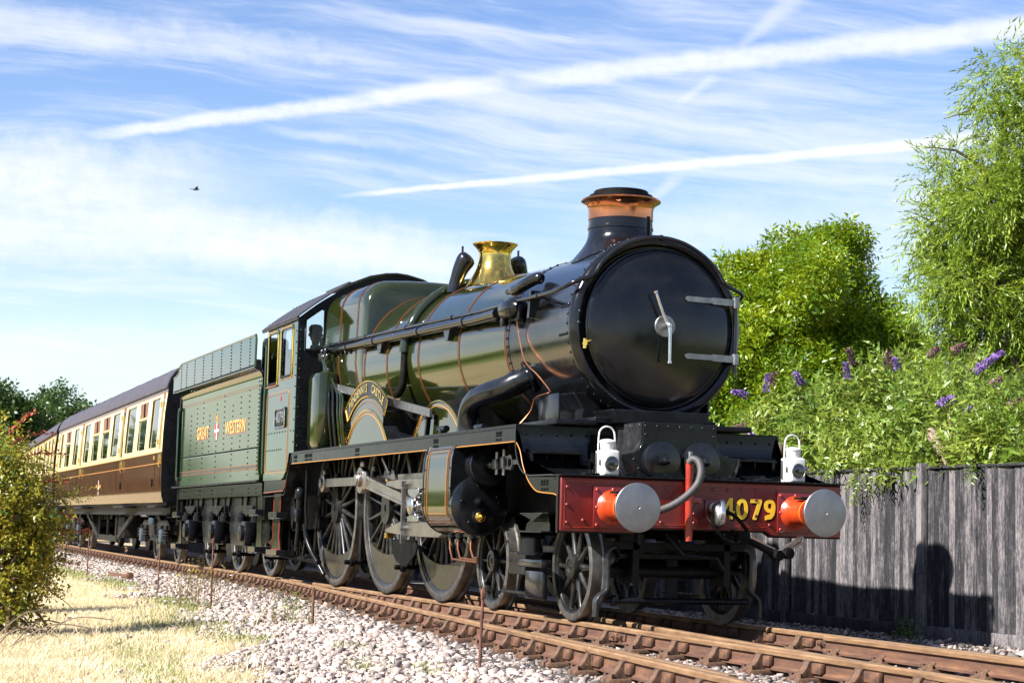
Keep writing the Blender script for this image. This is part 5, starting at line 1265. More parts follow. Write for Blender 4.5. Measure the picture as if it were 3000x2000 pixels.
    # soleplate angle, valance, frames
    MB().prism([(-12.45, 1.40), (-12.45, 1.425), (-19.45, 1.405), (-19.45, 1.38)], s * 1.24, s * 1.345).build('sole_plate', 'black_satin', tank)
    vb = MB().prism([(-12.50, 1.385), (-12.50, 1.20), (-19.30, 1.18), (-19.30, 1.365)], s * 1.235, s * 1.25).build('frame_valance', 'frame_green', tank)
    rivets('bolt_heads', [(x + a, s * 1.25, z) for x in (-12.9, -13.4, -14.6, -16.2, -17.2, -18.7) for a in (-.06, 0, .06) for z in (1.31, 1.25)], (0, s, 0), .012, 'black_satin', vb)
    fr_ = MB()
    out_l = [(-12.55, 1.19), (-12.55, .55), (-12.95, .50), (-13.15, .78), (-13.22, .98), (-14.08, .98), (-14.15, .78), (-14.35, .45), (-15.25, .45), (-15.43, .78), (-15.5, .98), (-16.38, .98), (-16.45, .78), (-16.6, .45), (-17.5, .45), (-17.7, .78), (-17.78, .98), (-18.64, .98), (-18.72, .78), (-18.9, .50), (-19.28, .55), (-19.28, 1.19)]
    fr_.prism(out_l, s * 1.085, s * 1.10)
    fr_.build('side_frame', 'black_satin', tank)
    for xa in (-13.651, -15.937, -18.223):
        ab = MB().cbox((xa, s * 1.17, .655), (.30, .18, .34), .03).lathe([(.11, 0), (.125, .02), (.12, .06), (.06, .075), (.02, .08)], (xa, s * 1.25, .64), (0, s, 0), 20).cbox((xa, s * 1.19, .50), (.2, .12, .10), .02)
        ab.bar((xa - .20, s * 1.12, 1.0), (xa - .20, s * 1.12, .46), .05, .05).bar((xa + .20, s * 1.12, 1.0), (xa + .20, s * 1.12, .46), .05, .05).bar((xa - .3, s * 1.12, .47), (xa + .3, s * 1.12, .47), .05, .06)
        ab.build('axlebox', 'black_satin', tank)
        sp = MB()
        for k in range(6): sp.bar((xa - .50 + .06 * k, s * 1.175, 1.05 - .022 * k), (xa + .50 - .06 * k, s * 1.175, 1.05 - .022 * k), .09, .016)
        for dx_ in (-.50, .50):
            sp.cyl((xa + dx_, s * 1.175, .93), (xa + dx_, s * 1.175, 1.19), .018)
            sp.lathe([(.05, 0), (.075, .01), (.075, .10), (.055, .11), (.055, .15), (.03, .16)], (xa + dx_, s * 1.175, .80), (0, 0, 1), 16)
            sp.prism([(xa + dx_ - .12, 1.20), (xa + dx_ + .12, 1.20), (xa + dx_ + .03, .98), (xa + dx_ - .03, .98)], s * 1.11, s * 1.125)
        sp.build('leaf_spring', 'black_satin', tank)
    for xa in (-13.651, -15.937, -18.223):
        br = MB(); br.bar((xa + .72, s * .80, 1.05), (xa + .70, s * .82, .30), .04, .08, up=(1, 0, 0)).prism([(xa + .70, .86), (xa + .61, .80), (xa + .60, .42), (xa + .70, .38)], s * .72, s * .84).cyl((xa + .70, s * .7, .30), (xa + .70, s * 1.04, .30), .03)
        br.lathe([(.05, 0), (.05, .05), (.03, .06), (.03, .12)], (xa + .70, s * .95, .30), (0, s, 0), 10)
        br.build('brake_hanger', 'black_dirty', tank)
    for (xm, zz) in ((-12.78, .94), (-12.75, .40), (-19.15, .90), (-19.15, .34)):
        MB().cbox((xm, s * 1.20, zz - .03), (.46, .24, .025), .006).box(xm - .23, xm + .23, s * 1.315 - .008, s * 1.315 + .008, zz - .02, zz + .06).box(xm + .218, xm + .23, min(s * 1.08, s * 1.315), max(s * 1.08, s * 1.315), zz - .02, zz + .06).build('step_tread', 'black_gloss', tank, bev=.006)
    for xm, w_ in ((-12.78, .17), (-19.15, .10)):
        MB().prism([(xm - w_, 1.20), (xm + w_, 1.20), (xm + w_ * .9, .62), (xm + w_ * 1.2, .40), (xm - w_ * 1.2, .40), (xm - w_ * .9, .62)], s * 1.19, s * 1.205).build('step_plate', 'frame_green', tank)
    MB().tube([(-12.60, s * 1.275, 1.50), (-12.58, s * 1.30, 1.60), (-12.58, s * 1.30, 2.70), (-12.62, s * 1.275, 2.80)], .016, 8).build('grab_rail', 'tender_green', tank)
    MB().tube([(-19.16, s * 1.27, 1.52), (-19.18, s * 1.31, 1.56), (-19.18, s * 1.31, 2.76), (-19.16, s * 1.27, 2.80)], .022, 8).build('grab_rail', 'tender_green', tank)
    for z in (1.54, 2.78): MB().lathe([(.02, 0), (.035, .02), (.035, .05), (.02, .07)], (-19.17, s * 1.29, z - .035), (0, 0, 1), 10).build('grab_rail_knob', 'tender_green', tank)
    for xa in (-13.651, -15.937, -18.223):
        wh = wheel('wheel', xa, s, .63, 12, boss=.15, rim=.05, tyre=.07, spoke=(.03, .07), parent=tank)
    fb_ = empty('rear_buffer', (-19.35, s * .885, 1.03)); fb_.parent = tank
    MB().lathe([(.15, 0), (.13, -.05), (.115, -.3), (.08, -.31), (.08, -.44), (.2, -.46), (.2, -.48)], (0, 0, 0), (1, 0, 0), 24).build('buffer_body', 'black_satin', fb_)
for xa in (-13.651, -15.937, -18.223): MB().cyl((xa, -1.1, .63), (xa, 1.1, .63), .08).build('axle', 'black_dirty', tank)
MB().box(-19.3, -12.6, -1.0, 1.0, .95, 1.38).box(-19.36, -19.28, -1.25, 1.25, .82, 1.38).box(-12.62, -12.5, -1.2, 1.2, .85, 1.38).build('underframe', 'black_dirty', tank)
# front of the tender: coal plate, doors, toolbox, coal
MB().box(-13.05, -12.98, -1.18, 1.18, 2.5, 3.40).box(-13.05, -12.7, -1.25, -1.18, 2.4, 3.0).box(-13.05, -12.7, 1.18, 1.25, 2.4, 3.0).build('coal_plate', 'black_dirty', tank)
MB().cbox((-12.95, -1.02, 3.28), (.22, .40, .55), .08).build('tool_locker', 'engine_green', tank)
b = MB()
for k in range(260):
    x = random.uniform(-18.2, -12.9); yy = random.uniform(-1.15, 1.15); hgt = 3.15 - .35 * (yy / 1.15) ** 2 - .03 * abs(x + 15)
    r = random.uniform(.06, .15); n0 = len(b.v)
    b.add([tuple(Vector(v) * r * random.uniform(.7, 1.2) + Vector((x, yy, hgt + random.uniform(-.05, .08)))) for v in SV[k % len(SV)]], [tuple(f) for f in SF])
b.box(-18.9, -13.0, -1.22, 1.22, 2.5, 2.95)
tag(b.build('coal', 'coal', tank, smooth=False), kind='stuff')
b = MB()
for k in range(26):
    r = random.uniform(.05, .10)
    b.add([tuple(Vector(v) * r + Vector((-12.86 + random.uniform(-.1, .12), random.uniform(-1.2, -.3), 2.72 + random.uniform(0, .18)))) for v in SV[k % len(SV)]], [tuple(f) for f in SF])
tag(b.build('coal', 'coal', tank, smooth=False), kind='stuff')

KEEP = {'fender', 'rivet_row', 'seam', 'lettering', 'lettering_shade', 'lining'}
for o in list(tank.children):
    nm = o.name.split('.')[0]
    if nm in KEEP and nm != 'fender': continue
    o.parent = T; o.location.x += 13.0

# ------------------------------------------------------------------ person added in the cab for the silhouette reflected in its window
def skin_body(name, joints, edges, m, parent, levels=2):
    me = bpy.data.meshes.new(name); me.from_pydata([j[0] for j in joints], edges, [])
    o = bpy.data.objects.new(name, me); COL.objects.link(o); o.parent = parent
    sk = o.modifiers.new('skin', 'SKIN'); sk.use_smooth_shade = True
    ss = o.modifiers.new('sub', 'SUBSURF'); ss.levels = levels; ss.render_levels = levels
    lay = me.skin_vertices[0] if me.skin_vertices else None
    if lay is None:
        bm = bmesh.new(); bm.from_mesh(me); bm.verts.layers.skin.verify(); bm.to_mesh(me); bm.free(); lay = me.skin_vertices[0]
    for i, j in enumerate(joints): lay.data[i].radius = (j[1], j[2] if len(j) > 2 else j[1])
    lay.data[0].use_root = True
    me.materials.append(MATS[m]); return o
dp = empty('person', (-11.05, -.90, 1.74), 'person in dark overalls added inside the locomotive cab for the silhouette reflected in its front window', 'person')
J = [((0, 0, .98), .15, .12), ((0, 0, 1.18), .15, .11), ((0, 0, 1.38), .17, .11), ((.01, 0, 1.50), .10, .09), ((.02, 0, 1.58), .055, .055),
     ((0, .10, .92), .10, .10), ((.02, .11, .50), .07, .07), ((0, .11, .09), .045, .05), ((.13, .12, .045), .035, .04),
     ((0, -.10, .92), .10, .10), ((.0, -.11, .50), .07, .07), ((-.02, -.11, .09), .045, .05), ((.11, -.13, .045), .035, .04),
     ((0, .20, 1.44), .07, .07), ((.02, .27, 1.18), .05, .05), ((.17, .25, 1.02), .038, .038), ((.24, .24, 1.0), .035, .022),
     ((0, -.20, 1.44), .07, .07), ((.05, -.26, 1.20), .05, .05), ((.26, -.24, 1.22), .038, .038), ((.34, -.22, 1.25), .035, .022)]
E_ = [(0, 1), (1, 2), (2, 3), (3, 4), (0, 5), (5, 6), (6, 7), (7, 8), (0, 9), (9, 10), (10, 11), (11, 12), (2, 13), (13, 14), (14, 15), (15, 16), (2, 17), (17, 18), (18, 19), (19, 20)]
body = skin_body('body', J, E_, 'overalls', dp)
hd = MB().lathe([(.02, 1.545), (.052, 1.57), (.058, 1.61), (.075, 1.64), (.088, 1.69), (.090, 1.74), (.080, 1.79), (.05, 1.82), (.01, 1.83)], (.02, 0, 0), (0, 0, 1), 20)
hd.lathe([(.004, 0), (.014, .01), (.016, .03), (.01, .04)], (.105, 0, 1.665), (0, 0, 1), 8).lathe([(.006, 0), (.022, .01), (.012, .05)], (.02, .088, 1.67), (0, 0, 1), 8).lathe([(.006, 0), (.022, .01), (.012, .05)], (.02, -.088, 1.67), (0, 0, 1), 8)
hd.build('head', 'skin', body)
MB().lathe([(.094, 1.735), (.10, 1.76), (.098, 1.80), (.07, 1.835), (.02, 1.845)], (.015, 0, 0), (0, 0, 1), 20).prism([(.08, 1.745), (.17, 1.735), (.17, 1.745), (.08, 1.76)], -.06, .06).build('cap', 'hair_dark', body)
for s in (-1, 1):
    hx, hy, hz_ = ((.24, .24, 1.0) if s > 0 else (.34, -.22, 1.25))
    hb = MB()
    for k in range(4): hb.tube([(hx + .03, hy + (k - 1.5) * .02, hz_), (hx + .075 - .008 * abs(k - 1.4), hy + (k - 1.5) * .022, hz_ - .005), (hx + .10 - .01 * abs(k - 1.4), hy + (k - 1.5) * .022, hz_ - .035)], [.010, .009, .007], 6)
    hb.tube([(hx, hy - s * .03, hz_), (hx + .04, hy - s * .055, hz_ - .01), (hx + .065, hy - s * .05, hz_ - .03)], [.012, .010, .008], 6).cbox((hx + .01, hy, hz_), (.08, .08, .03), .012)
    hb.build('hand', 'skin', body)
# ------------------------------------------------------------------ coaches
def make_coach(label, full=True):
    """local x: 0 at the near end, body runs to -19.66; near side y < 0"""
    C = empty('railway_coach', (0, 0, 0), label, 'coach', 'chocolate and cream coaches behind the tender')
    LEN = 19.66
    side = [(1.355, 1.13), (1.392, 1.25), (1.405, 1.45), (1.41, 1.80), (1.412, 2.05), (1.405, 2.40), (1.385, 2.80), (1.352, 3.10), (1.335, 3.23)]
    yz = lambda z: float(np.interp(z, [p[1] for p in side], [p[0] for p in side]))
    WB, WT, VD = 2.14, 3.11, 2.775
    wins = [(.70, 1.80, 0), (2.20, 3.40, 1), (3.85, 5.25, 0), (6.35, 7.60, 0), (8.0, 9.35, 1), (9.85, 11.2, 1), (11.75, 13.0, 0), (14.2, 15.4, 0), (16.1, 17.4, 1), (17.95, 18.75, 0)]
    slits = [(.18, .46), (5.50, 5.95), (13.2, 13.65), (18.95, 19.25)]
    for s in (-1, 1):
        ch_ = MB()                                                # lower brown side
        zs = [1.13, 1.19, 1.25, 1.35, 1.45, 1.6, 1.8, 1.95, 2.06]
        ch_.ring_loft([[(-x_, s * (yz(z) - t_), z) for x_, t_ in ((0, 0), (LEN, 0), (LEN, .03), (0, .03))] for z in zs])
        ch_.build('lower_side', 'chocolate', C)
        up_ = MB()
        holes = [(-w_[1], -w_[0], WB, WT) for w_ in wins] + [(-a[1], -a[0], 2.10, WT + .04) for a in slits]
        def put(b, ua, ub, va, vb):
            zz = np.linspace(va, vb, 3 if vb - va > .5 else 2)
            b.ring_loft([[(ua, s * yz(z), z), (ub, s * yz(z), z), (ub, s * (yz(z) - .04), z), (ua, s * (yz(z) - .04), z)] for z in zz])
        plate_holes(up_, -LEN, 0, 2.06, 3.16, holes, put)
        up_.build('upper_side', 'cream', C)
        MB().ring_loft([[(x_, s * (yz(z) + .001 - t_), z) for x_, t_ in ((0, 0), (-LEN, 0), (-LEN, .03), (0, .03))] for z in (3.16, 3.235)]).build('cantrail', 'chocolate', C)
        for z in (2.052, 1.85, 3.155): MB().tube([(0, s * (yz(z) + .001), z), (-LEN, s * (yz(z) + .001), z)], .008, 6).build('lining', 'lining_yellow', C)
        if s > 0 and not full: continue
        for a, b_, vent in wins:
            zt = VD if vent else WT
            w_ = MB().ring_loft([[(-a, s * (yz(z) - .022), z), (-b_, s * (yz(z) - .022), z), (-b_, s * (yz(z) - .028), z), (-a, s * (yz(z) - .028), z)] for z in (WB, zt)])
            pane = w_.build('window', 'glass', C, smooth=False)
            fr_ = [(-p[0], s * (yz(p[1]) - .004), p[1]) for p in rrect(a + .008, b_ - .008, WB + .008, WT - .008, .05, 3)]
            line_loop('frame', fr_, .011, 'cream', pane)
            if vent:
                MB().box(-b_, -a, min(s * 1.395, s * 1.35), max(s * 1.395, s * 1.35), VD - .018, VD + .018).build('transom', 'cream', pane)
                for q0, q1 in ((a + .03, (a + b_) / 2 - .12), ((a + b_) / 2 + .12, b_ - .03)): MB().box(-q1, -q0, s * 1.355 - .006, s * 1.355 + .006, VD + .02, WT - .02).build('ventilator', 'wood_brown', pane)
        for a, b_ in slits:
            d_ = MB().box(-b_ + .02, -a - .02, s * 1.335 - .01, s * 1.335 + .01, 2.10, 3.14).build('door_light', 'wood_brown', C)
            MB().box(-b_ + .07, -a - .07, min(s * 1.345, s * 1.352), max(s * 1.345, s * 1.352), 2.25, 3.05).build('door_glass', 'lens', d_)
            for z in (2.25, 2.95): MB().cbox((-b_ - .06, s * (yz(z) + .006), z), (.07, .03, .10), .008).build('hinge', 'brass', d_)
            MB().cbox((-a + .08, s * 1.42, 1.94), (.09, .03, .16), .01).tube([(-a + .08, s * 1.42, 2.02), (-a + .08, s * 1.45, 2.0), (-a + .08, s * 1.45, 1.80), (-a + .08, s * 1.42, 1.78)], .010, 6).build('door_handle', 'brass', d_)
            MB().tube([(-a + .012, s * (yz(z) + .001), z) for z in (1.2, 1.45, 1.8, 2.05)], .004, 5).build('door_gap', 'black_dirty', d_)
            MB().tube([(-b_ - .35, s * (yz(z) + .001), z) for z in (1.2, 1.45, 1.8, 2.05)], .004, 5).build('door_gap', 'black_dirty', d_)
        for x in (1.1, 5.6, 13.3): MB().cbox((-x, s * 1.415, 1.50), (.14, .03, .14), .01).build('vent_cowl', 'black_dirty', C)
        if s < 0:
            cr = MB().box(-9.47, -9.33, s * 1.408, s * 1.400, 1.36, 1.62).build('crest', 'red_paint', C)
            MB().box(-9.42, -9.38, s * 1.411, s * 1.404, 1.34, 1.68).box(-9.46, -9.34, s * 1.411, s * 1.404, 1.47, 1.51).build('crest_cross', 'white_paint', cr)
            for dx_ in (-.38, .28): MB().box(-9.4 + dx_ - .12, -9.4 + dx_ + .12, s * 1.409, s * 1.403, 1.50, 1.57).build('lettering', 'lining_yellow', C)
            MB().box(-.98, -.86, s * 1.418, s * 1.408, 1.93, 2.0).build('class_number', 'lining_yellow', C)
    rp_ = [(-1.35, 3.235), (-1.335, 3.30), (-1.29, 3.42), (-1.20, 3.545), (-1.05, 3.655), (-.80, 3.745), (-.45, 3.82), (0, 3.845)]
    rp_ = rp_ + [(-a, c) for a, c in rp_[-2::-1]]
    roof = MB().strip(rp_, -LEN, 0, .02, 'x').build('roof', 'coach_roof', C)
    for x in np.arange(1.6, LEN, 2.3): MB().strip([(a * 1.001, c + .022) for a, c in rp_], -x - .03, -x + .03, .006, 'x').build('roof_rib', 'coach_roof', roof)
    for x in (3.0, 6.6, 10.0, 13.4, 16.8): MB().lathe([(.10, 0), (.12, .03), (.12, .08), (.06, .11), (.02, .115)], (-x, .35, 3.835), (0, 0, 1), 14).build('ventilator', 'coach_roof', roof)
    for s in (-1, 1): MB().tube([(0, s * 1.352, 3.245), (-LEN, s * 1.352, 3.245)], .018, 6).build('gutter', 'coach_roof', roof)
    for e in (0, 1):                                             # black ends with gangway bellows
        x = -LEN * e; d_ = 1 if e == 0 else -1
        poly = [(a, c) for a, c in side[:-1]] + [(1.335, 3.235)] + [(-a, c) for a, c in rp_[1:8]] + [(a * -1, c) for a, c in [(0, 0)][:0]]
        right = [(a, c) for a, c in side] + [(-a, c) for a, c in rp_[1:8]]
        end = right + [(-a, c) for a, c in right[-2::-1]]
        eo = MB().prism(end, x, x + d_ * .012, 'x').build('end_panel', 'black_satin', C)
        g = MB().box(min(x, x + d_ * .42), max(x, x + d_ * .42), -.52, .52, 1.20, 3.35).build('gangway', 'black_dirty', C)
        for k in range(5): MB().box(min(x + d_ * (.06 + k * .075), x + d_ * (.09 + k * .075)), max(x + d_ * (.06 + k * .075), x + d_ * (.09 + k * .075)), -.56, .56, 1.16, 3.40).build('bellows_fold', 'black_dirty', g)
        for s in (-1, 1):
            MB().tube([(x + d_ * .05, s * 1.12, 1.45), (x + d_ * .06, s * 1.12, 2.4), (x + d_ * .06, s * 1.10, 3.2), (x + d_ * .05, s * 1.0, 3.5), (x + d_ * .02, s * .9, 3.62)], .018, 6).build('end_pipe', 'coach_under', eo)
            MB().lathe([(.10, 0), (.08, .05), (.07, .40), (.19, .42), (.19, .45)], (x, s * .885, 1.05), (d_, 0, 0), 18).build('buffer', 'black_dirty', C)
            MB().cbox((x + d_ * .08, s * 1.05, 1.52), (.08, .12, .16), .02).build('jumper_socket', 'coach_under', eo)
        MB().lathe([(.055, 0), (.055, .01)], (x + d_ * .012, -1.0, 2.62), (d_, 0, 0), 18).build('end_disc', 'number_yellow', eo)
        if e == 0: text_obj('end_number', '3', .15, 'white_paint', eo, (x + .014, -.86, 2.62), (0, 1, 0), (0, 0, 1), .001, .004)
    MB().box(-LEN + .05, -.05, -1.28, 1.28, 1.08, 1.20).build('floor', 'coach_under', C)
    MB().box(-LEN + .1, -.1, .50, .53, 1.2, 3.2).build('corridor_wall', 'wood_brown', C)
    # compartments: seats and partitions, dim behind the glass
    for k, x in enumerate(np.arange(1.0, 19, 1.95)):
        MB().box(-x - .04, -x + .04, -.35, 1.25, 1.2, 3.2).build('partition', 'wood_brown', C)
        MB().cbox((-x - .32, .3, 1.75), (.45, 1.6, .25), .06).cbox((-x - .12, .3, 2.2), (.16, 1.6, .9), .05).build('seat', 'seat_dark', C)
    for s in (-1, 1):
        so = MB().box(-LEN + .3, -.3, s * 1.16 - .01, s * 1.16 + .01, .90, 1.13).box(-LEN + .3, -.3, min(s * 1.16, s * 1.22), max(s * 1.16, s * 1.22), .90, .92).build('solebar', 'coach_under', C)
        for a, b_ in ((.25, 1.2), (4.6, 6.3), (12.3, 14.1), (18.4, 19.4)): MB().cbox((-(a + b_) / 2, s * 1.33, 1.055), (b_ - a, .26, .035), .006).build('footboard', 'coach_under', so)
        tr = MB()
        xa, xb, xm0, xm1 = -5.6, -14.0, -8.1, -11.5
        tr.bar((xa, s * 1.10, .92), (xm0, s * 1.10, .36), .04, .11).bar((xb, s * 1.10, .92), (xm1, s * 1.10, .36), .04, .11).bar((xm0 + .1, s * 1.10, .36), (xm1 - .1, s * 1.10, .36), .04, .13)
        for x in (-8.2, -9.8, -11.4): tr.bar((x, s * 1.10, .36), (x, s * 1.10, .92), .04, .05, up=(1, 0, 0))
        tr.build('truss', 'coach_under', C)
    MB().cbox((-9.3, -.55, .62), (1.6, .7, .5), .04).build('battery_box', 'coach_under', C); MB().cbox((-10.9, .3, .62), (1.0, .7, .45), .04).build('battery_box', 'coach_under', C); MB().cyl((-7.6, .2, .66), (-6.8, .2, .66), .26).build('vacuum_cylinder', 'coach_under', C)
    for bc in (-2.745, -16.915):
        bg = empty('bogie', (bc, 0, 0)); bg.parent = C
        b = MB()
        for s in (-1, 1):
            b.prism([(-1.75, .62), (-1.75, .72), (-1.5, .80), (1.5, .80), (1.75, .72), (1.75, .62), (.9, .60), (.55, .40), (-.55, .40), (-.9, .60)], s * 1.03, s * 1.06)
            for k in range(6): b.bar((-.42 + .04 * k, s * 1.09, .52 - .0 + .035 * k), (.42 - .04 * k, s * 1.09, .52 + .035 * k), .07, .02)
        b.box(-.2, .2, -1.0, 1.0, .55, .78); b.box(-1.72, -1.6, -1.0, 1.0, .6, .72); b.box(1.6, 1.72, -1.0, 1.0, .6, .72)
        b.build('bogie_frame', 'coach_under', bg)
        for s in (-1, 1):
            for xa in (-1.295, 1.295):
                MB().cbox((xa, s * 1.09, .50), (.26, .16, .26), .03).build('axlebox', 'axlebox_blue', bg)
                e_ = MB()
                for dx_ in (-.32, .32): e_.lathe([(.09, 0), (.10, .01), (.06, .03), (.09, .05), (.06, .08), (.09, .10), (.06, .13), (.09, .16), (.09, .18)], (xa + dx_, s * 1.09, .46), (0, 0, 1), 12).cyl((xa + dx_, s * 1.09, .36), (xa + dx_, s * 1.09, .70), .03)
                e_.bar((xa - .42, s * 1.09, .43), (xa + .42, s * 1.09, .43), .07, .05); e_.build('coil_spring', 'coach_under', bg)
                MB().lathe([(.40, -.13), (.485, -.135), (.485, -.11), (.46, -.10), (.457, -.004), (.45, 0), (.39, 0), (.38, -.03), (.30, -.05), (.14, -.03), (.13, .01), (.02, .02)], (xa, s * .82, .457), (0, s, 0), 40).build('wheel', 'tyre_steel', bg)
            for dx_ in (-.13, .13): MB().lathe([(.05, 0), (.06, .02), (.06, .12), (.03, .14)], (dx_, s * 1.12, .72), (0, 0, 1), 12).build('damper', 'axlebox_blue', bg)
        for xa in (-1.295, 1.295): MB().cyl((xa, -.95, .457), (xa, .95, .457), .07).build('axle', 'coach_under', bg)
    return C
c1 = make_coach('nearest chocolate and cream coach with black end, coupled directly behind the green tender')
def place_coach(c, x):
    xm = x - 9.83; a = math.atan2(yc(x - 17) - yc(x - 2.7), -14.3)
    c.location = (x, yc(x - 2.745) + (yc(x - 16.9) - yc(x - 2.745)) * (-2.745) / 14.17, 0)
    c.rotation_euler.z = math.atan2(-(yc(x - 16.915) - yc(x - 2.745)), 14.17)
place_coach(c1, -20.0)
c2 = dup(c1); c2['label'] = 'farther chocolate and cream coach, partly hidden by the rose hedge at left'
place_coach(c2, -40.4)
# ------------------------------------------------------------------ fence beyond the line
FY = 4.12
fence = empty('board_fence', (-3.4, FY, gz(-3.4, FY)), 'tall weathered grey board fence running along the far side of the track', 'fence')
def fpart(o): o.parent = fence; o.location -= fence.location; return o
bmesh_var = []
for k in range(5):
    wd = .098 + .006 * (k % 3)
    b = MB().prism([(-wd / 2, -.010), (wd / 2, -.004), (wd / 2, .006), (-wd / 2, .006)], -.13, 1.575, 'z')
    o = b.build('board', 'fence', smooth=False, bev=0); bmesh_var.append(o.data); bpy.data.objects.remove(o)
x = 2.1; POSTS = [-.41 + 3.06 * k for k in (-8, -7, -6, -5, -4, -3, -2, -1, 0)]
while x > -26:
    if not any(abs(x - p_) < .06 for p_ in POSTS):
        o = bpy.data.objects.new('board', random.choice(bmesh_var)); COL.objects.link(o)
        o.location = (x, FY + random.uniform(-.007, .007), random.uniform(-.012, .012)); o.rotation_euler = (random.uniform(-.004, .004), random.uniform(-.006, .006), random.uniform(-.06, .13)); fpart(o)
    x -= random.uniform(.094, .104)
for p_ in POSTS:
    o = MB().cbox((0, 0, .66), (.10, .09, 1.96), .008).build('post', 'fence'); o.location = (p_, FY - .035, 0); fpart(o)
for p_ in POSTS:
    o = MB().cbox((p_, FY + .035, .72), (.24, .012, 1.70), .003).build('backing_board', 'fence'); fpart(o)
for i in range(len(POSTS) - 1):
    a, b_ = POSTS[i], POSTS[i + 1]
    o = MB().cbox(((a + b_) / 2, FY + .005, 1.592), (b_ - a - .01, .075, .030), .006).build('capping_rail', 'fence'); fpart(o)
    o = MB().cbox(((a + b_) / 2, FY - .020, -.21), (b_ - a - .10, .045, .17), .006).build('gravel_board', 'fence'); fpart(o)
o = MB().cbox((.9, FY + .005, 1.592), (2.6, .075, .030), .006).build('capping_rail', 'fence'); fpart(o)
o = MB().cbox((.9, FY - .020, -.21), (2.4, .045, .17), .006).build('gravel_board', 'fence'); fpart(o)
fv = MB(); x = -26.0
while x > -190:
    dy_ = yc(x) * .8; fv.box(x - (.095 if x > -75 else .48), x, FY + dy_ + random.uniform(-.01, .01), FY + dy_ + .02, -.3, 1.56 + random.uniform(-.02, .02)); x -= .1 if x > -75 else .5
o = fv.build('far_boards', 'fence', smooth=False); fpart(o); tag(o, kind='stuff')
for z in (.15, .85, 1.42):
    o = MB().cbox((-12, FY + .045, z), (28, .06, .09), .005).build('rail', 'fence'); fpart(o)

# ------------------------------------------------------------------ head lamps on the front platform
def lamp(y, label):
    H = empty('head_lamp', (-.68, y, 1.29), label, 'lamp', 'white head lamps above the buffers'); H.scale = (.94, .94, .95)
    body = MB().cbox((0, 0, .115), (.20, .155, .225), .008).build('body', 'lamp_white', H)
    MB().cbox((.104, 0, .115), (.012, .135, .205), .006).build('front_plate', 'lamp_white', H)
    MB().lathe([(.072, 0), (.073, .005), (.068, .009), (.066, .006)], (.106, .0, .105), (1, 0, 0), 30).build('lens_rim', 'steel_dull', H)
    MB().lathe([(.067, .004), (.058, .008), (.035, .011), (.005, .012)], (.106, .0, .105), (1, 0, 0), 30).build('lens', 'lens', H)
    MB().lathe([(.060, .225), (.072, .30), (.078, .303), (.078, .312), (.06, .328), (.012, .336)], (-.005, 0, 0), (0, 0, 1), 26).build('chimney', 'lamp_white', H)
    MB().cbox((-.005, 0, .23), (.15, .14, .012), .004).build('top_plate', 'lamp_white', H)
    hp_ = [(-.02, -.082, .10), (-.02, -.084, .28), (-.02, -.082, .34)] + [(-.02, -.078 * math.cos(a), .375 + .075 * math.sin(a)) for a in np.linspace(.1, PI - .1, 11)] + [(-.02, .082, .34), (-.02, .084, .28), (-.02, .082, .10)]
    MB().tube(hp_, .0085, 8).build('handle', 'lamp_white', H)
    MB().cbox((0.03, -.083, .12), (.03, .012, .05), .003).cbox((-.06, -.084, .12), (.02, .014, .18), .003).build('hinge', 'steel_dull', H)
    MB().cbox((.1, 0, -.004), (.05, .12, .012), .003).cbox((-.12, 0, .03), (.012, .05, .08), .003).build('bracket', 'black_satin', H)
    return H
lamp(-.885, 'white oil head lamp above the left buffer, nearest the camera')
lamp(.935, 'white oil head lamp above the right buffer, beside the fence')
for y in (-1.05, -.62, .30, .62): MB().cbox((-.66, y, 1.30), (.10, .14, .022), .006).cyl((-.66, y, 1.30), (-.66, y, 1.335), .02).build('platform_bracket', 'black_satin', L)

# ------------------------------------------------------------------ iron stakes and posts
def stake(x, y, h, r, tilt, label, cap=False):
    z = gz(x, y); b = MB().tube([(0, 0, -.15), (tilt[0] * .5, tilt[1] * .5, h * .5), (tilt[0], tilt[1], h)], [r, r * .95, r * .8], 8)
    if cap: b.cbox((tilt[0], tilt[1], h - .05), (r * 2.4, r * 2.4, .07), .006)
    o = b.build('iron_stake', 'rust_iron'); o.location = (x, y, z); return tag(o, label, 'stake', 'rusty marker stakes in the ballast')
stake(-3.95, -2.62, .40, .016, (-.06, .02), 'thick leaning rusty iron stake in the pale ballast, middle of the picture', True)
stake(1.4, -2.75, .62, .013, (.02, .01), 'thin upright rusty rod nearest the camera, at the bottom edge', True)
stake(-7.9, -2.85, .85, .011, (.01, 0), 'tall thin rusty rod beside the tall weeds, below the tender wheels', True)
stake(-12.2, -2.75, .62, .011, (0, .01), 'slim rusty rod left of the tall weeds, below the tender rear')
stake(-19.6, -2.75, .70, .012, (.01, .01), 'far rusty rod standing in the green grass patch below the coach')
o = MB().bar((-1.1, 0, 0), (1.1, 0, .02), .05, .05).cyl((1.05, 0, .03), (1.25, 0, .03), .06).build('rod_on_ground', 'rust_iron'); o.location = (-18.5, -2.35, gz(-18.5, -2.35) + .06); tag(o, 'dark point rod lying on the ballast below the coach end', 'rod')
# weathered posts behind the fence
def old_post(loc, top, r, label):
    a, t_ = Vector(loc), Vector(top); d_ = (t_ - a)
    b = MB().tube([(0, 0, 0), d_ * .6, d_ * .90, d_ * .94, d_ * .975, d_], [r * .8, r * .9, r * 1.1, r * 1.45, r * 1.35, r * .7], 12)
    o = b.build('old_post', 'post_wood'); o.location = a; return tag(o, label, 'post')
old_post((-2.05, 4.55, -.2), (-3.80, 4.40, 2.04), .050, 'leaning weathered wooden post among the buddleia leaves, above the fence')
old_post((-7.35, 4.42, -.2), (-7.40, 4.42, 2.02), .065, 'upright brown wooden post behind the right head lamp')

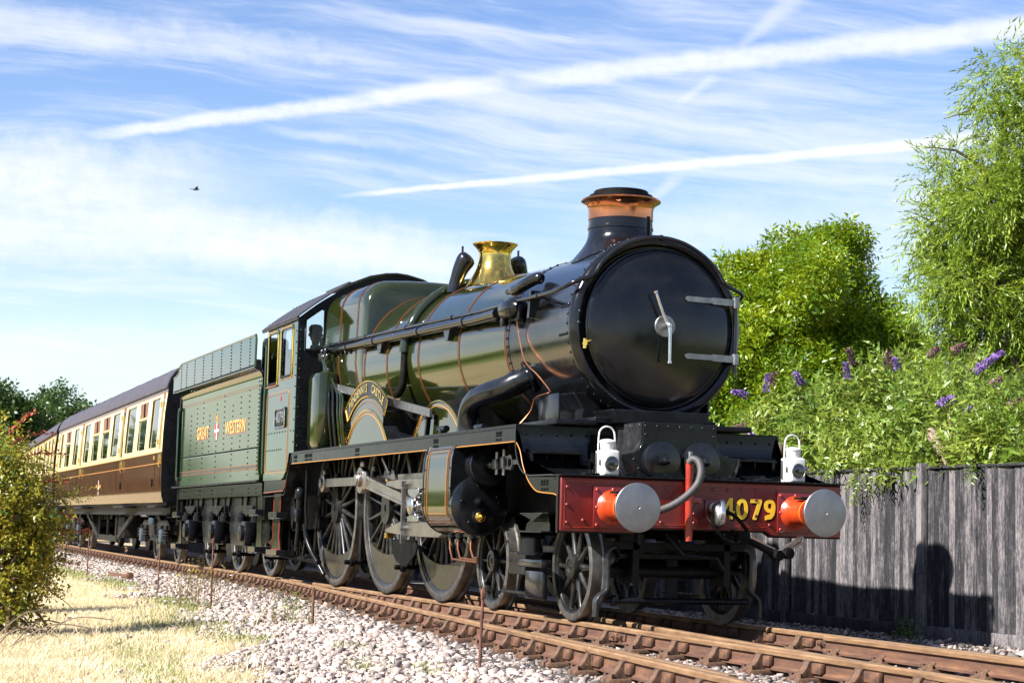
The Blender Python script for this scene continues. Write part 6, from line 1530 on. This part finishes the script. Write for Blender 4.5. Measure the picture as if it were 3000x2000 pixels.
# ------------------------------------------------------------------ a bird
bd = empty('bird', (0, 0, 0), 'small dark bird flying in the sky above the coach', 'bird')
bp = CAM + dir_px(574, 555) * 70
bd.location = bp
q = MB().lathe([(.005, -.13), (.03, -.08), (.045, 0), (.035, .06), (.028, .09), (.012, .12), (.003, .14)], (0, 0, 0), (.3, .95, .05), 10).prism([(-.05, -.22), (.05, -.22), (.02, -.1), (-.02, -.1)], -.004, .004, 'z')
q.build('body', 'bird_dark', bd)
for s in (-1, 1): MB().add([(0, .05, .02), (0, -.05, .02), (s * .16, -.01, .09), (s * .16, .06, .09), (s * .30, -.06, .03)], [(0, 1, 2, 3), (3, 2, 4)]).build('wing', 'bird_dark', bd, smooth=False)
# ------------------------------------------------------------------ vegetation: every leaf is real geometry
def leaf_tpl(L_, w_, fold=.25, droop=.15):
    """a leaf along +x, 2 quads folded on the midrib; returns (verts, faces)"""
    v = [(0, 0, 0), (L_ * .35, w_ / 2, fold * w_ / 2 - droop * L_ * .08), (L_, 0, -droop * L_), (L_ * .35, -w_ / 2, fold * w_ / 2 - droop * L_ * .08), (L_ * .45, 0, -droop * L_ * .12)]
    return np.array(v), np.array([(0, 4, 1), (4, 2, 1), (0, 3, 4), (4, 3, 2)])
def place_leaves(items):
    """items: list of (leafverts, leaffaces, base, dir, up, scale) -> merged"""
    V, F, o = [], [], 0
    for lv, lf, p_, d_, up_, sc in items:
        x_ = np.array(d_, float); x_ /= np.linalg.norm(x_); z_ = np.array(up_, float); z_ = z_ - x_ * (z_ @ x_); z_ /= np.linalg.norm(z_) + 1e-9; y_ = np.cross(z_, x_)
        V.append((lv * sc) @ np.stack([x_, y_, z_]) + np.array(p_)); F.append(lf + o); o += len(lv)
    return np.concatenate(V), np.concatenate(F)
def spray_pinnate(n=11, L_=.30, ll=.115, lw=.040, droop=.3):
    lt = leaf_tpl(ll, lw); it = []
    for i in range(n):
        t_ = (i // 2 + 1) / (n // 2 + 1); p_ = (L_ * t_, 0, -droop * L_ * t_ * t_)
        s = 1 if i % 2 else -1
        d_ = (1, 0, -droop) if i == n - 1 else (.55, s * .85, -.18)
        it.append((*lt, p_, d_, (0, 0, 1), RNG.uniform(.85, 1.1)))
    return place_leaves(it)
def spray_willow(n=13, L_=.48, ll=.125, lw=.026):
    lt = leaf_tpl(ll, lw, .2, .1); it = []
    for i in range(n):
        t_ = (i + .5) / n; p_ = (L_ * t_ * (1 - .25 * t_), .0, -L_ * .55 * t_ * t_)
        a = i * 2.4; d_ = (.75, .65 * math.cos(a), .45 * math.sin(a) - .55 * t_ - .25)
        it.append((*lt, p_, d_, (.2 * math.sin(a), .3 * math.cos(a), 1), RNG.uniform(.75, 1.15)))
    return place_leaves(it)
def spray_buddleia(n=9, L_=.30, ll=.17, lw=.054):
    lt = leaf_tpl(ll, lw, .25, .35); it = []
    for i in range(n):
        t_ = (i // 2 + .6) / (n // 2); s = 1 if i % 2 else -1; a = (i // 2) * 1.5
        p_ = (L_ * t_, 0, -.10 * L_ * t_ * t_)
        it.append((*lt, p_, (.6, s * math.cos(a) * .8, s * math.sin(a) * .8), (0, 0, 1), RNG.uniform(.7, 1.15) * (1.1 - .45 * t_)))
    return place_leaves(it)
def spray_small(n=11, L_=.26, ll=.042, lw=.028):
    lt = leaf_tpl(ll, lw, .3, .1); it = []
    for i in range(n):
        t_ = (i + .4) / n; a = i * 2.3
        it.append((*lt, (L_ * t_, .01 * math.cos(a), .01 * math.sin(a) - .05 * L_ * t_), (.45, math.cos(a) * .9, math.sin(a) * .9), (RNG.normal() * .4, RNG.normal() * .4, 1), RNG.uniform(.7, 1.25)))
    return place_leaves(it)
def spray_oak(n=12, L_=.45, ll=.16, lw=.09):
    lt = leaf_tpl(ll, lw, .2, .2); it = []
    for i in range(n):
        t_ = (i + .4) / n; a = i * 2.4
        it.append((*lt, (L_ * t_, .05 * math.cos(a), .05 * math.sin(a)), (.5, math.cos(a), math.sin(a) * .8), (RNG.normal() * .3, RNG.normal() * .3, 1), RNG.uniform(.7, 1.2)))
    return place_leaves(it)
def scatter(tpls, P_, D_, sc, name, m, parent=None, upj=.5):
    """place spray templates at points P_ along directions D_"""
    n = len(P_); X = D_ / (np.linalg.norm(D_, axis=1)[:, None] + 1e-9)
    U = np.tile([0., 0, 1], (n, 1)) + RNG.normal(size=(n, 3)) * upj
    Z = U - X * np.sum(U * X, 1)[:, None]; Z /= np.linalg.norm(Z, axis=1)[:, None] + 1e-9
    Y = np.cross(Z, X); B = np.stack([X, Y, Z], 1)
    VV, FF, o = [], [], 0; ch_ = RNG.integers(0, len(tpls), n)
    for k, (tv, tf) in enumerate(tpls):
        ix = np.where(ch_ == k)[0]
        if not len(ix): continue
        V = np.einsum('kj,njl->nkl', tv, B[ix]) * sc[ix][:, None, None] + P_[ix][:, None, :]
        VV.append(V.reshape(-1, 3)); FF.append((tf[None] + (np.arange(len(ix)) * len(tv))[:, None, None]).reshape(-1, 3) + o); o += len(ix) * len(tv)
    o_ = np_mesh(name, np.concatenate(VV), np.concatenate(FF), m, parent)
    return tag(o_, kind='stuff') if n > 60 or name in ('red_leaflets', 'trailing_shoot') else o_
def crown_points(clumps, per, shell=.55, out_bias=1.0, up=.25, noise=.5, core=None):
    """clumps: (centre, radii). points spread through each clump, denser to its skin, directed outward"""
    P_, D_ = [], []
    for (c, r) in clumps:
        n = int(per * (r[0] * r[1] * r[2]) ** (2 / 3)); d = RNG.normal(size=(n, 3)); d /= np.linalg.norm(d, axis=1)[:, None]
        rad = np.clip(1 - np.abs(RNG.normal(0, shell * .5, n)), .15, 1.05)
        p_ = np.array(c) + d * np.array(r) * rad[:, None]
        P_.append(p_); D_.append(d * out_bias + np.array([0, 0, up]) + RNG.normal(size=(n, 3)) * noise)
    return np.concatenate(P_), np.concatenate(D_)
def limbs(b, base, targets, r0, jitter=.25, sub=True):
    """trunk base to clump centres: bending tapered limbs"""
    for t_ in targets:
        a, e = Vector(base), Vector(t_); d_ = e - a
        pts = [a]; 
        for k in (.25, .5, .75, 1.0):
            lift = Vector((0, 0, d_.length * .10 * math.sin(PI * k)))
            pts.append(a + d_ * k + lift + Vector((random.gauss(0, jitter), random.gauss(0, jitter), random.gauss(0, jitter * .6))) * (k if k < 1 else .3))
        b.tube(smooth_path(pts, 3), list(np.interp(np.linspace(0, 1, 13), [0, .4, 1], [r0, r0 * .55, r0 * .14])), 7)
        if sub:
            for q in range(4):
                s0 = pts[2 + q % 3]; dd = Vector((random.gauss(0, 1), random.gauss(0, 1), random.uniform(-.2, 1))).normalized() * min(.9, d_.length * random.uniform(.12, .22))
                b.tube([s0, s0 + dd * .5 + Vector((0, 0, .1)), s0 + dd], [r0 * .25, r0 * .15, r0 * .05], 5)
def lumps(cl, k=4, spread=.62, size=.56):
    """break each clump into uneven smaller lumps"""
    out_ = []
    for c, r in cl:
        for _ in range(k):
            d_ = RNG.normal(size=3); d_ /= np.linalg.norm(d_)
            f = RNG.uniform(.38, .72) * size / .56
            out_.append((np.array(c) + d_ * np.array(r) * RNG.uniform(.35, 1.0) * spread / .62, tuple(np.array(r) * f * RNG.uniform(.8, 1.25, 3))))
    return out_
def tree(name, label, base, trunk_h, trunk_r, clumps, per, tpls, m, sc, group=None, up=.25, noise=.5, shell=.6, ob=1.0, cat='tree', bark='bark', upj=.5, lump=5):
    T_ = empty(name, base, label, cat, group); b = MB(); B0 = Vector(base)
    top = Vector((0, 0, trunk_h))
    b.tube(smooth_path([(0, 0, -.3), (.05, .03, trunk_h * .4), (-.04, .05, trunk_h * .8), tuple(top)], 3), list(np.linspace(trunk_r * 1.25, trunk_r * .8, 10)), 10)
    loc = [(np.array(c) - np.array(base), r) for c, r in clumps]
    limbs(b, top - Vector((0, 0, trunk_h * .15)), [tuple(c) for c, r in loc], trunk_r * .6, jitter=.18)
    b.build('trunk', bark, T_)
    P_, D_ = crown_points(lumps(loc, lump), per, shell=shell, up=up, noise=noise, out_bias=ob)
    scatter(tpls, P_, D_, RNG.uniform(sc[0], sc[1], len(P_)), 'crown', m, T_, upj)
    return T_
def at(u, v, dist):
    """point of the scene `dist` metres away along a surveyed bearing"""
    d_ = dir_px(u, v); h = math.hypot(d_.x, d_.y); return np.array(CAM + d_ * (dist / h))
def at_y(u, v, y):
    d_ = dir_px(u, v); return np.array(CAM + d_ * ((y - CAM.y) / d_.y))
def blob(pts, dist, depth=1.0):
    """clumps from surveyed bearings: (u, v, radius in metres, extra distance)"""
    return [(at(u, v, dist + dd), (r, r, r * .9)) for u, v, r, dd in pts]
ASH = [spray_oak(13, .26, .125, .046) for _ in range(5)]; WIL = [spray_willow() for _ in range(4)]; BUD = [spray_buddleia() for _ in range(4)]; SML = [spray_small() for _ in range(5)]; OAK = [spray_oak() for _ in range(4)]
# round ash tree beyond the fence
d0 = 34
cl = blob([(2270, 827, 0.75, 0), (2450, 797, 0.70, .3), (2360, 767, 0.61, .6), (2220, 937, 0.83, .2), (2360, 917, 0.97, -.5), (2498, 917, 0.87, 0), (2618, 987, 0.66, .3), (2430, 1037, 0.97, -.8), (2270, 1077, 0.97, -.4), (2578, 1097, 0.83, -.2), (2160, 1047, 0.79, .4), (2330, 1197, 1.05, -.3), (2498, 1197, 0.97, -.5), (2180, 1207, 0.97, 0), (2658, 1047, 0.43, .3), (2180, 837, 0.53, .6), (2150, 1327, 0.87, 0), (2360, 1327, 0.97, 0), (2638, 1217, 0.79, 0), (2090, 997, 0.79, .8), (2070, 1217, 0.87, .5)], d0)
base = at(2340, 1500, d0); base[2] = -.2
tree('ash_tree', 'round bushy yellow-green ash tree behind the locomotive smokebox', tuple(base), 2.2, .20, cl, 700, ASH, 'leaf_ash', (.6, 1.1), up=.2, shell=.6, lump=6)
# tall willow at the right edge
d0 = 27
cl = blob([(2993, 230, 0.54, 0), (2923, 350, 0.58, .2), (3073, 340, 0.77, 0), (2883, 490, 0.54, -.2), (2793, 520, 0.45, 0), (2993, 520, 0.84, .1), (3093, 610, 0.87, 0), (2813, 640, 0.58, .1), (2923, 670, 0.77, -.3), (3033, 770, 0.93, 0), (2793, 780, 0.54, .3), (2893, 840, 0.77, 0), (2993, 930, 0.87, -.2), (2793, 940, 0.58, .2), (3093, 950, 0.87, .2), (2883, 1010, 0.77, .1), (2983, 1110, 0.87, 0), (2833, 1110, 0.58, .4), (3083, 1170, 0.97, 0), (2933, 1240, 0.77, 0), (3033, 1350, 0.87, .2), (2753, 690, 0.35, 0), (2733, 870, 0.35, .1), (3113, 170, 0.77, 0), (3183, 420, 0.97, .3), (3183, 750, 0.97, .3), (3183, 1050, 0.97, .3), (2793, 1230, 0.58, .3)], d0)
base = at(2990, 1500, d0); base[2] = -.2
tree('willow_tree', 'tall pale green willow with narrow hanging leaves at the right edge', tuple(base), 2.6, .22, cl, 470, WIL, 'leaf_willow', (.65, 1.05), up=.05, noise=.45, shell=.7, lump=5)
# trees at the far left
def far_tree(u, v, r, d0, label, pts):
    cl = blob(pts, d0); base = at(u, 1500, d0); base[2] = -.2
    tree('broadleaf_tree', label, tuple(base), 3.0, .28, cl, 120, OAK, 'leaf_far', (.9, 1.5), 'trees beyond the coaches', up=.3)
far_tree(150, 1200, 2, 95, 'dark green bushy tree standing above the coach roofs', [(150, 1233, 1.33, 0), (120, 1263, 1.52, 0), (190, 1278, 1.42, 0), (160, 1318, 1.80, -.5), (100, 1328, 1.52, 0), (220, 1328, 1.61, 0), (150, 1418, 2.09, 0), (240, 1418, 1.71, 0), (90, 1438, 1.90, 0)])
far_tree(245, 1200, 2, 100, 'lower dark green tree at the end of the row, nearest the coach roof', [(245, 1253, 1.14, 0), (225, 1288, 1.33, 0), (270, 1273, 1.14, 0), (250, 1338, 1.71, 0), (300, 1348, 1.23, 0), (280, 1428, 1.80, 0)])
far_tree(10, 1200, 2, 85, 'dark leafy tree cut off by the left edge of the picture', [(20, 1218, 1.14, 0), (-30, 1218, 1.61, 0), (30, 1248, 1.23, 0), (0, 1298, 1.80, 0), (45, 1328, 1.04, 0), (-60, 1338, 1.90, 0), (10, 1408, 1.80, 0), (-20, 1488, 1.90, 0)])
# hedge line far behind the camera side and beyond, seen in the paintwork
def hedge_mass(name, label, x0, x1, y, h, dep, n, m='leaf_far'):
    xs = RNG.uniform(x0, x1, n); hh = (h(xs) if callable(h) else h) * (.75 + .25 * np.sin(xs * .21) + .18 * np.sin(xs * .57 + 1)); zs = RNG.uniform(0, 1, n) ** .8 * hh
    P_ = np.stack([xs, y + RNG.normal(0, dep, n), zs - .3], 1); D_ = RNG.normal(size=(n, 3)) + np.array([0, .8, .3])
    o = scatter([leaf_tpl(1.0, .7, .3, .2)], P_, D_, RNG.uniform(1.0, 2.4, n) * np.clip(hh / 8, .35, 1), name, m); return tag(o, label, 'hedge', kind='stuff')
hedge_mass('hedgerow', 'tall dark hedgerow along the dry field on the camera side', -430, -48, -25, lambda x: np.interp(-x, [48, 90, 125, 150, 175, 205, 430], [2.6, 2.8, 4.0, 4.6, 9, 14, 17]), 1.0, 13000)
hedge_mass('field_hedge', 'low dark hedge across the dry field behind the camera', -90, 90, -64, 5.5, 1.2, 3500)
hedge_mass('wood_edge', 'far dark belt of trees behind the fence beyond the train', -140, -30, 36, 5.0, 1.5, 3000)
hedge_mass('tree_belt', 'belt of trees ahead of the train along the far side of the line', 45, 130, 24, 9.0, 1.5, 3500)
# buddleia thicket behind the fence
BD0 = 5.0
def bush(label, pts, d0, per=260, group='buddleia bushes behind the fence'):
    cl = [(at_y(u, v, max(d0 + dd * .5, FY + .15 + r * .8)), (r, r, r * .9)) for u, v, r, dd in pts]; c0 = np.mean([c for c, r in cl], 0); base = (c0[0], c0[1], -.25)
    o = tree('buddleia_bush', label, tuple(base), .5, .05, cl, per, BUD, 'leaf_buddleia', (.5, 1.3), group, up=.5, noise=.6, shell=.6, cat='bush', bark='twig_brown', lump=6)
    return o, cl
def panicle(name, p_, d_, L_, r, m, parent):
    """flower spike: many small florets round a tapering stalk"""
    d_ = Vector(d_).normalized(); u = d_.orthogonal().normalized(); v = d_.cross(u); n = int(150 * L_ / .25)
    t_ = RNG.uniform(0, 1, n); a = RNG.uniform(0, 2 * PI, n); rr = r * (1 - .75 * t_) * RNG.uniform(.6, 1.1, n)
    bend = Vector((0, 0, -.12 * L_))
    P_ = np.array([Vector(p_) + d_ * L_ * tt + bend * tt * tt + (u * math.cos(aa) + v * math.sin(aa)) * q for tt, aa, q in zip(t_, a, rr)]); D_ = np.array([d_ * .4 + u * math.cos(aa) + v * math.sin(aa) for aa in a])
    lv, lf = leaf_tpl(.030, .028, .3, 0)
    w0 = P_ - np.array(parent.location) if parent else P_
    return scatter([(lv, lf)], w0, D_, RNG.uniform(.8, 1.4, n), name, m, parent, 1.0)
b1, _ = bush('leafy buddleia bush with violet spikes nearest the locomotive front', [(2130, 1305, 0.32, 1), (2200, 1265, 0.31, .6), (2270, 1235, 0.34, .3), (2230, 1355, 0.36, 0), (2340, 1305, 0.38, 0), (2400, 1225, 0.36, .3), (2420, 1345, 0.36, -.4), (2360, 1175, 0.26, .5), (2480, 1405, 0.26, -1.2)], BD0)
b2, _ = bush('large leafy buddleia bush spilling over the middle of the fence', [(2500, 1175, 0.38, .2), (2560, 1275, 0.42, 0), (2620, 1155, 0.41, .3), (2530, 1365, 0.34, -.9), (2670, 1295, 0.41, -.4), (2640, 1375, 0.32, -1.0), (2720, 1175, 0.38, .2), (2600, 1095, 0.26, .6), (2490, 1285, 0.36, -.3), (2740, 1375, 0.29, -.9)], BD0)
b3, _ = bush('leafy buddleia bush at the right edge under the willow', [(2800, 1195, 0.38, 0), (2860, 1285, 0.41, -.3), (2930, 1215, 0.42, 0), (2900, 1365, 0.31, -1.0), (2980, 1315, 0.42, -.6), (3040, 1245, 0.42, 0), (2840, 1105, 0.30, .4), (2990, 1395, 0.29, -1.0), (3060, 1375, 0.34, -.8), (2800, 1355, 0.31, -1.0)], BD0)
# trailing shoots hanging over the fence top
for bb, (u, v) in ((b2, (2530, 1400)), (b2, (2560, 1420)), (b2, (2510, 1450)), (b2, (2440, 1400)), (b3, (2850, 1375)), (b2, (2600, 1395))):
    p_ = at_y(u, v, FY - .10)
    k = 7; P_ = np.array([p_ + np.array([RNG.normal() * .05, -abs(RNG.normal()) * .05, .26 - .05 * i]) for i in range(k)]) - np.array(bb.location)
    scatter(BUD, P_, np.array([[RNG.normal() * .4, -.5, -.9] for _ in range(k)]), RNG.uniform(.35, .6, k), 'trailing_shoot', 'leaf_buddleia', bb)
for bb, lst in ((b1, [((2190, 1160), (-.9, .2, .25), .26, 'flower_purple'), ((2245, 1150), (.1, .05, 1), .28, 'flower_purple'), ((2260, 1130), (.3, 0, .9), .22, 'flower_faded'), ((2350, 1130), (-.6, -.2, .7), .26, 'flower_purple'), ((2150, 1260), (.6, 0, .3), .26, 'flower_faded'), ((2185, 1270), (.8, 0, -.1), .2, 'flower_purple'), ((2360, 1380), (-.5, 0, .2), .15, 'flower_purple'), ]),
                (b2, [((2485, 1110), (-.3, 0, 1), .22, 'flower_purple'), ((2500, 1070), (-.4, 0, 1), .24, 'flower_faded'), ((2600, 1080), (.1, 0, 1), .22, 'flower_faded'), ((2635, 1085), (-.5, 0, .8), .18, 'flower_purple'), ((2720, 1045), (.8, 0, .6), .22, 'flower_faded'), ((2790, 1030), (.9, 0, .5), .24, 'flower_faded'), ((2750, 1190), (.6, 0, .5), .15, 'flower_purple'), ((2780, 1175), (.4, 0, .3), .1, 'flower_purple'), ]),
                (b3, [((2855, 1090), (.85, -.3, .55), .46, 'flower_purple'), ((2830, 1210), (.7, 0, .4), .18, 'flower_purple'), ((2905, 1130), (.9, 0, .5), .24, 'flower_faded'), ((2960, 1190), (.8, 0, .4), .22, 'flower_faded')])):
    for (u, v), dd, L_, m_ in lst:
        dirw = Vector((-.35, .95, 0)) * dd[0] + Vector((.94, -.34, 0)) * -dd[1] + Vector((0, 0, dd[2]))
        panicle('flower_spike', at_y(u, v, 4.55), dirw, L_ * 1.05, .034, m_, bb)
# low weed under the fence
z0 = gz(-3.2, 3.7); wd = empty('weed', (-3.05, 3.65, z0), 'small dark green leafy weed growing at the foot of the fence', 'weed')
P_ = RNG.normal(size=(26, 3)) * np.array([.13, .06, .06]) + np.array([0, 0, .14]); scatter(BUD, P_, RNG.normal(size=(26, 3)) + np.array([0, -.4, .5]), RNG.uniform(.25, .45, 26), 'leaves', 'leaf_low', wd)
MB().tube([(0, 0, -.05), (.02, 0, .1), (.05, -.02, .2)], .006, 5).tube([(0, 0, -.05), (-.05, 0, .12), (-.09, -.02, .2)], .006, 5).build('stem', 'twig_brown', wd)

# ------------------------------------------------------------------ rose hedge, left foreground
def rose(label, base, clumps, per, redtips):
    B0 = np.array(base); Rr = empty('rose_hedge', base, label, 'hedge', 'wild rose bushes at the left edge')
    loc = [(np.array(c) - B0, r) for c, r in clumps]
    P_, D_ = crown_points(loc, per, shell=.8, up=.25, noise=.7); scatter(SML, P_, D_, RNG.uniform(.8, 1.35, len(P_)), 'foliage', 'leaf_rose', Rr, .8)
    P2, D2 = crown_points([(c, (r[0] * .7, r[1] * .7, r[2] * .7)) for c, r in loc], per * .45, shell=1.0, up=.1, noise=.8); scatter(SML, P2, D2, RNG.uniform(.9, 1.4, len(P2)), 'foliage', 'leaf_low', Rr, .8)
    b = MB()
    for c, r in loc:
        for k in range(5):
            e = Vector(c) + Vector((random.gauss(0, .6) * r[0], random.gauss(0, .6) * r[1], random.uniform(.2, .9) * r[2])); b.tube(smooth_path([(random.gauss(0, .2), random.gauss(0, .2), 0), tuple(e * .6 + Vector((0, 0, .15))), tuple(e)], 4), [.014] * 4 + [.009] * 4 + [.005], 5)
    b.build('stems', 'twig_brown', Rr)
    if redtips:
        SP, SD = [], []; lb = MB()
        for k in range(22):
            u, v = random.uniform(30, 150), random.uniform(1330, 1780); a = Vector(at(u, v, HD + random.uniform(-.2, .2)) - B0)
            d2 = Vector((-.3, .95, random.uniform(-.25, .75))).normalized(); L_ = random.uniform(.22, .5); path = [a + d2 * L_ * t_ + Vector((0, 0, -.35 * L_ * t_ * t_)) for t_ in np.linspace(0, 1, 6)]
            lb.tube(path, [.005] * 5 + [.0025], 4)
            for q in path[1:]: SP.append(np.array(q)); SD.append(np.array(d2) + RNG.normal(size=3) * .5)
        tag(lb.build('cane', 'twig_brown', Rr), kind='stuff'); scatter(SML, np.array(SP), np.array(SD), RNG.uniform(.35, .7, len(SP)), 'foliage', 'leaf_rose', Rr, .8)
        sb = MB(); PP, DD = [], []
        for (c, d_, L_) in redtips:
            a = Vector(np.array(c) - B0); d2 = Vector(d_).normalized(); path = [a + d2 * L_ * t_ + Vector((0, 0, -.25 * L_ * t_ * t_)) for t_ in np.linspace(0, 1, 8)]
            sb.tube(path, [.006] * 7 + [.003], 5)
            for q in path[1:]:
                for _ in range(7): PP.append(np.array(q) + RNG.normal(size=3) * .012); DD.append(np.array(d2) + RNG.normal(size=3) * .8)
        tag(sb.build('cane', 'twig_red', Rr), kind='stuff')
        scatter([leaf_tpl(.035, .022)], np.array(PP), np.array(DD), RNG.uniform(.6, 1.3, len(PP)), 'red_leaflets', 'haw_red', Rr, .8)
    return Rr
def rb(pts, d0): return [(at(u, v, d0 + dd), (r, r, r)) for u, v, r, dd in pts]
HD = 19.0
rose('sunlit wild rose hedge with red tipped shoots, left foreground', tuple(np.array([*at(-40, 1800, HD)[:2], -.35])), rb([(-20, 1345, .32, .3), (20, 1435, .32, 0), (-60, 1475, .4, 0), (60, 1505, .28, -.1), (-10, 1545, .38, 0), (75, 1565, .26, .1), (120, 1535, .16, 0), (30, 1645, .34, 0), (100, 1645, .22, 0), (-50, 1705, .42, 0), (50, 1735, .28, 0), (10, 1815, .28, 0), (-60, 1865, .34, 0), (110, 1565, .2, .2), (-40, 1405, .4, 0)], HD), 880,
     [(at(20, 1280, HD), (-.2, .6, .9), .45), (at(30, 1300, HD), (-.3, .9, .55), .5), (at(100, 1420, HD), (-.3, .95, .35), .35), (at(60, 1340, HD), (-.3, .9, .35), .5), (at(120, 1500, HD - .1), (-.3, .9, .1), .40), (at(70, 1560, HD), (-.3, .9, .3), .55), (at(140, 1580, HD), (-.3, .95, .45), .50), (at(90, 1650, HD), (-.3, .95, .25), .5)])
rose('shaded lower wild rose bush behind the sunlit hedge, left edge', tuple(np.array([*at(-120, 1750, HD + 4)[:2], -.35])), rb([(-60, 1450, .6, 4), (20, 1560, .5, 4), (-20, 1660, .6, 4), (60, 1640, .35, 4), (-160, 1550, .8, 4)], HD), 420, None)

# ------------------------------------------------------------------ dry grass, green tufts, weeds
def blades(name, xy, h, lean, wdt, m, label, cat='grass', z_off=0.0):
    n = len(xy); a = RNG.uniform(0, 2 * PI, n); z = np.array([gz(x, y) for x, y in xy]) + z_off
    hh = h[0] + (h[1] - h[0]) * RNG.random(n) ** 1.5; ln = lean[0] + (lean[1] - lean[0]) * RNG.random(n)
    dx, dy = np.cos(a), np.sin(a); w_ = wdt * RNG.uniform(.6, 1.4, n)
    b0 = np.stack([xy[:, 0], xy[:, 1], z], 1); side = np.stack([-dy, dx, np.zeros(n)], 1) * w_[:, None] / 2
    vert = np.sqrt(np.clip(1 - ln ** 2, .01, 1)); mid = b0 + np.stack([dx * ln * hh * .45, dy * ln * hh * .45, vert * hh * .6], 1); tip = b0 + np.stack([dx * ln * hh, dy * ln * hh, vert * hh * (1 - .35 * ln)], 1)
    V = np.stack([b0 - side, b0 + side, mid + side * .8, mid - side * .8, tip], 1).reshape(-1, 3); o_ = (np.arange(n) * 5)[:, None]
    F = np.concatenate([o_ + np.array([[0, 1, 2]]), o_ + np.array([[0, 2, 3]]), o_ + np.array([[3, 2, 4]])])
    o = np_mesh(name, V, F, m); return tag(o, label, cat, kind='stuff')
def field(n, x0, x1, y0, y1, dens):
    x = RNG.uniform(x0, x1, n); y = RNG.uniform(y0, y1, n); k = RNG.random(n) < dens(x, y); return np.stack([x[k], y[k]], 1)
edge_np = lambda x: np.interp(x, [-60, -25, -10, -4, 2, 12], [-1.9, -2.5, -3.0, -3.55, -4.35, -5.4])
straw_d = lambda x, y: np.clip((edge_np(x) + .25 - y) / .7, 0, 1)
s1 = field(120000, -9, 4, -7.2, -2.8, straw_d); s2 = field(36000, -26, -9, -5.6, -2.0, straw_d)
blades('dry_grass', np.concatenate([s1, s2]), (.03, .12), (.65, .99), .0060, 'grass_straw', 'flattened sun-bleached dry grass in the left foreground')
green_c = [(-6.4, -3.35, 1.1, .45), (-5.2, -3.9, .8, .4), (-3.2, -3.55, .5, .22), (-8.3, -3.0, .7, .3), (-10, -2.9, .9, .3), (-20.5, -2.9, 2.2, .30), (-16, -2.7, 1.5, .25), (.6, -3.4, .35, .18), (-1.2, -3.05, .3, .15), (-24, -2.9, 2, .3), (-2.2, -4.6, .8, .35), (0.2, -4.9, .7, .3), (1.2, -3.05, .2, .1)]
g_xy = np.concatenate([np.stack([RNG.normal(cx_, sx2, int(1500 * sx2 * sy2 + 160)), RNG.normal(cy_, sy2 * .6, int(1500 * sx2 * sy2 + 160))], 1) for cx_, cy_, sx2, sy2 in green_c])
blades('green_grass', g_xy, (.03, .12), (.2, .8), .008, 'grass_green', 'scattered fresh green grass tufts at the edge of the ballast')
st = field(900, -6, 3, -6.8, -3.0, lambda x, y: np.clip((edge_np(x) + .5 - y) / .7, 0, 1)); blades('straw_stalks', st, (.2, .55), (.7, .99), .006, 'grass_straw', 'long loose straw stalks lying over the dry grass', z_off=.03)
# tall weeds growing in the ballast
def weed(label, x, y, n, h, sp, m='weed_stalk', flower=None):
    z = gz(x, y); E0 = empty('weed', (x, y, z), label, 'weed', 'weeds in the ballast'); b = MB(); PP, DD, FP = [], [], []
    for k in range(n):
        bx, by = random.gauss(0, sp), random.gauss(0, sp * .6); hh = h * random.uniform(.5, 1.05); tx, ty = random.gauss(0, .06), random.gauss(0, .06)
        b.tube([(bx, by, -.03), (bx + tx * .5, by + ty * .5, hh * .5), (bx + tx, by + ty, hh)], [.004, .003, .0018], 4)
        for t_ in np.linspace(.15, 1, 9): PP.append((bx + tx * t_, by + ty * t_, hh * t_)); DD.append((random.gauss(0, 1), random.gauss(0, 1), .8))
        FP.append((bx + tx, by + ty, hh))
    st_ = b.build('stem', m, E0); tag(st_, kind='stuff'); scatter([leaf_tpl(.05, .012, .2, .2)], np.array(PP), np.array(DD), RNG.uniform(.5, 1.2, len(PP)), 'leaves', m, E0, .8)
    if flower:
        PF = np.repeat(np.array(FP), 8, 0); scatter([leaf_tpl(.022, .018)], PF, RNG.normal(size=PF.shape) + np.array([0, 0, .6]), RNG.uniform(.7, 1.2, len(PF)), 'flower_head', flower, E0, 1.0)
    return E0
weed('tall brown weeds beside the thin rod, below the tender wheels', -8.2, -2.95, 26, .62, .28)
weed('sprawling olive weeds left of the leaning stake', -4.6, -2.72, 22, .34, .20, 'grass_green')
weed('yellow flowered ragwort close to the rail below the tender', -13.6, -1.95, 12, .34, .28, 'grass_green', 'flower_yellow')
weed('sparse upright weeds below the rear of the tender', -11.3, -2.3, 14, .48, .35)
weed('fine weed stalks between the rods and the sleepers', -9.6, -1.9, 16, .36, .4)
weed('small upright green plant with pale leaves left of the slim rod', -14.6, -3.0, 7, .38, .10, 'grass_green')
weed('single red stemmed weed in the ballast at the lower right', 2.0, -2.15, 3, .26, .03)
weed('low pink stemmed weed beside the leaning stake foot', -4.3, -2.95, 9, .16, .12, 'weed_stalk', 'flower_faded')
# dead canes lying at the hedge foot
dc = empty('dead_canes', (-3.2, -5.4, -.34), 'pale dead bramble canes lying at the foot of the hedge', 'canes'); 
for k in range(7):
    a = Vector((random.uniform(-.4, .5), random.uniform(-.5, .2), 0)); e = a + Vector((random.uniform(-.5, .5), random.uniform(.1, .8), random.uniform(.05, .35)))
    MB().tube(smooth_path([tuple(a), tuple((a + e) / 2 + Vector((0, 0, .12))), tuple(e)], 5), .007, 5).build('cane', 'post_wood', dc)
# ------------------------------------------------------------------ tidy: no piece deeper than thing > part > sub-part
bpy.context.view_layer.update()
def depth(o):
    n_ = 0
    while o.parent: o = o.parent; n_ += 1
    return n_
for o in list(bpy.data.objects):
    while depth(o) > 2:
        mw = o.matrix_world.copy(); o.parent = o.parent.parent; bpy.context.view_layer.update(); o.matrix_world = mw
